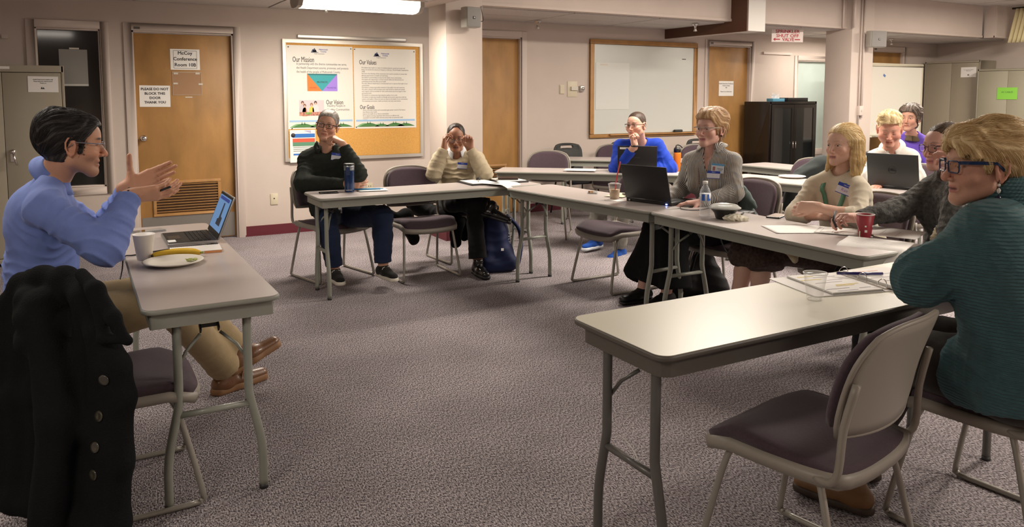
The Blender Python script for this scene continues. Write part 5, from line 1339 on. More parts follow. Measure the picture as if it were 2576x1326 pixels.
POSE['P9'] = dict(head=at(2470, 420, 2.40), hf=(-.84, .54, -.03), hu=(0, 0, 1), nb=at(2530, 522, 2.42), ch=at(2520, 660, 2.36), pv=(2.52, 1.22, .62), facing=V((-.55, .83, 0)),
    sl=at(2496, 596, 2.26), sr=at(2575, 570, 2.54), el=at(2318, 700, 2.36), er=at(2440, 720, 2.86), wl=at(2400, 690, 2.62), wr=at(2400, 650, 2.80),
    handl=dict(d=(.2, 1, .1), n=(0, 0, -1), side=1, curl=(.5, .5, .5, .5)), handr=dict(d=(-.8, .5, .1), n=(0, 0, -1), side=-1, curl=(.5, .5, .5, .5)),
    hl=(2.43, 1.24, .60), hr=(2.61, 1.28, .60), kl=(2.44, 1.60, .575), kr=(2.66, 1.66, .575), al=(2.32, 1.68, .11), ar=(2.56, 1.82, .11), fl=(-.3, 1, 0), fr=(-.2, 1, 0))
POSE['P10'] = dict(head=at(2288, 299, 7.45), hf=(-.93, -.30, 0), nb=at(2294, 343, 7.55), ch=at(2298, 385, 7.60), pv=at(2300, 475, 7.65), facing=V((-.86, -.5, 0)),
    sr=at(2252, 358, 7.62), sl=at(2332, 358, 7.50), er=at(2245, 420, 7.5), el=at(2345, 420, 7.4), wr=at(2270, 440, 7.3), wl=at(2320, 445, 7.2),
    hr=at(2285, 480, 7.6), hl=at(2312, 480, 7.5), kr=at(2250, 485, 7.3), kl=at(2275, 488, 7.15), ar=at(2250, 590, 7.3), al=at(2275, 600, 7.15), fr=(-1, -.3, 0), fl=(-1, -.3, 0))
# ------------------------------------------------------------------ the people
def cloth(name, col, **k):
    k.setdefault('rough', .9); k.setdefault('bump', .35); k.setdefault('bscale', 420); k.setdefault('var', .05); k.setdefault('vscale', 30); k.setdefault('sheen', .1); k.setdefault('spec', .2)
    return mat(name, col, **k)
def flat_tag(root, me_fn, *a): pass
def stick(root, P, n, up, w, h, name, m, t=.0015, parts=()):
    """a small card lying on clothing at P with outward normal n"""
    n = nrm(n); u = (Vector(up) - n * n.dot(Vector(up))).normalized(); r = u.cross(n).normalized()
    M = Matrix((r, u, n)).transposed()
    o = MB().box((0, 0, 0), (w, h, t)).build(name, m, root); 
    M4 = M.to_4x4(); M4.translation = Vector(P) - Vector((root.location.x, root.location.y, 0)); o.matrix_local = M4
    for nm, mt, x, y, ww, hh in parts: MB().box((x, y, t / 2 + .0006), (ww, hh, .0008)).build(nm, mt, o)
    return o
def wavebump(m, sc, d='Z', st=.9, dist=.003, dt=1.5):
    N, L, I = nd(m); w = N.new('ShaderNodeTexWave'); w.bands_direction = d; w.inputs['Scale'].default_value = sc; w.inputs['Distortion'].default_value = dt; w.inputs['Detail Scale'].default_value = 1.2
    tc = N.new('ShaderNodeTexCoord'); L.new(tc.outputs['Object'], w.inputs[0]); b = N.new('ShaderNodeBump'); b.inputs['Strength'].default_value = st; b.inputs['Distance'].default_value = dist
    L.new(w.outputs['Fac'], b.inputs['Height']); old = I['Normal'].links[0].from_socket if I['Normal'].links else None
    if old: L.new(old, b.inputs['Normal'])
    L.new(b.outputs[0], I['Normal'])
M_tagblue = mat('tag_blue', (.01, .05, .42), .5)
M_tagwhite = mat('tag_white', (.72, .74, .80), .5)
def nametag(root, P, n, up=(0, 0, 1), w=.090, h=.060, scribble=None, col=None):
    o = stick(root, P, n, up, w, h, 'name_tag', M_tagwhite, parts=(('blue_band', M_tagblue, 0, h * .34, w, h * .32), ('blue_edge', M_tagblue, 0, -h * .47, w, h * .06)))
    text('lettering', 'HELLO', h * .16, M_tagwhite, (0, h * .34, .0018), (0, 0, 0), o)
    text('handwriting', scribble or '- - -', h * .42 if scribble else h * .2, col or M_grey_ink, (0, -h * .10, .0014), (0, 0, 0), o)
    return o
def bind(root, fn):
    """objects made by fn in room coordinates become children of the person"""
    before = set(COL.objects); r = fn()
    for x in COL.objects:
        if x not in before and x.parent is None and x is not root: x.parent = root; x.matrix_parent_inverse = Matrix.Translation(-root.location)
    return r
def surf(root, P, n, maxd=.3):
    """nearest clothing surface along the sight of n (from outside towards P)"""
    best = None; P = Vector(P); n = nrm(n)
    for ch in root.children:
        if ch.type != 'MESH' or ch.name.split('.')[0] in ('hair', 'glasses', 'eye'): continue
        mw_ = ch.matrix_parent_inverse.copy(); o = Matrix.Translation(root.location) @ ch.matrix_parent_inverse @ ch.matrix_basis
        inv = o.inverted(); ok, loc, nn, _ = ch.ray_cast(inv @ (P + n * maxd), inv.to_3x3() @ -n)
        if ok:
            w = o @ loc; d = (w - P).dot(n)
            if best is None or d > best[0]: best = (d, w, nn)
    return (best[1], best[2]) if best else (P, n)
bpy_sk = dict
SK1 = (.60, .32, .205); SK2 = (.58, .32, .22); SK3 = (.29, .135, .080); SK4 = (.62, .35, .26); SK5 = (.64, .38, .31); SK6 = (.66, .42, .32); SK9 = (.60, .33, .24)
P = {}
def collar_dress(J, H, m, root, gap=.9, h=.040, flare=.022, r0=.060, tip=.05, tilt=.35, co=.052):
    """folded shirt collar: a stand around the neck and two points at the front"""
    nb, up = J['nb'], None
    ax = (H.p(0, -.03, -.05) - nb).normalized(); fw = J['facing'] - ax * J['facing'].dot(ax); fw.normalize(); rt = fw.cross(ax).normalized()
    c = nb + ax * co
    def f(u, v):
        a = (u - .5) * 2 * (PI - gap * .42)      # from one front point round the back to the other
        a0 = PI + a; fr = max(0, abs(a) / PI - .55) / .45
        rr = r0 + flare * (.35 * (1 - v) + .85 * (1 - v) ** 3) ; z = h * v - fr * tip * (1 - v) * 1.0 + .004 - tilt * .03 * math.cos(a0) 
        d = fw * math.cos(a0) + rt * math.sin(a0)
        return c + d * (rr + fr * .012 * (1 - v)) + ax * z
    o = MB().grid(36, 5, f, .0035).build('collar', m, None)
    ed = MB().tube([f(i / 36, 0) for i in range(37)], .0026, 6).tube([f(i / 36, 1) for i in range(37)], .0020, 6).build('collar_seam', m, None)
    for q_ in (ed,):
        if m.name.startswith('shirt_striped'): set_col(q_.data, np.tile(np.array([[3.2, 0, 0]]), (len(q_.data.vertices), 1)))
    return o
# 1 -- man in the light blue shirt, mid gesture
M_blue = cloth('shirt_light_blue', (.165, .235, .56), var=.04, bump=.2, rough=.75)
hair1 = dict(name='black', col=(.006, .005, .005), col2=(.045, .040, .038), t=.011, top=.008, front=.009, back=.016, side=.03, line=.076, burn=-.034, nape=-.070, sf=60, sa=.0026, flow=(.35, 1, .2), res=.0035, strands=1300, sdir=(.1, -1, 0), sback=-.6, mess=.35, lift=.002, slen=.010)
root, H, fwd, lat, up, sh, J, put = person('man in light blue shirt and glasses gesturing with both hands at left', POSE['P1'],
    dict(skin=SK1, res=.0042, girth=1.10, limb=1.10, hair=hair1, neck=1.08, nose=1.15, jaw=1.02, open=.006, browamt=.95, brow=(.02, .014, .012), stubble=.35, stubcol=(.16, .11, .09), fw=1.05,
         glasses=dict(mat='silver_frame', col=(.30, .30, .34), metal=.7, w=.046, h=.026, r=.007, t=.0011, tt=.0013, top=1),
         top=dict(mat=M_blue, inf=.016, arm=.020, sleeve=(.97, .97), cuff=.055, fold=.0115, seed=2, res=.006, hem=-.02, open=.004, name='shirt'),
         bottom=dict(mat=cloth('khaki_trousers', (.36, .27, .15)), fold=.006, len=.93, cuffr=.078),
         shoe=dict(mat=mat('brown_leather', (.16, .070, .028), .38, bump=.3, bscale=90, coat=.2), smat=mat('rubber_sole', (.24, .12, .05), .6), lace=mat('brown_lace', (.30, .17, .08), .8), ht=.105, top=-.02, sole=.018, sc=1.15)))
bind(root, lambda: collar_dress(J, H, M_blue, root, r0=.054, h=.034, flare=.030, tip=.060, tilt=.2, gap=1.35, co=.032))
bind(root, lambda: MB().tube([J['wr'] + Vector((-.02, 0, -.035)) , J['wr'] + Vector((-.015, -.03, -.01)), J['wr'] + Vector((-.01, -.02, .02)), J['wr'] + Vector((-.005, .02, .025)), J['wr'] + Vector((-.015, .035, -.005)), J['wr'] + Vector((-.02, .02, -.03))], .006, 8, True).build('watch_strap', M_black, None))
P['P1'] = (root, H, J)
PEN1 = J
# 2 -- man in the dark zip jacket
M_char = cloth('jacket_charcoal', (.022, .026, .021), sheen=0, bump=.5, bscale=300)
hair2 = dict(strands=500, sdir=(.2, -.8, .1), mess=.4, slen=.005, sr=.0009, name='grey', col=(.17, .15, .13), col2=(.42, .38, .34), t=.005, top=.009, front=.004, side=.03, line=.074, burn=-.02, nape=-.06, sf=90, sa=.0014, fade=.5)
root, H, fwd, lat, up, sh, J, put = person('grey-haired man in dark jacket resting cheek on hand at the back table', POSE['P2'],
    dict(skin=SK2, girth=1.14, limb=1.12, hair=hair2, neck=1.08, jaw=1.04, fw=1.06, brow=(.15, .11, .08), browamt=.6, aged=1, nose=1.1, cheek=1.05,
         glasses=dict(mat='black_frame', col=(.02, .012, .010), w=.049, h=.031, r=.008, t=.0022),
         top=dict(mat=M_char, inf=.018, arm=.016, sleeve=(.90, .98), fold=.008, seed=4, hem=-.04, name='jacket', open=.012, vee=.05),
         bottom=dict(mat=cloth('dark_jeans', (.014, .024, .060), bump=.6), fold=.006, len=.94, cuffr=.066),
         shoe=dict(mat=cloth('black_canvas', (.014, .014, .014)), smat=mat('white_rubber', (.60, .56, .48), .5), lace=mat('white_lace', (.66, .63, .56), .8), ht=.09, sole=.015)))
def hood():
    c = J['nb']; ax = (H.p(0, -.03, -.05) - c).normalized(); fw = J['facing'].normalized(); rt = fw.cross(ax).normalized()
    def f(u, v):
        a = (u - .5) * 2 * 2.55 + PI; d = fw * math.cos(a) + rt * math.sin(a)
        return c + ax * (.012 + .045 * math.sin(v * PI) + .012 * math.sin(a * 5) - .05 * max(0, math.cos(a)) * 1) + d * (.060 + .050 * v + .008 * math.sin(a * 3))
    MB().grid(34, 7, f, .010).build('hood', M_char, None)
    MB().grid(16, 3, lambda u, v: c + ax * (.030 + .022 * v - .03 * max(0, math.cos((u - .5) * 5 + PI))) + (fw * math.cos((u - .5) * 5 + PI) + rt * math.sin((u - .5) * 5 + PI)) * .064, .004).build('undershirt_collar', cloth('grey_knit', (.16, .16, .15)), None)
bind(root, hood)
p, n = surf(root, at(848, 395, 6.12), (-.28, -.96, .1)); nametag(root, p + Vector((-.28, -.96, .1)) * .004, (-.35, -.93, .1), up=(.15, 0, 1))
p, n = surf(root, at(851, 527, 6.0), (-.28, -.8, .4)); o = stick(root, p, (-.3, -.8, .5), (0, .3, 1), .055, .085, 'belt_badge', M_paper, parts=(('photo', M_grey_ink, -.01, 0, .022, .03), ('printed_lines', M_grey_ink, .012, -.02, .02, .02)))
P['P2'] = (root, H, J)
# 3 -- man in the beige sweater adjusting his glasses
hair3 = dict(name='darkbrown', col=(.010, .008, .007), col2=(.035, .024, .018), t=.004, top=.004, side=.03, line=.105, burn=-.01, nape=-.065, sf=80, sa=.001)
M_beige = cloth('sweater_beige', (.44, .37, .255), bump=.6, bscale=260)
root, H, fwd, lat, up, sh, J, put = person('balding man in beige sweater holding his eyeglasses with both hands', POSE['P3'],
    dict(skin=SK3, girth=1.0, limb=.98, hair=hair3, jaw=.98, brow=(.02, .014, .01), browamt=.7, nose=1.15, lip=(.14, .055, .045), cheek=.95,
         glasses=dict(mat='dark_metal_frame', col=(.06, .05, .05), w=.045, h=.031, r=.009, t=.0015, metal=.6, held=(.022, -.004)),
         top=dict(mat=M_beige, inf=.020, arm=.022, sleeve=(.97, .97), fold=.009, seed=6, hem=-.05, name='sweater', vee=.04, open=.010),
         bottom=dict(mat=cloth('black_trousers', (.010, .010, .011)), fold=.005, len=.92, cuffr=.075),
         shoe=dict(mat=mat('black_leather', (.010, .010, .010), .25, coat=.4), smat=M_black, ht=.095, sole=.012, top=-.01)))
bind(root, lambda: collar_dress(J, H, cloth('white_shirt', (.55, .56, .58)), root, r0=.060, h=.030, flare=.016, tip=.05, gap=1.2))
p, n = surf(root, at(1163, 417, 6.7), (-.43, -.9, .1)); nametag(root, p + Vector((-.43, -.9, .1)) * .004, (-.43, -.9, .15), w=.085, h=.055, up=(.1, 0, 1))
P['P3'] = (root, H, J)
# 4 -- man in the bright blue jacket
hair4 = dict(name='buzz', col=(.030, .018, .012), col2=(.075, .048, .034), t=.003, top=.006, side=.03, line=.068, burn=-.02, nape=-.06, sf=120, sa=.0006, fade=.75)
root, H, fwd, lat, up, sh, J, put = person('man in bright blue jacket with fist at his mouth, second row', POSE['P4'],
    dict(skin=SK4, girth=1.16, limb=1.18, hair=hair4, neck=1.15, jaw=1.0, fw=1.10, brow=(.10, .06, .04), stubble=.22, stubcol=(.30, .16, .10),
         glasses=dict(mat='black_frame', col=(.02, .02, .02), w=.050, h=.028, r=.006, t=.0015, top=1),
         top=dict(mat=cloth('jacket_royal_blue', (.006, .040, .38), rough=.7), inf=.018, arm=.018, sleeve=(.9, .80), fold=.008, seed=3, hem=-.04, name='jacket', vee=.07, open=.006),
         bottom=dict(mat=cloth('light_grey_trousers', (.22, .21, .18), var=.3, vscale=10), fold=.006),
         shoe=dict(mat=cloth('blue_trainer', (.012, .07, .34)), smat=mat('white_rubber2', (.66, .70, .74), .5), ht=.09)))
bind(root, lambda: MB().grid(20, 4, lambda u, v: J['nb'] + up * (.030 * v + .012 - .03 * max(0, math.cos((u - .5) * 4.6 + PI))) + (fwd * math.cos((u - .5) * 4.6 + PI) + lat * math.sin((u - .5) * 4.6 + PI)) * (.074 + .010 * (1 - v)), .005).build('collar', MATS['jacket_royal_blue'], None))
bind(root, lambda: MB().grid(6, 6, lambda u, v: J['nb'] + fwd * (.078 + .028 * (1 - v)) + lat * (u - .5) * .085 * (.35 + .65 * v) + up * (-.12 + .12 * v)).build('white_tshirt', cloth('white_tshirt', (.62, .64, .68)), None))
bind(root, lambda: MB().tube([J['wr'] + Vector((.03 * math.cos(a * PI / 5), .03 * math.sin(a * PI / 5), -.004)) for a in range(10)], .010, 8, True).build('wristband', M_black, None))
P['P4'] = (root, H, J)
# 5 -- woman in the striped shirt
def stripes(name, c0, c1, sc, ax=0):
    m = mat(name, rough=.8, bump=.1); N, L, I = nd(m); a = N.new('ShaderNodeAttribute'); a.attribute_name = 'Col'
    sp = N.new('ShaderNodeSeparateColor'); L.new(a.outputs['Color'], sp.inputs[0])
    s = N.new('ShaderNodeMath'); s.operation = 'MULTIPLY'; s.inputs[1].default_value = sc; L.new(sp.outputs[0], s.inputs[0])
    f = N.new('ShaderNodeMath'); f.operation = 'FRACT'; L.new(s.outputs[0], f.inputs[0])
    r = N.new('ShaderNodeValToRGB'); r.color_ramp.interpolation = 'LINEAR'; e = r.color_ramp.elements; e[0].position = .36; e[0].color = (*c0, 1); e[1].position = .48; e[1].color = (*c1, 1)
    q = e.new(.90); q.color = (*c1, 1); q = e.new(1.0); q.color = (*c0, 1)
    L.new(f.outputs[0], r.inputs[0]); L.new(r.outputs[0], I['Base Color']); return m
M_strp = stripes('shirt_striped', (.055, .058, .065), (.55, .52, .47), 112)
def strp_fn(Pn, J, H, fwd, lat, up):
    q = Pn - A3(J['nb']); lx = q @ A3(lat); fy = q @ A3(fwd); u = lx.copy()
    for s, S, E_, W in ((-1, 'sl', 'el', 'wl'), (1, 'sr', 'er', 'wr')):
        a = A3(J[S]); b = A3(J[E_]); c = A3(J[W]); d1 = (b - a) / np.linalg.norm(b - a); t = (Pn - a) @ d1
        side = lx * s > abs((a - A3(J['nb'])) @ A3(lat)) * .92
        pp = (Pn - a) - np.outer(t, d1); ang = np.arctan2(pp @ A3(fwd), pp @ A3(lat) * s)
        d2 = (c - b) / np.linalg.norm(c - b); t2 = (Pn - b) @ d2; pq = (Pn - b) - np.outer(t2, d2); e1 = np.cross(d2, [0, 0, 1.]); e1 /= np.linalg.norm(e1); e2 = np.cross(e1, d2); ang2 = np.arctan2(pq @ e1, pq @ e2)
        fore = (t2 > .02) & (np.sqrt((pq ** 2).sum(1)) < .075) & side
        u = np.where(side, s * .17 + ang * .055, u); u = np.where(fore, ang2 * .05, u)
    C = np.zeros((len(Pn), 3)); C[:, 0] = u + 3; return C
hair5 = dict(strands=1500, sdir=(.15, -1, .1), mess=.5, slen=.009, sr=.0005, lift=.0012, name='strawberry', col=(.37, .21, .10), col2=(.64, .43, .24), root=(.16, .09, .05), rootamt=.6, t=.014, top=.016, front=.012, back=.020, side=.03, line=.070, burn=-.035, nape=-.085, sf=55, sa=.0030, flow=(.4, 1, .3),
    locks=((( .01, .02, .128), (.03, -.05, .130), .020, .022, .02), ((-.02, .05, .110), (.04, .03, .125), .018, .020, .02), ((.05, -.06, .02), (.045, -.065, -.05), .030, .022, .02), ((-.05, -.06, .02), (-.045, -.065, -.05), .030, .022, .02), ((.0, -.10, .03), (0, -.085, -.05), .03, .026, .02)))
root, H, fwd, lat, up, sh, J, put = person('woman with short strawberry blonde hair in grey striped shirt and glasses', POSE['P5'],
    dict(skin=SK5, fem=.95, girth=.98, limb=.98, res=.0045, hair=hair5, neck=1.0, jaw=.96, fw=1.0, brow=(.40, .22, .14), browamt=.6, lip=(.50, .16, .17), iris=(.10, .17, .24),
         glasses=dict(mat='clear_frame', col=(.42, .36, .30), w=.050, h=.030, r=.010, t=.0019, top=1, tt=.0018),
         top=dict(mat=M_strp, colfn=strp_fn, inf=.013, arm=.012, sleeve=(.98, .98), cuff=.05, fold=.005, seed=5, hem=-.06, name='shirt', vee=.11, vw=.95, open=.004, res=.006),
         bottom=dict(mat=cloth('black_skirt', (.007, .007, .008), sheen=0), fold=.008, skirt=.45, len=.84),
         shoe=dict(mat=M_black, smat=M_black, ht=.09, sole=.009)))
def shirtcollar5():
    o = collar_dress(J, H, M_strp, root, gap=1.9, r0=.056, h=.030, flare=.036, tip=.060, tilt=.35, co=.036); me = o.data
    C = np.zeros((len(me.vertices), 3)); co = get_co(me); C[:, 0] = (co - A3(J['nb'])) @ A3(lat) + 3; set_col(me, C)
bind(root, shirtcollar5)
def on_chest(u, v, d, nrm_, fn):
    p, n = surf(root, at(u, v, d), nrm_); return fn(p + nrm(nrm_) * .005)
p, n = surf(root, at(1812, 424, 5.1), (-.9, -.45, .1)); o = stick(root, p + Vector((-.9, -.45, .1)) * .006, (-.88, -.42, .15), (.12, 0, 1), .086, .062, 'photo_badge', mat('badge_white', (.66, .72, .78), .2), parts=(('badge_header', mat('badge_blue', (.10, .34, .62), .4), 0, .024, .086, .013), ('badge_photo', mat('badge_photo', (.35, .16, .14), .6), -.024, -.004, .017, .026)))
text('lettering', 'Multnomah\nCounty', .0085, M_grey_ink, (.018, -.006, .002), (0, 0, 0), o)
p, n = surf(root, at(1800, 440, 5.1), (-.9, -.45, .1)); nametag(root, p + Vector((-.9, -.45, .1)) * .010, (-.88, -.42, .2), up=(.0, 0, 1), w=.088, h=.05)
for dy in range(10):
    pass
def trim5():
    m = MB(); b = MB()
    for s, mb_ in ((-1, m),):
        pts = []
        for i in range(15):
            q, _ = surf(root, J['nb'].lerp(J['pv'], .10 + .058 * i) + lat * .055 * 1 + fwd * .05, fwd); pts.append(q + fwd * .002)
        for i, q in enumerate(pts[:-1]):
            for k in range(3): mb_.add([v + q.lerp(pts[i + 1], k / 3) for v in (lat * -.004, up * -.005, lat * .004, up * .005)], [(0, 1, 2, 3)])
    m.build('embroidered_trim', mat('maroon_thread', (.16, .03, .045), .8), None)
    for i in range(6):
        q, _ = surf(root, J['nb'].lerp(J['pv'], .30 + .12 * i) + fwd * .05, fwd); b.lathe([(0, 0), (.005, 0), (.005, .002), (0, .0025)], 8, q + fwd * .001, Matrix((lat, up, fwd)).transposed())
    b.build('shirt_buttons', M_paper, None)
bind(root, trim5)
bind(root, lambda: MB().lathe([(0, -.007), (.005, -.005), (.007, 0), (.005, .005), (0, .007)], 10, H.p(-.083, -.008, -.040)).build('earring', mat('dark_bead', (.06, .01, .02), .2), None))
P['P5'] = (root, H, J)
# 6 -- blonde woman in the cream sweater
LK6 = []
for i, (x, y) in enumerate(((-.070, -.02), (-.074, -.05), (-.060, -.08), (-.03, -.10), (.0, -.105), (.03, -.10), (.060, -.08), (.074, -.05), (.070, -.02))):
    LK6.append(((x, y, .03), (x * 1.10, y - .005 + .002 * i, -.09), .030, .026, .02)); LK6.append(((x * 1.10, y - .005, -.09), (x * 1.22, y + .015, -.172 + .006 * (i % 3)), .026, .014, .02))
LK6 += [((.062, .02, -.05), (.070, .045, -.150), .016, .010, .015), ((-.072, -.005, -.04), (-.085, .020, -.165), .020, .012, .015)]
hair6 = dict(strands=1500, sdir=(0, -.8, -.2), sback=-.10, mess=.25, slen=.013, smin=-.16, name='pale_blonde', col=(.66, .45, .19), col2=(.84, .67, .38), t=.009, top=.007, back=.010, side=.03, line=.075, burn=-.005, nape=-.10, sf=70, sa=.0016, flow=(1, .5, .05), locks=LK6, res=.0042)
M_cream = cloth('sweater_cream', (.64, .57, .44), bump=.35, bscale=420, sheen=.3)
root, H, fwd, lat, up, sh, J, put = person('blonde woman in cream sweater with green lanyard and crossed arms', POSE['P6'],
    dict(skin=SK6, fem=.8, girth=.90, limb=.88, res=.0043, hair=hair6, hs=.96, neck=.95, jaw=.98, fw=.95, cheek=.9, brow=(.42, .28, .17), browamt=.45, lip=(.46, .18, .17), iris=(.10, .12, .10),
         top=dict(mat=M_cream, inf=.014, arm=.014, sleeve=(.40, .45), fold=.006, seed=8, hem=-.06, name='sweater', open=.022, rib=(.0008, 700)),
         bottom=dict(mat=cloth('patterned_skirt', (.055, .035, .028), var=.5, vscale=60), fold=.008, skirt=.25, len=.22, skr=.085),
         shoe=dict(mat=M_black, smat=M_black, ht=.09, sole=.009)))
def lanyard6():
    M_ly = mat('green_ribbon', (.01, .28, .19), .55); 
    for s in (-1, 1):
        pts = []
        q, _ = surf(root, J['nb'] + lat * s * .055 + up * .02, up); 
        pts.append(J['nb'] + lat * s * .060 - fwd * .02 + up * .045); pts.append(J['nb'] + lat * s * .060 + fwd * .045 + up * .02)
        for t in range(1, 8):
            a = t / 7; q, _ = surf(root, J['nb'] + lat * (s * .066 * (1 - a) + .014 * s) - up * (.25 * a + .02), fwd, .175); pts.append(q + fwd * .009)
        g = MB(); pth = smooth_path(pts, 3); vs = []; w = .013
        for i, p_ in enumerate(pth):
            t_ = (pth[min(i + 1, len(pth) - 1)] - pth[max(i - 1, 0)]).normalized(); sd = t_.cross(fwd if i > 3 else up); sd = sd.normalized() if sd.length > .01 else lat; vs += [p_ - sd * w, p_ + sd * w]
        g.add(vs, [(2 * i, 2 * i + 1, 2 * i + 3, 2 * i + 2) for i in range(len(pth) - 1)], True); o = g.build('lanyard', M_ly, None); md = o.modifiers.new('s', 'SOLIDIFY'); md.thickness = .002
bind(root, lanyard6)
p, n = surf(root, at(2110, 474, 4.3), (-.95, -.25, .15)); nametag(root, p + Vector((-.95, -.25, .15)) * .006, (-.88, -.40, .25), up=(.10, -.30, 1), w=.092, h=.062, scribble='Rae', col=mat('lilac_ink', (.40, .25, .55), .6))
P['P6'] = (root, H, J)
# 7 -- person with the blond quiff
hair7 = dict(strands=700, sdir=(.7, -.7, 0), mess=.5, sr=.0008, lift=.0012, name='quiff', col=(.50, .34, .15), col2=(.80, .66, .40), root=(.12, .075, .045), rootamt=.9, t=.006, top=.020, front=.016, side=.03, line=.078, burn=-.02, nape=-.06, sf=50, sa=.0028, flow=(1, .3, .3), fade=.4,
    locks=(((-.03, .07, .115), (.05, .05, .130), .022, .024, .02), ((.05, .05, .12), (.075, .01, .07), .022, .014, .02)))
root, H, fwd, lat, up, sh, J, put = person('person in white dotted shirt with blond quiff looking down at grey laptop', POSE['P7'],
    dict(skin=(.60, .30, .22), girth=1.05, limb=1.02, hair=hair7, hs=1.06, fw=1.12, closed=1, brow=(.30, .19, .12), jaw=.98, cheek=1.1, neck=1.1,
         top=dict(mat=mat('white_dotted_shirt', (.70, .67, .62), .8, bump=.2), inf=.014, arm=.012, sleeve=(.5, .5), fold=.006, seed=9, name='shirt', open=.004),
         bottom=dict(mat=cloth('black_trousers', (.010, .010, .011)))))
m = MATS['white_dotted_shirt']; N, L, I = nd(m); vo = N.new('ShaderNodeTexVoronoi'); vo.inputs['Scale'].default_value = 22; tc = N.new('ShaderNodeTexCoord'); L.new(tc.outputs['Object'], vo.inputs[0]); rp = N.new('ShaderNodeValToRGB'); e = rp.color_ramp.elements; e[0].position = .10; e[0].color = (.12, .10, .10, 1); e[1].position = .14; e[1].color = (.70, .67, .62, 1); L.new(vo.outputs[0], rp.inputs[0]); L.new(rp.outputs[0], I['Base Color'])
bind(root, lambda: collar_dress(J, H, mat('white_collar', (.70, .67, .62), .8), root, r0=.062, h=.030, flare=.030, tip=.05, gap=.8, co=.016))
P['P7'] = (root, H, J)
# 10 -- woman in purple at the far back
hair10 = dict(strands=500, mess=1.2, sr=.0013, name='brown_curls', col=(.050, .035, .026), col2=(.16, .12, .095), t=.020, top=.014, back=.015, side=.03, line=.066, burn=-.03, nape=-.10, sf=45, sa=.006, flow=(.6, .8, 1))
root, H, fwd, lat, up, sh, J, put = person('woman with curly brown hair in purple jacket at the far back', POSE['P10'],
    dict(skin=(.50, .27, .19), fem=.9, res=.0055, hair=hair10, brow=(.05, .03, .02),
         top=dict(mat=cloth('purple_fleece', (.13, .075, .42)), inf=.016, arm=.014, sleeve=(.9, .9), fold=.006, name='jacket', open=.012, vee=.05),
         bottom=dict(mat=cloth('black_trousers', (.010, .010, .011)))))
bind(root, lambda: MB().grid(24, 4, lambda u, v: J['nb'] + up * (.05 * v - .035 + .005 * math.sin(u * 19)) + (fwd * math.cos(u * 2 * PI) + lat * math.sin(u * 2 * PI)) * (.080 - .02 * v), .010).build('scarf', cloth('brown_scarf', (.12, .085, .05), bump=.8), None))
bind(root, lambda: MB().lathe([(0, -.010), (.008, 0), (0, .010)], 8, H.p(-.082, -.005, -.045)).build('earring', M_paper, None))
# 8 -- woman in the grey cable sweater
hair8 = dict(strands=1000, sdir=(0, -1, -.1), sback=-1.0, mess=.15, lift=.0012, name='ash_brown', col=(.055, .038, .026), col2=(.15, .108, .075), t=.004, top=.004, back=.004, side=.03, line=.080, burn=-.005, nape=-.07, sf=100, sa=.0010, flow=(1, .25, .2),
    locks=(((0, -.11, .07), (0, -.135, .075), .030, .028, .01),), res=.0038)
root, H, fwd, lat, up, sh, J, put = person('woman in grey cable-knit sweater and glasses leaning on her hand with a pen', POSE['P8'],
    dict(skin=(.62, .36, .29), fem=.9, girth=1.02, limb=1.05, res=.0042, hair=hair8, hs=1.0, fw=.98, brow=(.22, .13, .09), browamt=.6, lip=(.52, .17, .17), iris=(.08, .10, .10), cheek=1.1, jaw=.95,
         glasses=dict(mat='plum_frame', col=(.05, .012, .035), w=.046, h=.036, r=.014, t=.0016, top=0),
         top=dict(mat=cloth('sweater_grey_knit', (.085, .085, .080), var=.45, vscale=55, bump=.9, bscale=140), inf=.016, arm=.014, sleeve=(.86, .97), fold=.004, cable=.006, seed=11, res=.0058, name='sweater', open=.016),
         bottom=dict(mat=cloth('black_trousers', (.010, .010, .011)))))
bind(root, lambda: MB().tube([J['tipsl'][1] * .0 + J['wl'] + Vector((.012 * math.cos(a * PI / 4), .012 * math.sin(a * PI / 4), .095)) for a in range(8)], .0018, 6, True).build('ring', M_chrome, None))
P['P8'] = (root, H, J)
# 9 -- woman in the teal sweater, right foreground
LK9 = [((.0, .06, .105), (-.05, .075, .060), .020, .014, .02), ((.05, .05, .10), (.07, .06, .045), .024, .014, .02), ((-.05, .05, .10), (-.072, .055, .040), .024, .012, .02), ((-.03, .08, .085), (-.055, .085, .045), .016, .010, .015), ((.03, .08, .09), (.02, .098, .062), .018, .012, .015),
       ((0, -.03, .13), (0, -.08, .115), .030, .030, .03), ((0, -.09, .08), (0, -.10, .0), .040, .034, .03), ((-.04, -.05, .11), (-.06, -.07, .03), .030, .024, .03), ((.04, -.05, .11), (.06, -.07, .03), .030, .024, .03), ((0, -.09, -.01), (0, -.075, -.075), .032, .026, .03)]
for i in range(9):
    a = -1.1 + i * .27; LK9.append(((.06 * math.sin(a), -.02 + .05 * math.cos(a), .125 + .006 * (i % 2)), (.085 * math.sin(a), -.055 + .03 * math.cos(a * 2), .118 + .012 * (i % 3)), .010, .004, .01))
hair9 = dict(strands=2600, sdir=(.25, -.7, 0), sback=-.5, mess=1.0, lift=.004, slen=.0085, sr=.0006, smin=-.07, name='honey_blonde', col=(.50, .31, .12), col2=(.88, .70, .40), root=(.17, .095, .045), rootamt=.85, t=.013, top=.018, front=.016, back=.012, side=.03, line=.058, burn=-.020, nape=-.085, sf=42, sa=.0036, flow=(.35, 1, .55), locks=LK9, res=.0034)
def rib_teal(): pass
M_teal_s = cloth('sweater_teal', (.060, .140, .155), var=.10, vscale=40, bump=.5, bscale=500); wavebump(M_teal_s, 30, 'Z', 1.0, .004, 2.0)
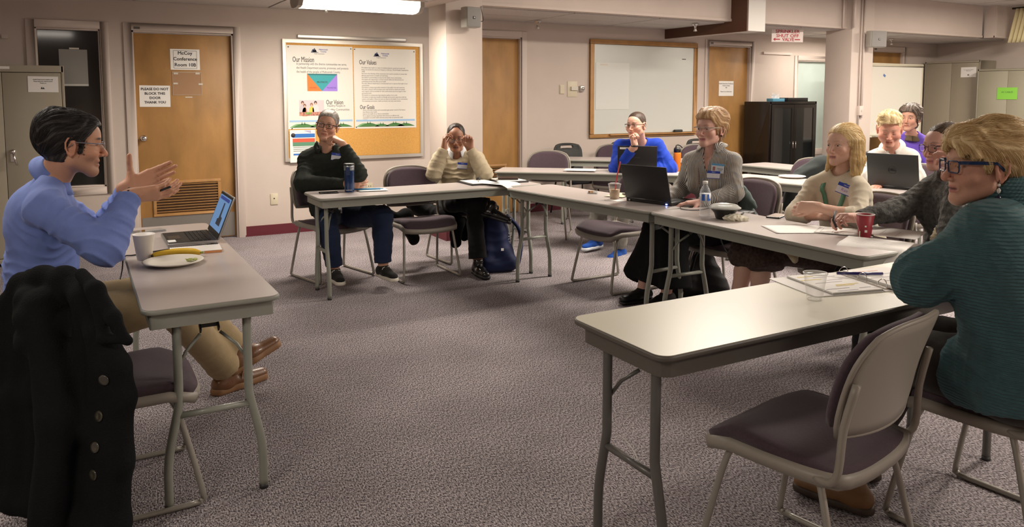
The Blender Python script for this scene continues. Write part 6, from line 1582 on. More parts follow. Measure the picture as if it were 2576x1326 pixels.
root, H, fwd, lat, up, sh, J, put = person('woman in ribbed teal sweater with blue glasses at the right edge', POSE['P9'],
    dict(skin=SK9, fem=1.0, girth=1.22, limb=1.22, res=.0040, hair=hair9, neck=1.05, nose=1.1, jaw=1.0, fw=1.05, aged=1, cheek=1.05, open=.003, lip=(.48, .17, .15), brow=(.30, .18, .10), browamt=.5,
         glasses=dict(mat='blue_frame', col=(.010, .035, .11), w=.050, h=.036, r=.009, t=.0022, tt=.0030, z=.006),
         top=dict(mat=M_teal_s, inf=.022, arm=.026, sleeve=(.95, .95), fold=.009, seed=13, res=.0052, name='sweater', open=.030, hem=-.105, hips=.152, rib=(.0004, 430, (.22, .10, 1.0))),
         bottom=dict(mat=cloth('dark_trousers', (.022, .017, .014)), fold=.006, len=.95),
         shoe=dict(mat=mat('tan_leather', (.17, .085, .030), .5, bump=.3, bscale=120), smat=mat('dark_sole', (.035, .02, .012), .6), ht=.10, sole=.014, top=-.03)))
def cowl():
    c = J['nb']; ax = (H.p(0, -.03, -.05) - c).normalized()
    fw = (J['facing'] - ax * J['facing'].dot(ax)).normalized(); rt = fw.cross(ax)
    def f(u, v):
        a = u * 2 * PI; d = fw * math.cos(a) + rt * math.sin(a); vv = v * 1.0
        r = .068 + .030 * math.sin(vv * PI * .5 + .2) ; z = .105 - .085 * vv + (.022 * math.cos(a + PI)) + .006 * math.sin(a * 4) * vv
        return c + d * (r + .0012 * math.sin(v * 55)) + ax * z
    MB().grid(60, 40, f, .009).build('cowl_collar', M_teal_s, None)
    e = H.p(-.085, -.006, -.042)
    MB().lathe([(0, 0), (.004, -.002), (.0045, -.008), (0, -.011)], 8, e).lathe([(0, -.012), (.006, -.020), (.0045, -.028), (0, -.032)], 8, e).build('earring', mat('pearl', (.70, .68, .64), .2), None)
    MB().tube([e + Vector((0, 0, .01)), e + Vector((0, 0, -.015))], .0008, 5).lathe([(0, -.034), (.009, -.044), (.007, -.060), (0, -.066)], 8, e).build('earring_drop', mat('dark_stone', (.015, .02, .05), .2), None)
bind(root, cowl)
P['P9'] = (root, H, J)
# ------------------------------------------------------------------ small things on the tables
M_pblack = mat('phone_black', (.008, .008, .009), .15, coat=.5)
M_lapblk = mat('laptop_black', (.010, .010, .010), .45, bump=.1, bscale=600)
M_key = mat('keys_black', (.012, .012, .012), .5)
M_silver = mat('laptop_silver', (.42, .41, .40), .35, .7)
TZ = .7412
def frame_at(root): return Matrix.Translation(-root.location)
def phone(x, y, rz, label, w=.075, l=.155, col=None, z=TZ, t=.009):
    r = empty('phone', (x, y, z), R_(rz), label, 'phone')
    MB().prism(rrect(w, l, .009, 4), 0, t).build('phone_body', col or M_pblack, r, bevel=.002)
    MB().prism(rrect(w - .008, l - .012, .006, 3), t, t + .0006).build('phone_screen', mat('phone_glass', (.012, .012, .014), .05, coat=1), r)
    return r
def paper(x, y, rz, label, w=.216, l=.279, z=TZ, t=.0012, m=None, bend=None, cat='paper', name='paper_sheet', lines=0, group=None, lm=None):
    r = empty(name, (x, y, z), R_(rz), label, cat, group)
    fn = (lambda u, v: ((u - .5) * w, (v - .5) * l, t)) if bend is None else (lambda u, v: ((u - .5) * w, (v - .5) * l, t + bend(u, v)))
    MB().grid(10, 12, fn, -t if False else .0008).build('page', m or M_paper, r)
    if lines:
        rn = random.Random(int(x * 100 + y * 10))
        for i in range(lines):
            yy = .40 - i * .8 / lines; ww = rn.uniform(.35, .8); mb_ = MB()
            def g(u, v, yy=yy, ww=ww): 
                U = .12 + u * ww * .95; Vv = .5 + yy + v * .005; q = fn(U, min(.99, max(.01, Vv))); return (q[0], q[1], q[2] + .0010)
            mb_.grid(6, 1, g).build('printed_line', lm or M_grey_ink, r)
    return r
def laptop(x, y, rz, label, w, d, ang, mt, scr=None, t=.018, logo=None, zt=.0):
    """origin at hinge middle; base extends to local -Y, the lid rises from the hinge; screen faces -Y"""
    r = empty('laptop', (x, y, TZ), R_(rz), label, 'laptop')
    MB().box((0, -d / 2, t / 2), (w, d, t)).build('laptop_base', mt, r, bevel=.004)
    MB().box((0, -d / 2, t + .0005), (w - .012, d - .012, .001)).build('keyboard_deck', M_lapblk, r)
    rows = 5; kb = MB()
    me = MB().box((0, 0, 0), (.0155, .0145, .0025)).mesh('key'); me.materials.append(M_key)
    for j in range(rows):
        for i in range(14):
            o = bpy.data.objects.new('key', me); COL.objects.link(o); o.parent = r; o.location = ((i - 6.5) * (w - .05) / 14, -.035 - j * .019, t + .002)
    MB().box((0, -d + .045, t + .0012), (.10, .055, .0008)).build('touchpad', mat('touchpad_grey', (.03, .03, .03), .3), r)
    L = empty('lid', (0, 0, t), parent=r); L.rotation_euler = (-R_(ang - 90), 0, 0)
    h = d * .97
    MB().box((0, .003, h / 2), (w, .008, h)).build('lid_shell', mt, L, bevel=.003)
    MB().box((0, -.0022, h / 2), (w - .008, .002, h - .008)).build('bezel', M_lapblk, L)
    MB().box((0, -.0036, h / 2 + .006), (w - .03, .001, h - .045)).build('screen', scr or mat('screen_off', (.01, .01, .012), .1), L)
    MB().tube([(-w * .4, .004, 0), (w * .4, .004, 0)], .0065, 8).build('hinge', M_black, r).location = (0, 0, t)
    return r, L, h
# left table -------------------------------------------------
M_scr = mat('screen_blue', (.06, .13, .25), .3, emit=.9)
lp, L, h = laptop(.575, 4.09, -90, 'open silver laptop with lit blue screen on the left table', .335, .225, 112, M_silver, M_scr)
MB().box((-.0, -.0045, h * .86), (.25, .0006, .016)).build('screen_bar', mat('screen_navy', (.02, .04, .20), .4, emit=.4), L)
MB().add([(-.02, -.0046, h * .25), (.09, -.0046, h * .25), (.09, -.0046, h * .45), (.05, -.0046, h * .47), (.045, -.0046, h * .78), (.015, -.0046, h * .78), (.010, -.0046, h * .40), (-.02, -.0046, h * .38)], [tuple(range(8))]).build('screen_picture', mat('screen_dark', (.02, .025, .04), .4, emit=.2), L)
MB().box((.10, -.20, .0195), (.06, .035, .001)).build('sticker', M_paper, lp)
phone(.31, 4.44, -75, 'phone with pale edge lying near the far end of the left table', col=M_silver)
cp = empty('paper_cup', (.235, 3.70, TZ), 0, 'white paper cup beside the banana on the left table', 'cup')
MB().lathe([(.030, 0), (.0305, .002), (.044, .108), (.0465, .110), (.0465, .113), (.042, .113), (.029, .006), (0, .005)], 28).build('cup_wall', mat('cup_white', (.74, .70, .65), .5), cp)
def plate_(x, y, label, r=.125, parent=None):
    p = empty('paper_plate', (x, y, TZ), 0, label, 'plate')
    MB().lathe([(0, .002), (r * .66, .002), (r * .78, .012), (r * .97, .019), (r, .017), (r * .99, .015), (r * .78, .007), (r * .66, 0), (0, 0)], 40).build('plate_disc', mat('plate_white', (.72, .67, .58), .5), p); return p
pl = plate_(.335, 3.535, 'white paper plate with green crumbs on the left table', .122)
rn = random.Random(3); m = MB()
for i in range(16):
    a = rn.uniform(0, 6.28); q = rn.uniform(0, .030); m.box((.070 + q * math.cos(a), .012 + q * math.sin(a), .008 + rn.uniform(0, .006)), (rn.uniform(.006, .022), rn.uniform(.004, .010), .003), M=Matrix.Rotation(rn.uniform(0, 3), 3, 'Z') @ Matrix.Rotation(rn.uniform(-.4, .4), 3, 'X'))
tag(m.build('leaf_scraps', mat('avocado_green', (.38, .42, .12), .6), None), 'pale green food scraps at the right side of the left plate', 'food', kind='stuff').location = (.335, 3.535, TZ)
bn = empty('banana', (.36, 3.665, TZ + .018), R_(-6), 'yellow banana lying behind the paper plate', 'banana')
pts = [(-.095, -.012, .001), (-.080, -.004, .002), (-.045, .008, .003), (0, .014, .004), (.045, .010, .003), (.075, .0, .002), (.088, -.008, .001), (.100, -.016, .001)]
MB().tube(smooth_path(pts, 4), [.004 + .014 * math.sin(PI * min(1, max(0, (i + 2) / 31))) ** .6 for i in range(29)], 6).build('peel', mat('banana_yellow', (.72, .45, .025), .45, var=.06, vscale=30), bn)
MB().tube([(.097, -.014, .001), (.112, -.024, .002)], .0045, 6).build('stem', mat('banana_green', (.30, .34, .06), .6), bn); MB().tube([(-.094, -.011, .001), (-.100, -.016, .001)], .0045, 6).build('tip', M_dark, bn)
nb2 = empty('spiral_notebook', (.455, 3.775, TZ), R_(-4), 'spiral notebook with orange edge in front of the laptop', 'notebook')
MB().box((0, 0, .006), (.215, .145, .012)).build('pages', M_paper, nb2); MB().box((0, 0, .0125), (.217, .147, .001)).build('cover_sheet', mat('page_white', (.78, .75, .70), .6), nb2); MB().box((.07, -.0735, .006), (.075, .001, .010)).build('orange_edge', mat('orange_tab', (.75, .32, .12), .6), nb2)
me = MB().tube([(0, .006 * math.cos(a), .006 + .008 * math.sin(a)) for a in [k * PI / 5 for k in range(10)]], .0009, 5, True).mesh('coil'); me.materials.append(M_dark)
for i in range(24):
    o = bpy.data.objects.new('coil', me); COL.objects.link(o); o.parent = nb2; o.location = (-.10 + i * .0087, .072, 0)
tag(MB().tube(smooth_path([(.50, 3.90, TZ + .006), (.33, 3.86, TZ + .004), (.20, 3.80, TZ + .004), (.158, 3.78, TZ + .002), (.145, 3.76, .68), (.10, 3.62, .56), (.06, 3.45, .50), (.05, 3.36, .36), (.06, 3.34, .16), (.10, 3.32, .02)], 6), .0032, 6).build('power_cable', M_black, None), 'black power cable running off the left table to the floor', 'cable')
tag(MB().tube([(.52, 3.895, TZ + .022), (.57, 3.90, TZ + .022)], .004, 6).build('pen', M_black, None), 'black pen lying along the side of the silver laptop', 'pen').location = (0, 0, -.016)
bind_r = P['P1'][0]; w_ = P['P1'][2]['wr']
tag(MB().tube([w_ + Vector((.085, .01, .005)), w_ + Vector((.14, -.015, .028))], .0045, 8).tube([w_ + Vector((.085, .01, .005)), w_ + Vector((.075, .016, -.002))], .0025, 6).build('marker_pen', M_black, None), 'dark pen held between the fingers of the gesturing man', 'pen')
# coat over the chair at bottom left
M_coat = cloth('black_wool', (.007, .0075, .008), bump=.8, bscale=200, sheen=0, spec=.1)
pr = []
tops = ((18, 770, 2.62), (60, 715, 2.60), (110, 698, 2.58), (165, 700, 2.54), (215, 745, 2.48), (255, 830, 2.44), (288, 920, 2.42), (308, 1000, 2.42))
prev = None
for i, (u, v, d) in enumerate(tops):
    a = at(u, v + 4, d); b = at(u * .93 + 2, 1345, d + .02); b.z = max(b.z, .10)
    pr.append(cap(a, b, .036, .040, .045))
    if prev: pr += [cap(prev[0], a, .036, .036, .03), cap(prev[1], b, .040, .040, .04), cap(prev[0].lerp(prev[1], .5), a.lerp(b, .5), .036, .036, .04)]
    prev = (a, b)
pr += [cap(at(105, 770, 2.50), at(150, 1050, 2.42), .060, .062, .03), cap(at(150, 1050, 2.42), at(120, 1330, 2.42), .062, .055, .03)]
for y0_, y1_, z_ in ((2.93, 3.24, .795), (2.87, 3.30, .745), (2.85, 3.32, .67)): pr.append(cap((-.165, y0_, z_), (-.165, y1_, z_), .040, .040, .02)); pr.append(cap((-.125, y0_, z_ - .02), (-.125, y1_, z_ - .02), .042, .042, .02))
def coat_f(Pn, d): return d - .004 * N3(Pn, 20, 2) - .003 * (1 - np.abs(np.sin(Pn[:, 0] * 24 + Pn[:, 1] * 20 + N3(Pn, 7, 3) * 1.6)))
ct = empty('coat', (-.1, 3.0, .5), 0, 'black wool coat with big buttons draped over the chair at bottom left', 'coat')
def hang(o, root):
    o.parent = root; o.matrix_parent_inverse = Matrix.LocRotScale(root.location, root.rotation_euler, root.scale).inverted(); return o
hang(link_mesh('coat_cloth', sdf_mesh('coat_cloth', pr, .0085, coat_f), M_coat), ct)
lp_ = [(205, 690, 2.48), (240, 730, 2.43), (285, 800, 2.38), (322, 858, 2.35), (292, 872, 2.36), (262, 850, 2.385)]
pr = [cap(at(*lp_[0]), at(*lp_[1]), .020, .024, .02), cap(at(*lp_[1]), at(*lp_[2]), .024, .022, .02), cap(at(*lp_[2]), at(*lp_[3]), .020, .010, .02), cap(at(*lp_[3]), at(*lp_[5]), .010, .018, .02), cap(at(*lp_[5]), at(*lp_[1]), .018, .022, .02)]
hang(link_mesh('lapel', sdf_mesh('lapel', pr, .006), M_coat), ct)
for (u, v) in ((262, 956), (250, 1047), (240, 1125), (236, 1195)):
    r_ = ray(u, v); hit = None; cc = [c for c in ct.children if c.name.startswith('coat_cloth')][0]
    ok, loc, nn, _ = cc.ray_cast(Vector((0, 0, EYE)), r_.normalized())
    if ok:
        q = Vector(nn).to_track_quat('Z', 'Y').to_matrix()
        hang(MB().lathe([(0, 0), (.016, 0), (.0175, .002), (.0165, .0045), (.010, .0035), (0, .003)], 18, loc, q).build('button', mat('horn_button', (.035, .032, .022), .25, coat=.5), None), ct)
# back table with the two men ------------------------------------
tm = empty('tumbler', (1.752, 5.56, TZ), 0, 'tall blue insulated tumbler on the back table', 'tumbler')
MB().lathe([(0, 0), (.034, 0), (.036, .01), (.038, .16), (.038, .175), (0, .175)], 24).build('tumbler_body', mat('tumbler_blue', (.004, .030, .12), .25, .5, coat=.6), tm)
MB().lathe([(.0385, .165), (.039, .200), (.036, .203), (0, .203)], 24).build('tumbler_collar', mat('tumbler_steel', (.28, .30, .33), .3, .6), tm); MB().lathe([(.0395, .200), (.041, .204), (.041, .211), (.036, .215), (0, .215)], 24).build('tumbler_lid', M_black, tm)
MB().box((-.022, -.034, .160), (.03, .014, .060)).build('lid_button', mat('tumbler_dark', (.006, .02, .07), .3), tm); text('lettering', 'CONTIGO', .010, M_paper, (-.016, -.0375, .018), (PI / 2, 0, -.4), tm)
phone(1.595, 5.565, 80, 'black phone lying at the left end of the back table', .072, .14)
paper(1.93, 5.56, 80, 'small white notepad beside the blue tumbler', .14, .22, t=.006, name='notepad', cat='notepad')
tag(MB().tube([(1.80, 5.595, TZ + .013), (1.99, 5.545, TZ + .013)], .006, 8).tube([(1.99, 5.545, TZ + .013), (2.01, 5.54, TZ + .013)], .003, 6).build('pen', mat('pen_light_blue', (.05, .28, .52), .4), None), 'light blue pen lying on the white notepad', 'pen')
pf = empty('portfolio', (2.98, 5.60, TZ), R_(-2), 'open black leather portfolio with paper pad on the back table', 'folder')
MB().box((-.13, 0, .006), (.25, .30, .012)).box((.15, .02, .006), (.25, .30, .012)).build('portfolio_cover', mat('portfolio_leather', (.010, .009, .009), .45), pf, bevel=.003)
MB().box((-.13, 0, .0135), (.21, .27, .003)).build('note_pad', M_paper, pf); MB().box((.15, .02, .0145), (.22, .27, .004)).build('loose_pages', M_paper, pf)
MB().tube([(-.15, -.05, .020), (-.11, .04, .020)], .004, 6).build('pen_loop', M_alu, pf)
tag(MB().box((3.13, 5.60, TZ + .026), (.17, .10, .016), -.5).build('wallet', mat('wallet_brown', (.035, .015, .010), .45), None, bevel=.005), 'dark brown wallet on the open portfolio', 'wallet')
tag(MB().lathe([(0, 0), (.02, .0), (.018, .022), (0, .028)], 14, (2.90, 5.70, TZ + .012)).build('bottle_cap', M_dark, None), 'small dark knob-like cap by the portfolio', 'cap')
def droop(u, v):
    return -.10 * max(0, .50 - v) ** 1.4 * (.5 + u) - .0 + .012 * math.sin(u * 5)
hp_ = empty('hanging_paper', (2.98, 5.34, TZ + .010), R_(28), 'white paper sheet drooping over the table edge below the portfolio', 'paper')
MB().grid(14, 14, lambda u, v: ((u - .5) * .24, (v - .5) * .32, .004 + (-.34 * max(0, .48 - v) ** 1.5 * (.75 + .25 * u)) + .006 * math.sin(u * 6 + 1)), .0008).build('page', M_paper, hp_)
# laptop, coffee and papers on the middle table --------------------
lp1, L1, h1 = laptop(3.30, 3.985, -77 - 180, 'black laptop with glowing corner light seen from behind', .375, .25, 105, M_lapblk, None, t=.024)
lp1.location = (3.30, 3.985, TZ)
MB().box((-.15, .0035, .009), (.010, .006, .006)).build('power_light', mat('led_blue', (.25, .35, 1.0), .4, emit=9), lp1)
MB().box((.155, .0035, .010), (.012, .004, .010)).build('lock_slot', M_silver, lp1)
cf = empty('iced_coffee', (3.235, 4.27, TZ), 0, 'iced coffee in clear plastic cup with red straw', 'drink')
MB().lathe([(0, .001), (.030, .001), (.037, .068), (0, .068)], 24).build('coffee', mat('coffee_milk', (.52, .33, .17), .35), cf)
MB().lathe([(.031, 0), (.0385, .078), (.044, .100), (.046, .104), (.045, .108), (.040, .1095)], 28).lathe([(.040, .1095), (.030, .114), (.006, .115)], 24).build('clear_cup', cloudy('clear_plastic', .10), cf)
MB().lathe([(0, .1), (.0375, .068), (.0376, .070)], 20).build('milk_foam', mat('coffee_foam', (.48, .36, .22), .6), cf) if False else None
tag(MB().tube([(3.235, 4.27, TZ + .03), (3.247, 4.262, TZ + .155), (3.262, 4.245, TZ + .262)], .0042, 8).build('straw', mat('straw_red', (.75, .05, .07), .4), None), 'red drinking straw standing in the iced coffee', 'straw')
tag(MB().box((3.20, 4.22, TZ + .001), (.09, .11, .002), .3).build('napkin', M_paper, None), 'small white napkin under the iced coffee', 'napkin')
phone(3.30, 4.62, -35, 'thin grey phone lying left of the iced coffee', .07, .13, M_silver, t=.007)
paper(3.38, 4.40, -60, 'cream note cards behind the iced coffee cup', .14, .24, t=.006, m=mat('cream_card', (.70, .64, .46), .6))
tag(MB().box((3.42, 4.33, TZ + .009), (.07, .15, .012), -.3).build('pen_case', M_black, None, bevel=.004), 'dark slim case beside the note cards', 'case')
# second row ----------------------------------------------------------
lp2, L2, h2 = laptop(4.58, 5.40, 180 + 138, 'black laptop with white sticker in front of the man in blue', .36, .25, 100, M_lapblk, None)
lp2.location = (4.50, 5.60, TZ + .0); lp2.rotation_euler = (0, 0, R_(140))
MB().box((.105, .0078, h2 - .022), (.11, .001, .018)).build('asset_sticker', M_paper, L2); MB().box((0, .0078, h2 * .55), (.05, .0008, .012)).build('lid_logo', mat('logo_dim', (.03, .03, .03), .3), L2)
paper(4.16, 6.03, 50, 'stack of white papers left of the man in blue', .216, .30, t=.014)
wb_ = empty('water_bottle', (4.88, 5.36, TZ), 0, 'orange translucent water bottle with black lid', 'bottle'); wb_.location = (4.93 + .02, 5.30 - .02, TZ); wb_.location = onz(1703, 431, TZ)
MB().lathe([(0, 0), (.036, 0), (.037, .01), (.034, .09), (.036, .17), (.030, .185), (0, .185)], 24).build('bottle_body', mat('orange_plastic', (.80, .22, .02), .15, trans=.35, ior=1.3, coat=.4), wb_)
MB().lathe([(.034, .183), (.034, .215), (.026, .228), (0, .230)], 20).build('bottle_lid', M_black, wb_); MB().tube(smooth_path([(-.02, 0, .22), (-.01, 0, .25), (.03, 0, .245), (.06, 0, .222)], 4), .006, 8).build('carry_loop', M_black, wb_)
plate_(5.43, 4.62, 'empty white paper plate on the second row table', .115)
paper(5.28, 4.05, 82, 'thick white paper stack left of the grey laptop', .216, .30, t=.020)
lp3, L3, h3 = laptop(5.40, 3.72, 180 + 100, 'dark grey laptop with round lid emblem in the second row', .385, .27, 102, mat('laptop_grey', (.030, .032, .031), .45), None)
lp3.location = (5.46, 3.68, TZ); lp3.rotation_euler = (0, 0, R_(-258 + 0))
MB().tube([(.030 * math.cos(a * PI / 12), .0078, h3 * .52 + .030 * math.sin(a * PI / 12)) for a in range(24)], .0014, 5, True).build('lid_ring', mat('emblem_black', (.008, .008, .008), .3), L3)
text('lettering', 'DELL', .024, MATS['emblem_black'], (0, .0085, h3 * .52), (PI / 2, 0, PI), L3, bold=.0008)
# third table: bottle, bowl, cup, papers ---------------------------------
bt = empty('water_bottle', (3.235, 3.385, TZ), 0, 'clear plastic water bottle with blue and white label', 'bottle')
GLB = cloudy('bottle_plastic', .10, (.85, .9, .95), .08)
prof = [(0, .003), (.020, 0), (.030, .004), (.032, .012)]
for i in range(9): prof += [(.0325 if i % 2 else .0305, .020 + i * .0085)]
prof += [(.0325, .10), (.0325, .138), (.030, .150), (.024, .168), (.014, .185), (.0125, .192), (.0125, .205)]
MB().lathe(prof, 28).build('bottle_body', GLB, bt)
MB().lathe([(.0328, .095), (.0330, .138)], 28).build('label', mat('label_white', (.62, .66, .72), .4), bt); 
for a0, a1, z0, z1 in ((3.3, 3.9, .098, .136), (4.3, 4.7, .098, .136), (4.7, 5.2, .098, .110)):
    MB().grid(6, 1, lambda u, v: (.0333 * math.cos(a0 + (a1 - a0) * u), .0333 * math.sin(a0 + (a1 - a0) * u), z0 + (z1 - z0) * v)).build('label_block', mat('label_blue', (.03, .12, .50), .4), bt)
MB().lathe([(.0145, .196), (.0145, .212), (0, .213)], 20).build('bottle_cap', M_paper, bt)
bw = empty('salad_bowl', (3.275, 3.265, TZ), 0, 'black takeaway bowl with clear domed lid', 'bowl')
MB().lathe([(0, 0), (.048, 0), (.050, .004), (.060, .035), (.084, .062), (.090, .064), (.090, .067), (.082, .066), (.058, .037), (.046, .006), (0, .005)], 36).build('bowl_body', M_black, bw)
MB().lathe([(.094, .064), (.094, .068), (.086, .072), (.070, .084), (.050, .087), (.046, .084), (.030, .084), (0, .085)], 36).build('bowl_lid', cloudy('lid_plastic', .42, (.75, .76, .72), .15), bw)
MB().grid(10, 10, lambda u, v: ((u - .5) * .15, (v - .5) * .15, .072 + .006 * math.sin(u * 20) * math.sin(v * 17))).build('lid_haze', mat('food_hidden', (.16, .17, .13), .7), bw).scale = (.8, .8, 1)
nk = empty('crumpled_napkin', (3.275, 3.185, TZ), 0, 'crumpled pale yellow napkin beside the black bowl', 'napkin')
hang(link_mesh('napkin_paper', sdf_mesh('napkin_paper', [ell((3.275, 3.185, TZ + .018), (.045, .035, .020)), ell((3.31, 3.155, TZ + .012), (.035, .022, .013)), ell((3.255, 3.215, TZ + .014), (.03, .03, .015))], .0035, lambda Pn, d: d - .005 * (1 - np.abs(N3(Pn, 110, 2)) * 2)), mat('napkin_cream', (.80, .77, .62), .8)), nk)
tag(MB().tube([(3.43, 3.29, TZ + .005), (3.53, 3.36, TZ + .005)], .0048, 8).build('pen', M_dark, None), 'short dark pen right of the black bowl', 'pen')
phone(3.60, 3.165, -68, 'black phone on the table in front of the blonde woman', .08, .16)
paper(3.35, 2.80, 62, 'white printed sheets before the woman with the pen', .24, .32, t=.003, lines=0)
paper(3.50, 2.62, 30, 'overlapping white page under the writing hand', .216, .28, z=TZ + .004, lines=4)
rc = empty('paper_cup', (3.47, 2.485, TZ), 0, 'red paper coffee cup with white rim', 'cup')
MB().lathe([(.029, 0), (.030, .002), (.043, .115), (.041, .116), (.028, .006), (0, .005)], 28).build('cup_wall', mat('cup_red', (.34, .030, .045), .45), rc); MB().tube([(.0435 * math.cos(a * PI / 14), .0435 * math.sin(a * PI / 14), .117) for a in range(28)], .0022, 6, True).build('rim', M_paper, rc)
for a0, z0, s0 in ((3.9, .035, .012), (3.85, .060, .008), (4.9, .060, .008)):
    MB().box((.0385 * math.cos(a0), .0385 * math.sin(a0), z0), (.002, s0, s0), a0).build('printed_mark', M_paper, rc)
tb = empty('tea_bag_tag', (3.395, 2.46, TZ), R_(30), 'pale tea bag tag hanging beside the red cup', 'tag'); MB().box((0, 0, .020), (.030, .003, .036)).build('tag_paper', mat('tag_mint', (.55, .60, .45), .7), tb); MB().tube([(0, 0, .038), (.03, .03, .10), (.045, .035, .116)], .0006, 4).build('string', M_paper, tb)
paper(3.62, 2.44, 20, 'pile of curling white pages behind the red cup', .216, .279, t=.012, bend=lambda u, v: .020 * max(0, v - .5) ** 2 * 2 + .01 * u * u, lines=3)
nt = empty('spiral_notebook', (3.50, 2.56, TZ), R_(25), 'small spiral notebook between the papers and the red cup', 'notebook'); MB().box((0, 0, .004), (.10, .15, .007)).build('pages', M_paper, nt)
me = MB().tube([(0, .005 * math.cos(a), .004 + .007 * math.sin(a)) for a in [k * PI / 5 for k in range(10)]], .0009, 5, True).mesh('coil'); me.materials.append(M_dark)
for i in range(11):
    o = bpy.data.objects.new('coil', me); COL.objects.link(o); o.parent = nt; o.location = (-.045 + i * .009, -.075, 0)
hp2 = empty('hanging_paper', (3.28, 2.30, TZ + .006), R_(22), 'printed white sheet hanging over the table edge by the red cup', 'paper')
MB().grid(14, 14, lambda u, v: ((u - .5) * .28 + .30 * 0, (v - .5) * .30, .005 - .40 * max(0, .42 - u) ** 1.5 * (.4 + .6 * (1 - v)) + .02 * max(0, u - .6) ** 1.5), .0008).build('page', M_paper, hp2)
for i in range(6):
    MB().grid(6, 1, lambda u, v: ((.46 + i * .085 + v * .007 - .5) * .28, (.25 + .08 * (i % 2) + u * .5 - .5) * .30, .0070 + .02 * max(0, .46 + i * .085 - .6) ** 1.5)).build('printed_line', M_grey_ink, hp2)
ht = empty('knit_hat', (3.70, 2.12, TZ), 0, 'cream knitted hat on the table behind the teal sleeve', 'hat')
hang(link_mesh('hat_knit', sdf_mesh('hat_knit', [ell((3.66, 2.16, TZ + .052), (.075, .07, .055)), cap((3.59, 2.18, TZ + .03), (3.62, 2.09, TZ + .03), .03, .03)], .0045, lambda Pn, d: d - .0022 * np.sin(Pn[:, 2] * 420) - .0015 * np.sin(Pn[:, 0] * 300)), cloth('knit_cream', (.46, .40, .28), bump=.8)), ht)
tag(MB().tube(smooth_path([(3.50, 3.93, TZ + .004), (3.42, 3.80, TZ + .004), (3.30, 3.66, TZ + .004), (3.36, 3.58, TZ + .004), (3.52, 3.62, TZ + .004), (3.58, 3.66, TZ + .004)], 5), .003, 6).build('laptop_cable', M_black, None), 'black cable lying behind the black laptop', 'cable')
tag(MB().box((3.62, 3.45, TZ + .012 - .03), (.10, .12, .03), .3).build('glasses_case', M_black, None, bevel=.012), 'black case just behind the salad bowl', 'case')
tag(MB().tube([at(2104, 572, 3.98), at(2096, 554, 3.98), at(2102, 532, 4.02)], .0065, 8).build('pen', M_dark, None), 'dark pen held by the woman in the grey sweater', 'pen')
# near table -------------------------------------------------------------
rb = empty('ring_binder', (2.60, 1.875, TZ), R_(-14), 'open white ring binder with highlighted pages on the pale table', 'binder')
MB().prism(rrect(.30, .29, .012, 3, -.155), 0, .003).prism(rrect(.30, .29, .012, 3, .175), 0, .003).prism(rrect(.05, .29, .004, 2, .01), 0, .003).build('binder_cover', mat('binder_white', (.78, .77, .74), .3, coat=.3), rb)
for s_, w_b in ((-1, .006), (1, .013)):
    MB().box((s_ * .13 + .01, 0, .004 + w_b / 2), (.215, .272, w_b)).build('page_stack', M_paper, rb)
zp = .004 + .006
MB().box((.02, 0, .006), (.018, .25, .006)).build('ring_plate', M_chrome, rb)
for dy in (-.105, 0, .105): MB().tube([(.01 + .022 * math.cos(a * PI / 10), dy, .012 + .026 * math.sin(a * PI / 10)) for a in range(-2, 13)], .0016, 6).build('ring', M_chrome, rb)
M_hl = mat('highlighter_yellow', (.80, .62, .12), .6); M_pl = mat('print_faint', (.45, .44, .50), .7); M_bl = mat('print_lilac', (.55, .52, .70), .7)
for i, (x, y, w, mt_) in enumerate(((-.17, .10, .07, M_hl), (-.10, .08, .10, M_pl), (-.18, .05, .09, M_hl), (-.09, .03, .07, M_bl), (-.14, 0, .12, M_pl), (-.09, -.04, .10, M_hl), (-.11, -.055, .08, M_hl), (-.17, -.09, .10, M_pl), (-.06, -.10, .05, M_pl), (-.15, -.12, .09, M_bl))):
    MB().box((x, y, zp + .0006), (w, .006 if mt_ is M_hl else .003, .0006), .03).build('printed_line', mt_, rb)
for i in range(4): MB().box((.10 + .02 * (i % 2), .09 - i * .05, .0176), (.12, .003, .0006), .03).build('printed_line', M_pl if i else mat('print_orange', (.80, .30, .12), .6), rb)
tag(MB().tube([(2.57, 1.955, TZ + .024), (2.72, 1.862, TZ + .024)], .0058, 10).build('pen', mat('pen_navy', (.012, .008, .12), .3, coat=.5), None), 'dark blue pen lying across the open ring binder', 'pen')
cc_ = empty('plastic_cup', (2.245, 1.795, TZ), 0, 'empty clear plastic cup on the pale near table', 'cup')
GLC = cloudy('cup_plastic', .06, (.9, .9, .86), .08)
MB().lathe([(0, .004), (.024, .004), (.026, 0), (.028, .004), (.034, .060), (.0355, .063), (.038, .088), (.0405, .090), (.0415, .094), (.040, .096)], 36).build('cup_wall', GLC, cc_)
MB().tube([(.041 * math.cos(a * PI / 16), .041 * math.sin(a * PI / 16), .0955) for a in range(32)], .0016, 6, True).build('rim', cloudy('rim_plastic', .4), cc_)
tag(MB().tube(smooth_path([(1.452, 1.80, .352), (1.446, 1.79, .325), (1.452, 1.775, .318), (1.460, 1.80, .350), (1.46, 1.84, .375), (1.45, 1.86, .39)], 4), .0018, 5).build('zip_tie', M_paper, None), 'white zip tie looped on the near table crossbar', 'zip tie')
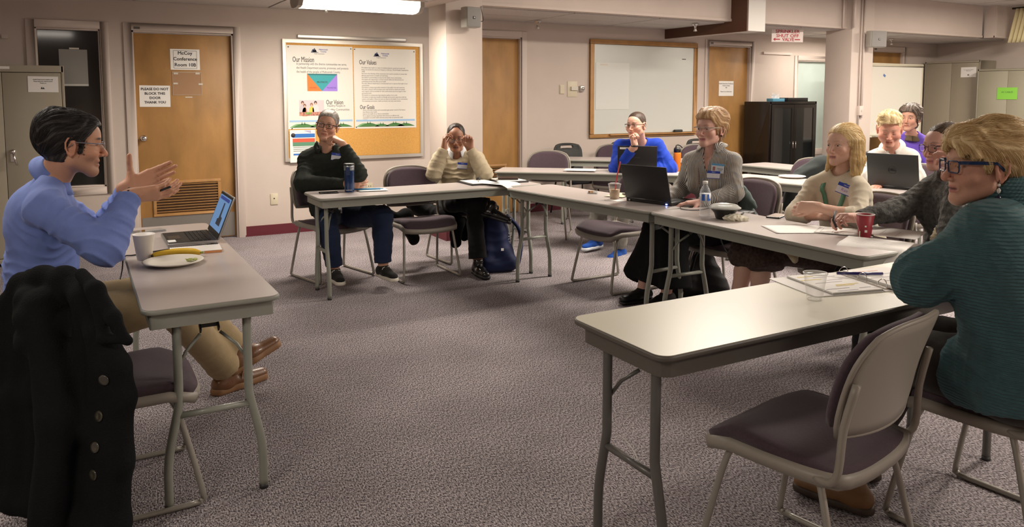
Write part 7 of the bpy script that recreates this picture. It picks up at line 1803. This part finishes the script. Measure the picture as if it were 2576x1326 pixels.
# bags, coats and cloths on the floor and chairs -----------------------------
M_navy = cloth('navy_nylon', (.008, .014, .060), bump=.3, rough=.6)
bp = empty('backpack', (3.02, 5.60, 0), 0, 'navy blue backpack with white emblem leaning by the table leg', 'backpack')
prb = [cap((2.93, 5.60, .10), (2.98, 5.68, .38), .10, .075, .05, ((0, 1, 0), 1.1)), cap((3.06, 5.56, .10), (3.05, 5.64, .38), .10, .075, .05), cap((2.90, 5.55, .06), (3.10, 5.50, .06), .06, .06, .03), cap((3.02, 5.66, .42), (3.03, 5.68, .46), .05, .03, .03)]
hang(link_mesh('bag_body', sdf_mesh('bag_body', prb, .008, lambda Pn, d: d - .006 * N3(Pn, 28, 1) - .004 * (1 - np.abs(np.sin(Pn[:, 2] * 34 + N3(Pn, 12, 1) * 2)))), M_navy), bp)
hang(MB().tube(smooth_path([(3.10, 5.58, .46), (3.18, 5.52, .36), (3.20, 5.50, .22), (3.16, 5.47, .08), (3.12, 5.46, .03)], 5), .016, 8).build('shoulder_strap', M_navy, None), bp); hang(MB().tube(smooth_path([(3.0, 5.64, .48), (3.01, 5.62, .53), (3.05, 5.63, .53), (3.06, 5.66, .48)], 4), .008, 8).build('top_handle', M_navy, None), bp)
cb = [c for c in bp.children if c.name.startswith('bag_body')][0]
def decal(u, v, parent, base, fn):
    ok, loc, nn, _ = base.ray_cast(Vector((0, 0, EYE)), ray(u, v).normalized())
    if ok: o = fn(); o.location = loc + nn * .003; q = nn.to_track_quat('Z', 'Y'); o.rotation_euler = q.to_euler(); hang(o, parent); return o
def txt_navy(): 
    c = text('lettering', 'ADIDAS', .045, M_paper, (0, 0, 0), (0, 0, 0)); return c
o = decal(1281, 608, bp, cb, txt_navy)
if o: o.rotation_euler = (PI / 2, -1.45, -.35)
o = decal(1264, 628, bp, cb, lambda: MB().box((0, 0, 0), (.022, .022, .001)).build('emblem', M_paper, None))
bb = empty('backpack', (4.02, 4.02, 0), 0, 'black backpack slumped on the carpet beneath the striped woman table', 'backpack')
prb = [cap((3.76, 4.16, .12), (3.86, 4.15, .30), .12, .07, .06), cap((3.96, 4.08, .11), (3.92, 4.12, .27), .11, .08, .06), cap((3.74, 4.18, .07), (4.00, 4.02, .07), .07, .07, .04)]
bbm = lambda: None
hang(link_mesh('bag_body', sdf_mesh('bag_body', [p_ for p_ in prb], .008, lambda Pn, d: d - .005 * N3(Pn, 30, 3) - .006 * (1 - np.abs(np.sin(Pn[:, 2] * 46 + Pn[:, 0] * 14)))), cloth('black_nylon', (.008, .008, .009), rough=.55, bump=.3)), bb)
hang(MB().tube(smooth_path([(3.68, 4.08, .06), (3.72, 4.03, .20), (3.80, 4.05, .34), (3.90, 4.07, .33)], 5), .012, 8).build('shoulder_strap', MATS['black_nylon'], None), bb)
def drape(name, label, prims, m, cat, res=.008, amp=.006, loc=(0, 0, 0), sd=1):
    r = empty(name, loc, 0, label, cat)
    hang(link_mesh(name + '_cloth', sdf_mesh(name + '_cloth', prims, res, lambda Pn, d: d - amp * N3(Pn, 30, sd) - amp * (1 - np.abs(np.sin(Pn[:, 1] * 40 + Pn[:, 2] * 20 + N3(Pn, 12, sd) * 2)))), m), r); return r
drape('jacket', 'grey-green jacket hanging on the chair of the striped woman', [cap(at(1868, 478, 5.10), at(1884, 540, 5.08), .030, .040, .04), cap(at(1862, 475, 5.18), at(1866, 600, 5.16), .030, .035, .04), cap(at(1882, 500, 5.06), at(1900, 520, 5.02), .030, .018, .03), cap(at(1866, 590, 5.15), at(1864, 625, 5.15), .035, .025, .03)], cloth('jacket_greygreen', (.10, .135, .13)), 'jacket', loc=(4.1, 3.7, .5))
drape('coat', 'dark grey coat over the empty chair in the second row', [cap(at(2012, 440, 6.9), at(2070, 408, 7.0), .06, .07, .05), cap(at(2000, 455, 6.85), at(1985, 520, 6.85), .06, .06, .05), cap(at(2060, 420, 7.0), at(2050, 520, 7.0), .07, .07, .05)], cloth('coat_darkgrey', (.030, .036, .036)), 'coat', loc=(6.0, 4.9, .6))
drape('jacket', 'black jacket hanging below the seat of the man in beige', [cap(at(975, 545, 6.45), at(965, 610, 6.5), .06, .05, .05), cap(at(1020, 545, 6.5), at(1040, 600, 6.55), .07, .05, .05), cap(at(1150, 560, 6.45), at(1145, 610, 6.45), .06, .045, .04), cap(at(1060, 520, 6.75), at(1150, 555, 6.5), .05, .05, .04), cap(at(1010, 470, 6.75), at(1060, 520, 6.75), .09, .09, .06), cap(at(1165, 560, 6.6), at(1170, 595, 6.6), .05, .04, .04)], cloth('black_fleece', (.008, .008, .009), sheen=0), 'jacket', loc=(2.8, 6.3, .4))
drape('blanket', 'cream fluffy scarf and white cloth on the blonde woman lap', [cap(at(1980, 612, 4.02), at(2040, 636, 3.98), .040, .030, .03), cap(at(1985, 622, 4.0), at(2000, 655, 3.97), .035, .014, .03), cap(at(2035, 630, 3.98), at(2058, 640, 3.95), .026, .016, .03)], cloth('cream_fur', (.55, .47, .30), bump=.9, sheen=.3), 'scarf', res=.006, loc=(3.6, 2.8, .5))
drape('plastic_bag', 'black shiny plastic bag beneath the table behind the red cup', [cap(at(2165, 660, 3.9), at(2130, 690, 3.9), .07, .06, .05), cap(at(2180, 690, 3.9), at(2120, 712, 3.85), .06, .05, .05)], mat('bin_liner', (.010, .010, .010), .25, coat=.5, bump=1.0, bscale=40), 'bag', loc=(3.7, 2.5, .2))
tag(MB().tube(smooth_path([at(1812, 600, 4.8), at(1826, 632, 4.8), at(1850, 645, 4.82), at(1872, 628, 4.86), at(1878, 600, 4.9)], 5), .004, 6).build('charger_cable', M_black, None), 'black charger cable dangling under the striped woman chair', 'cable')
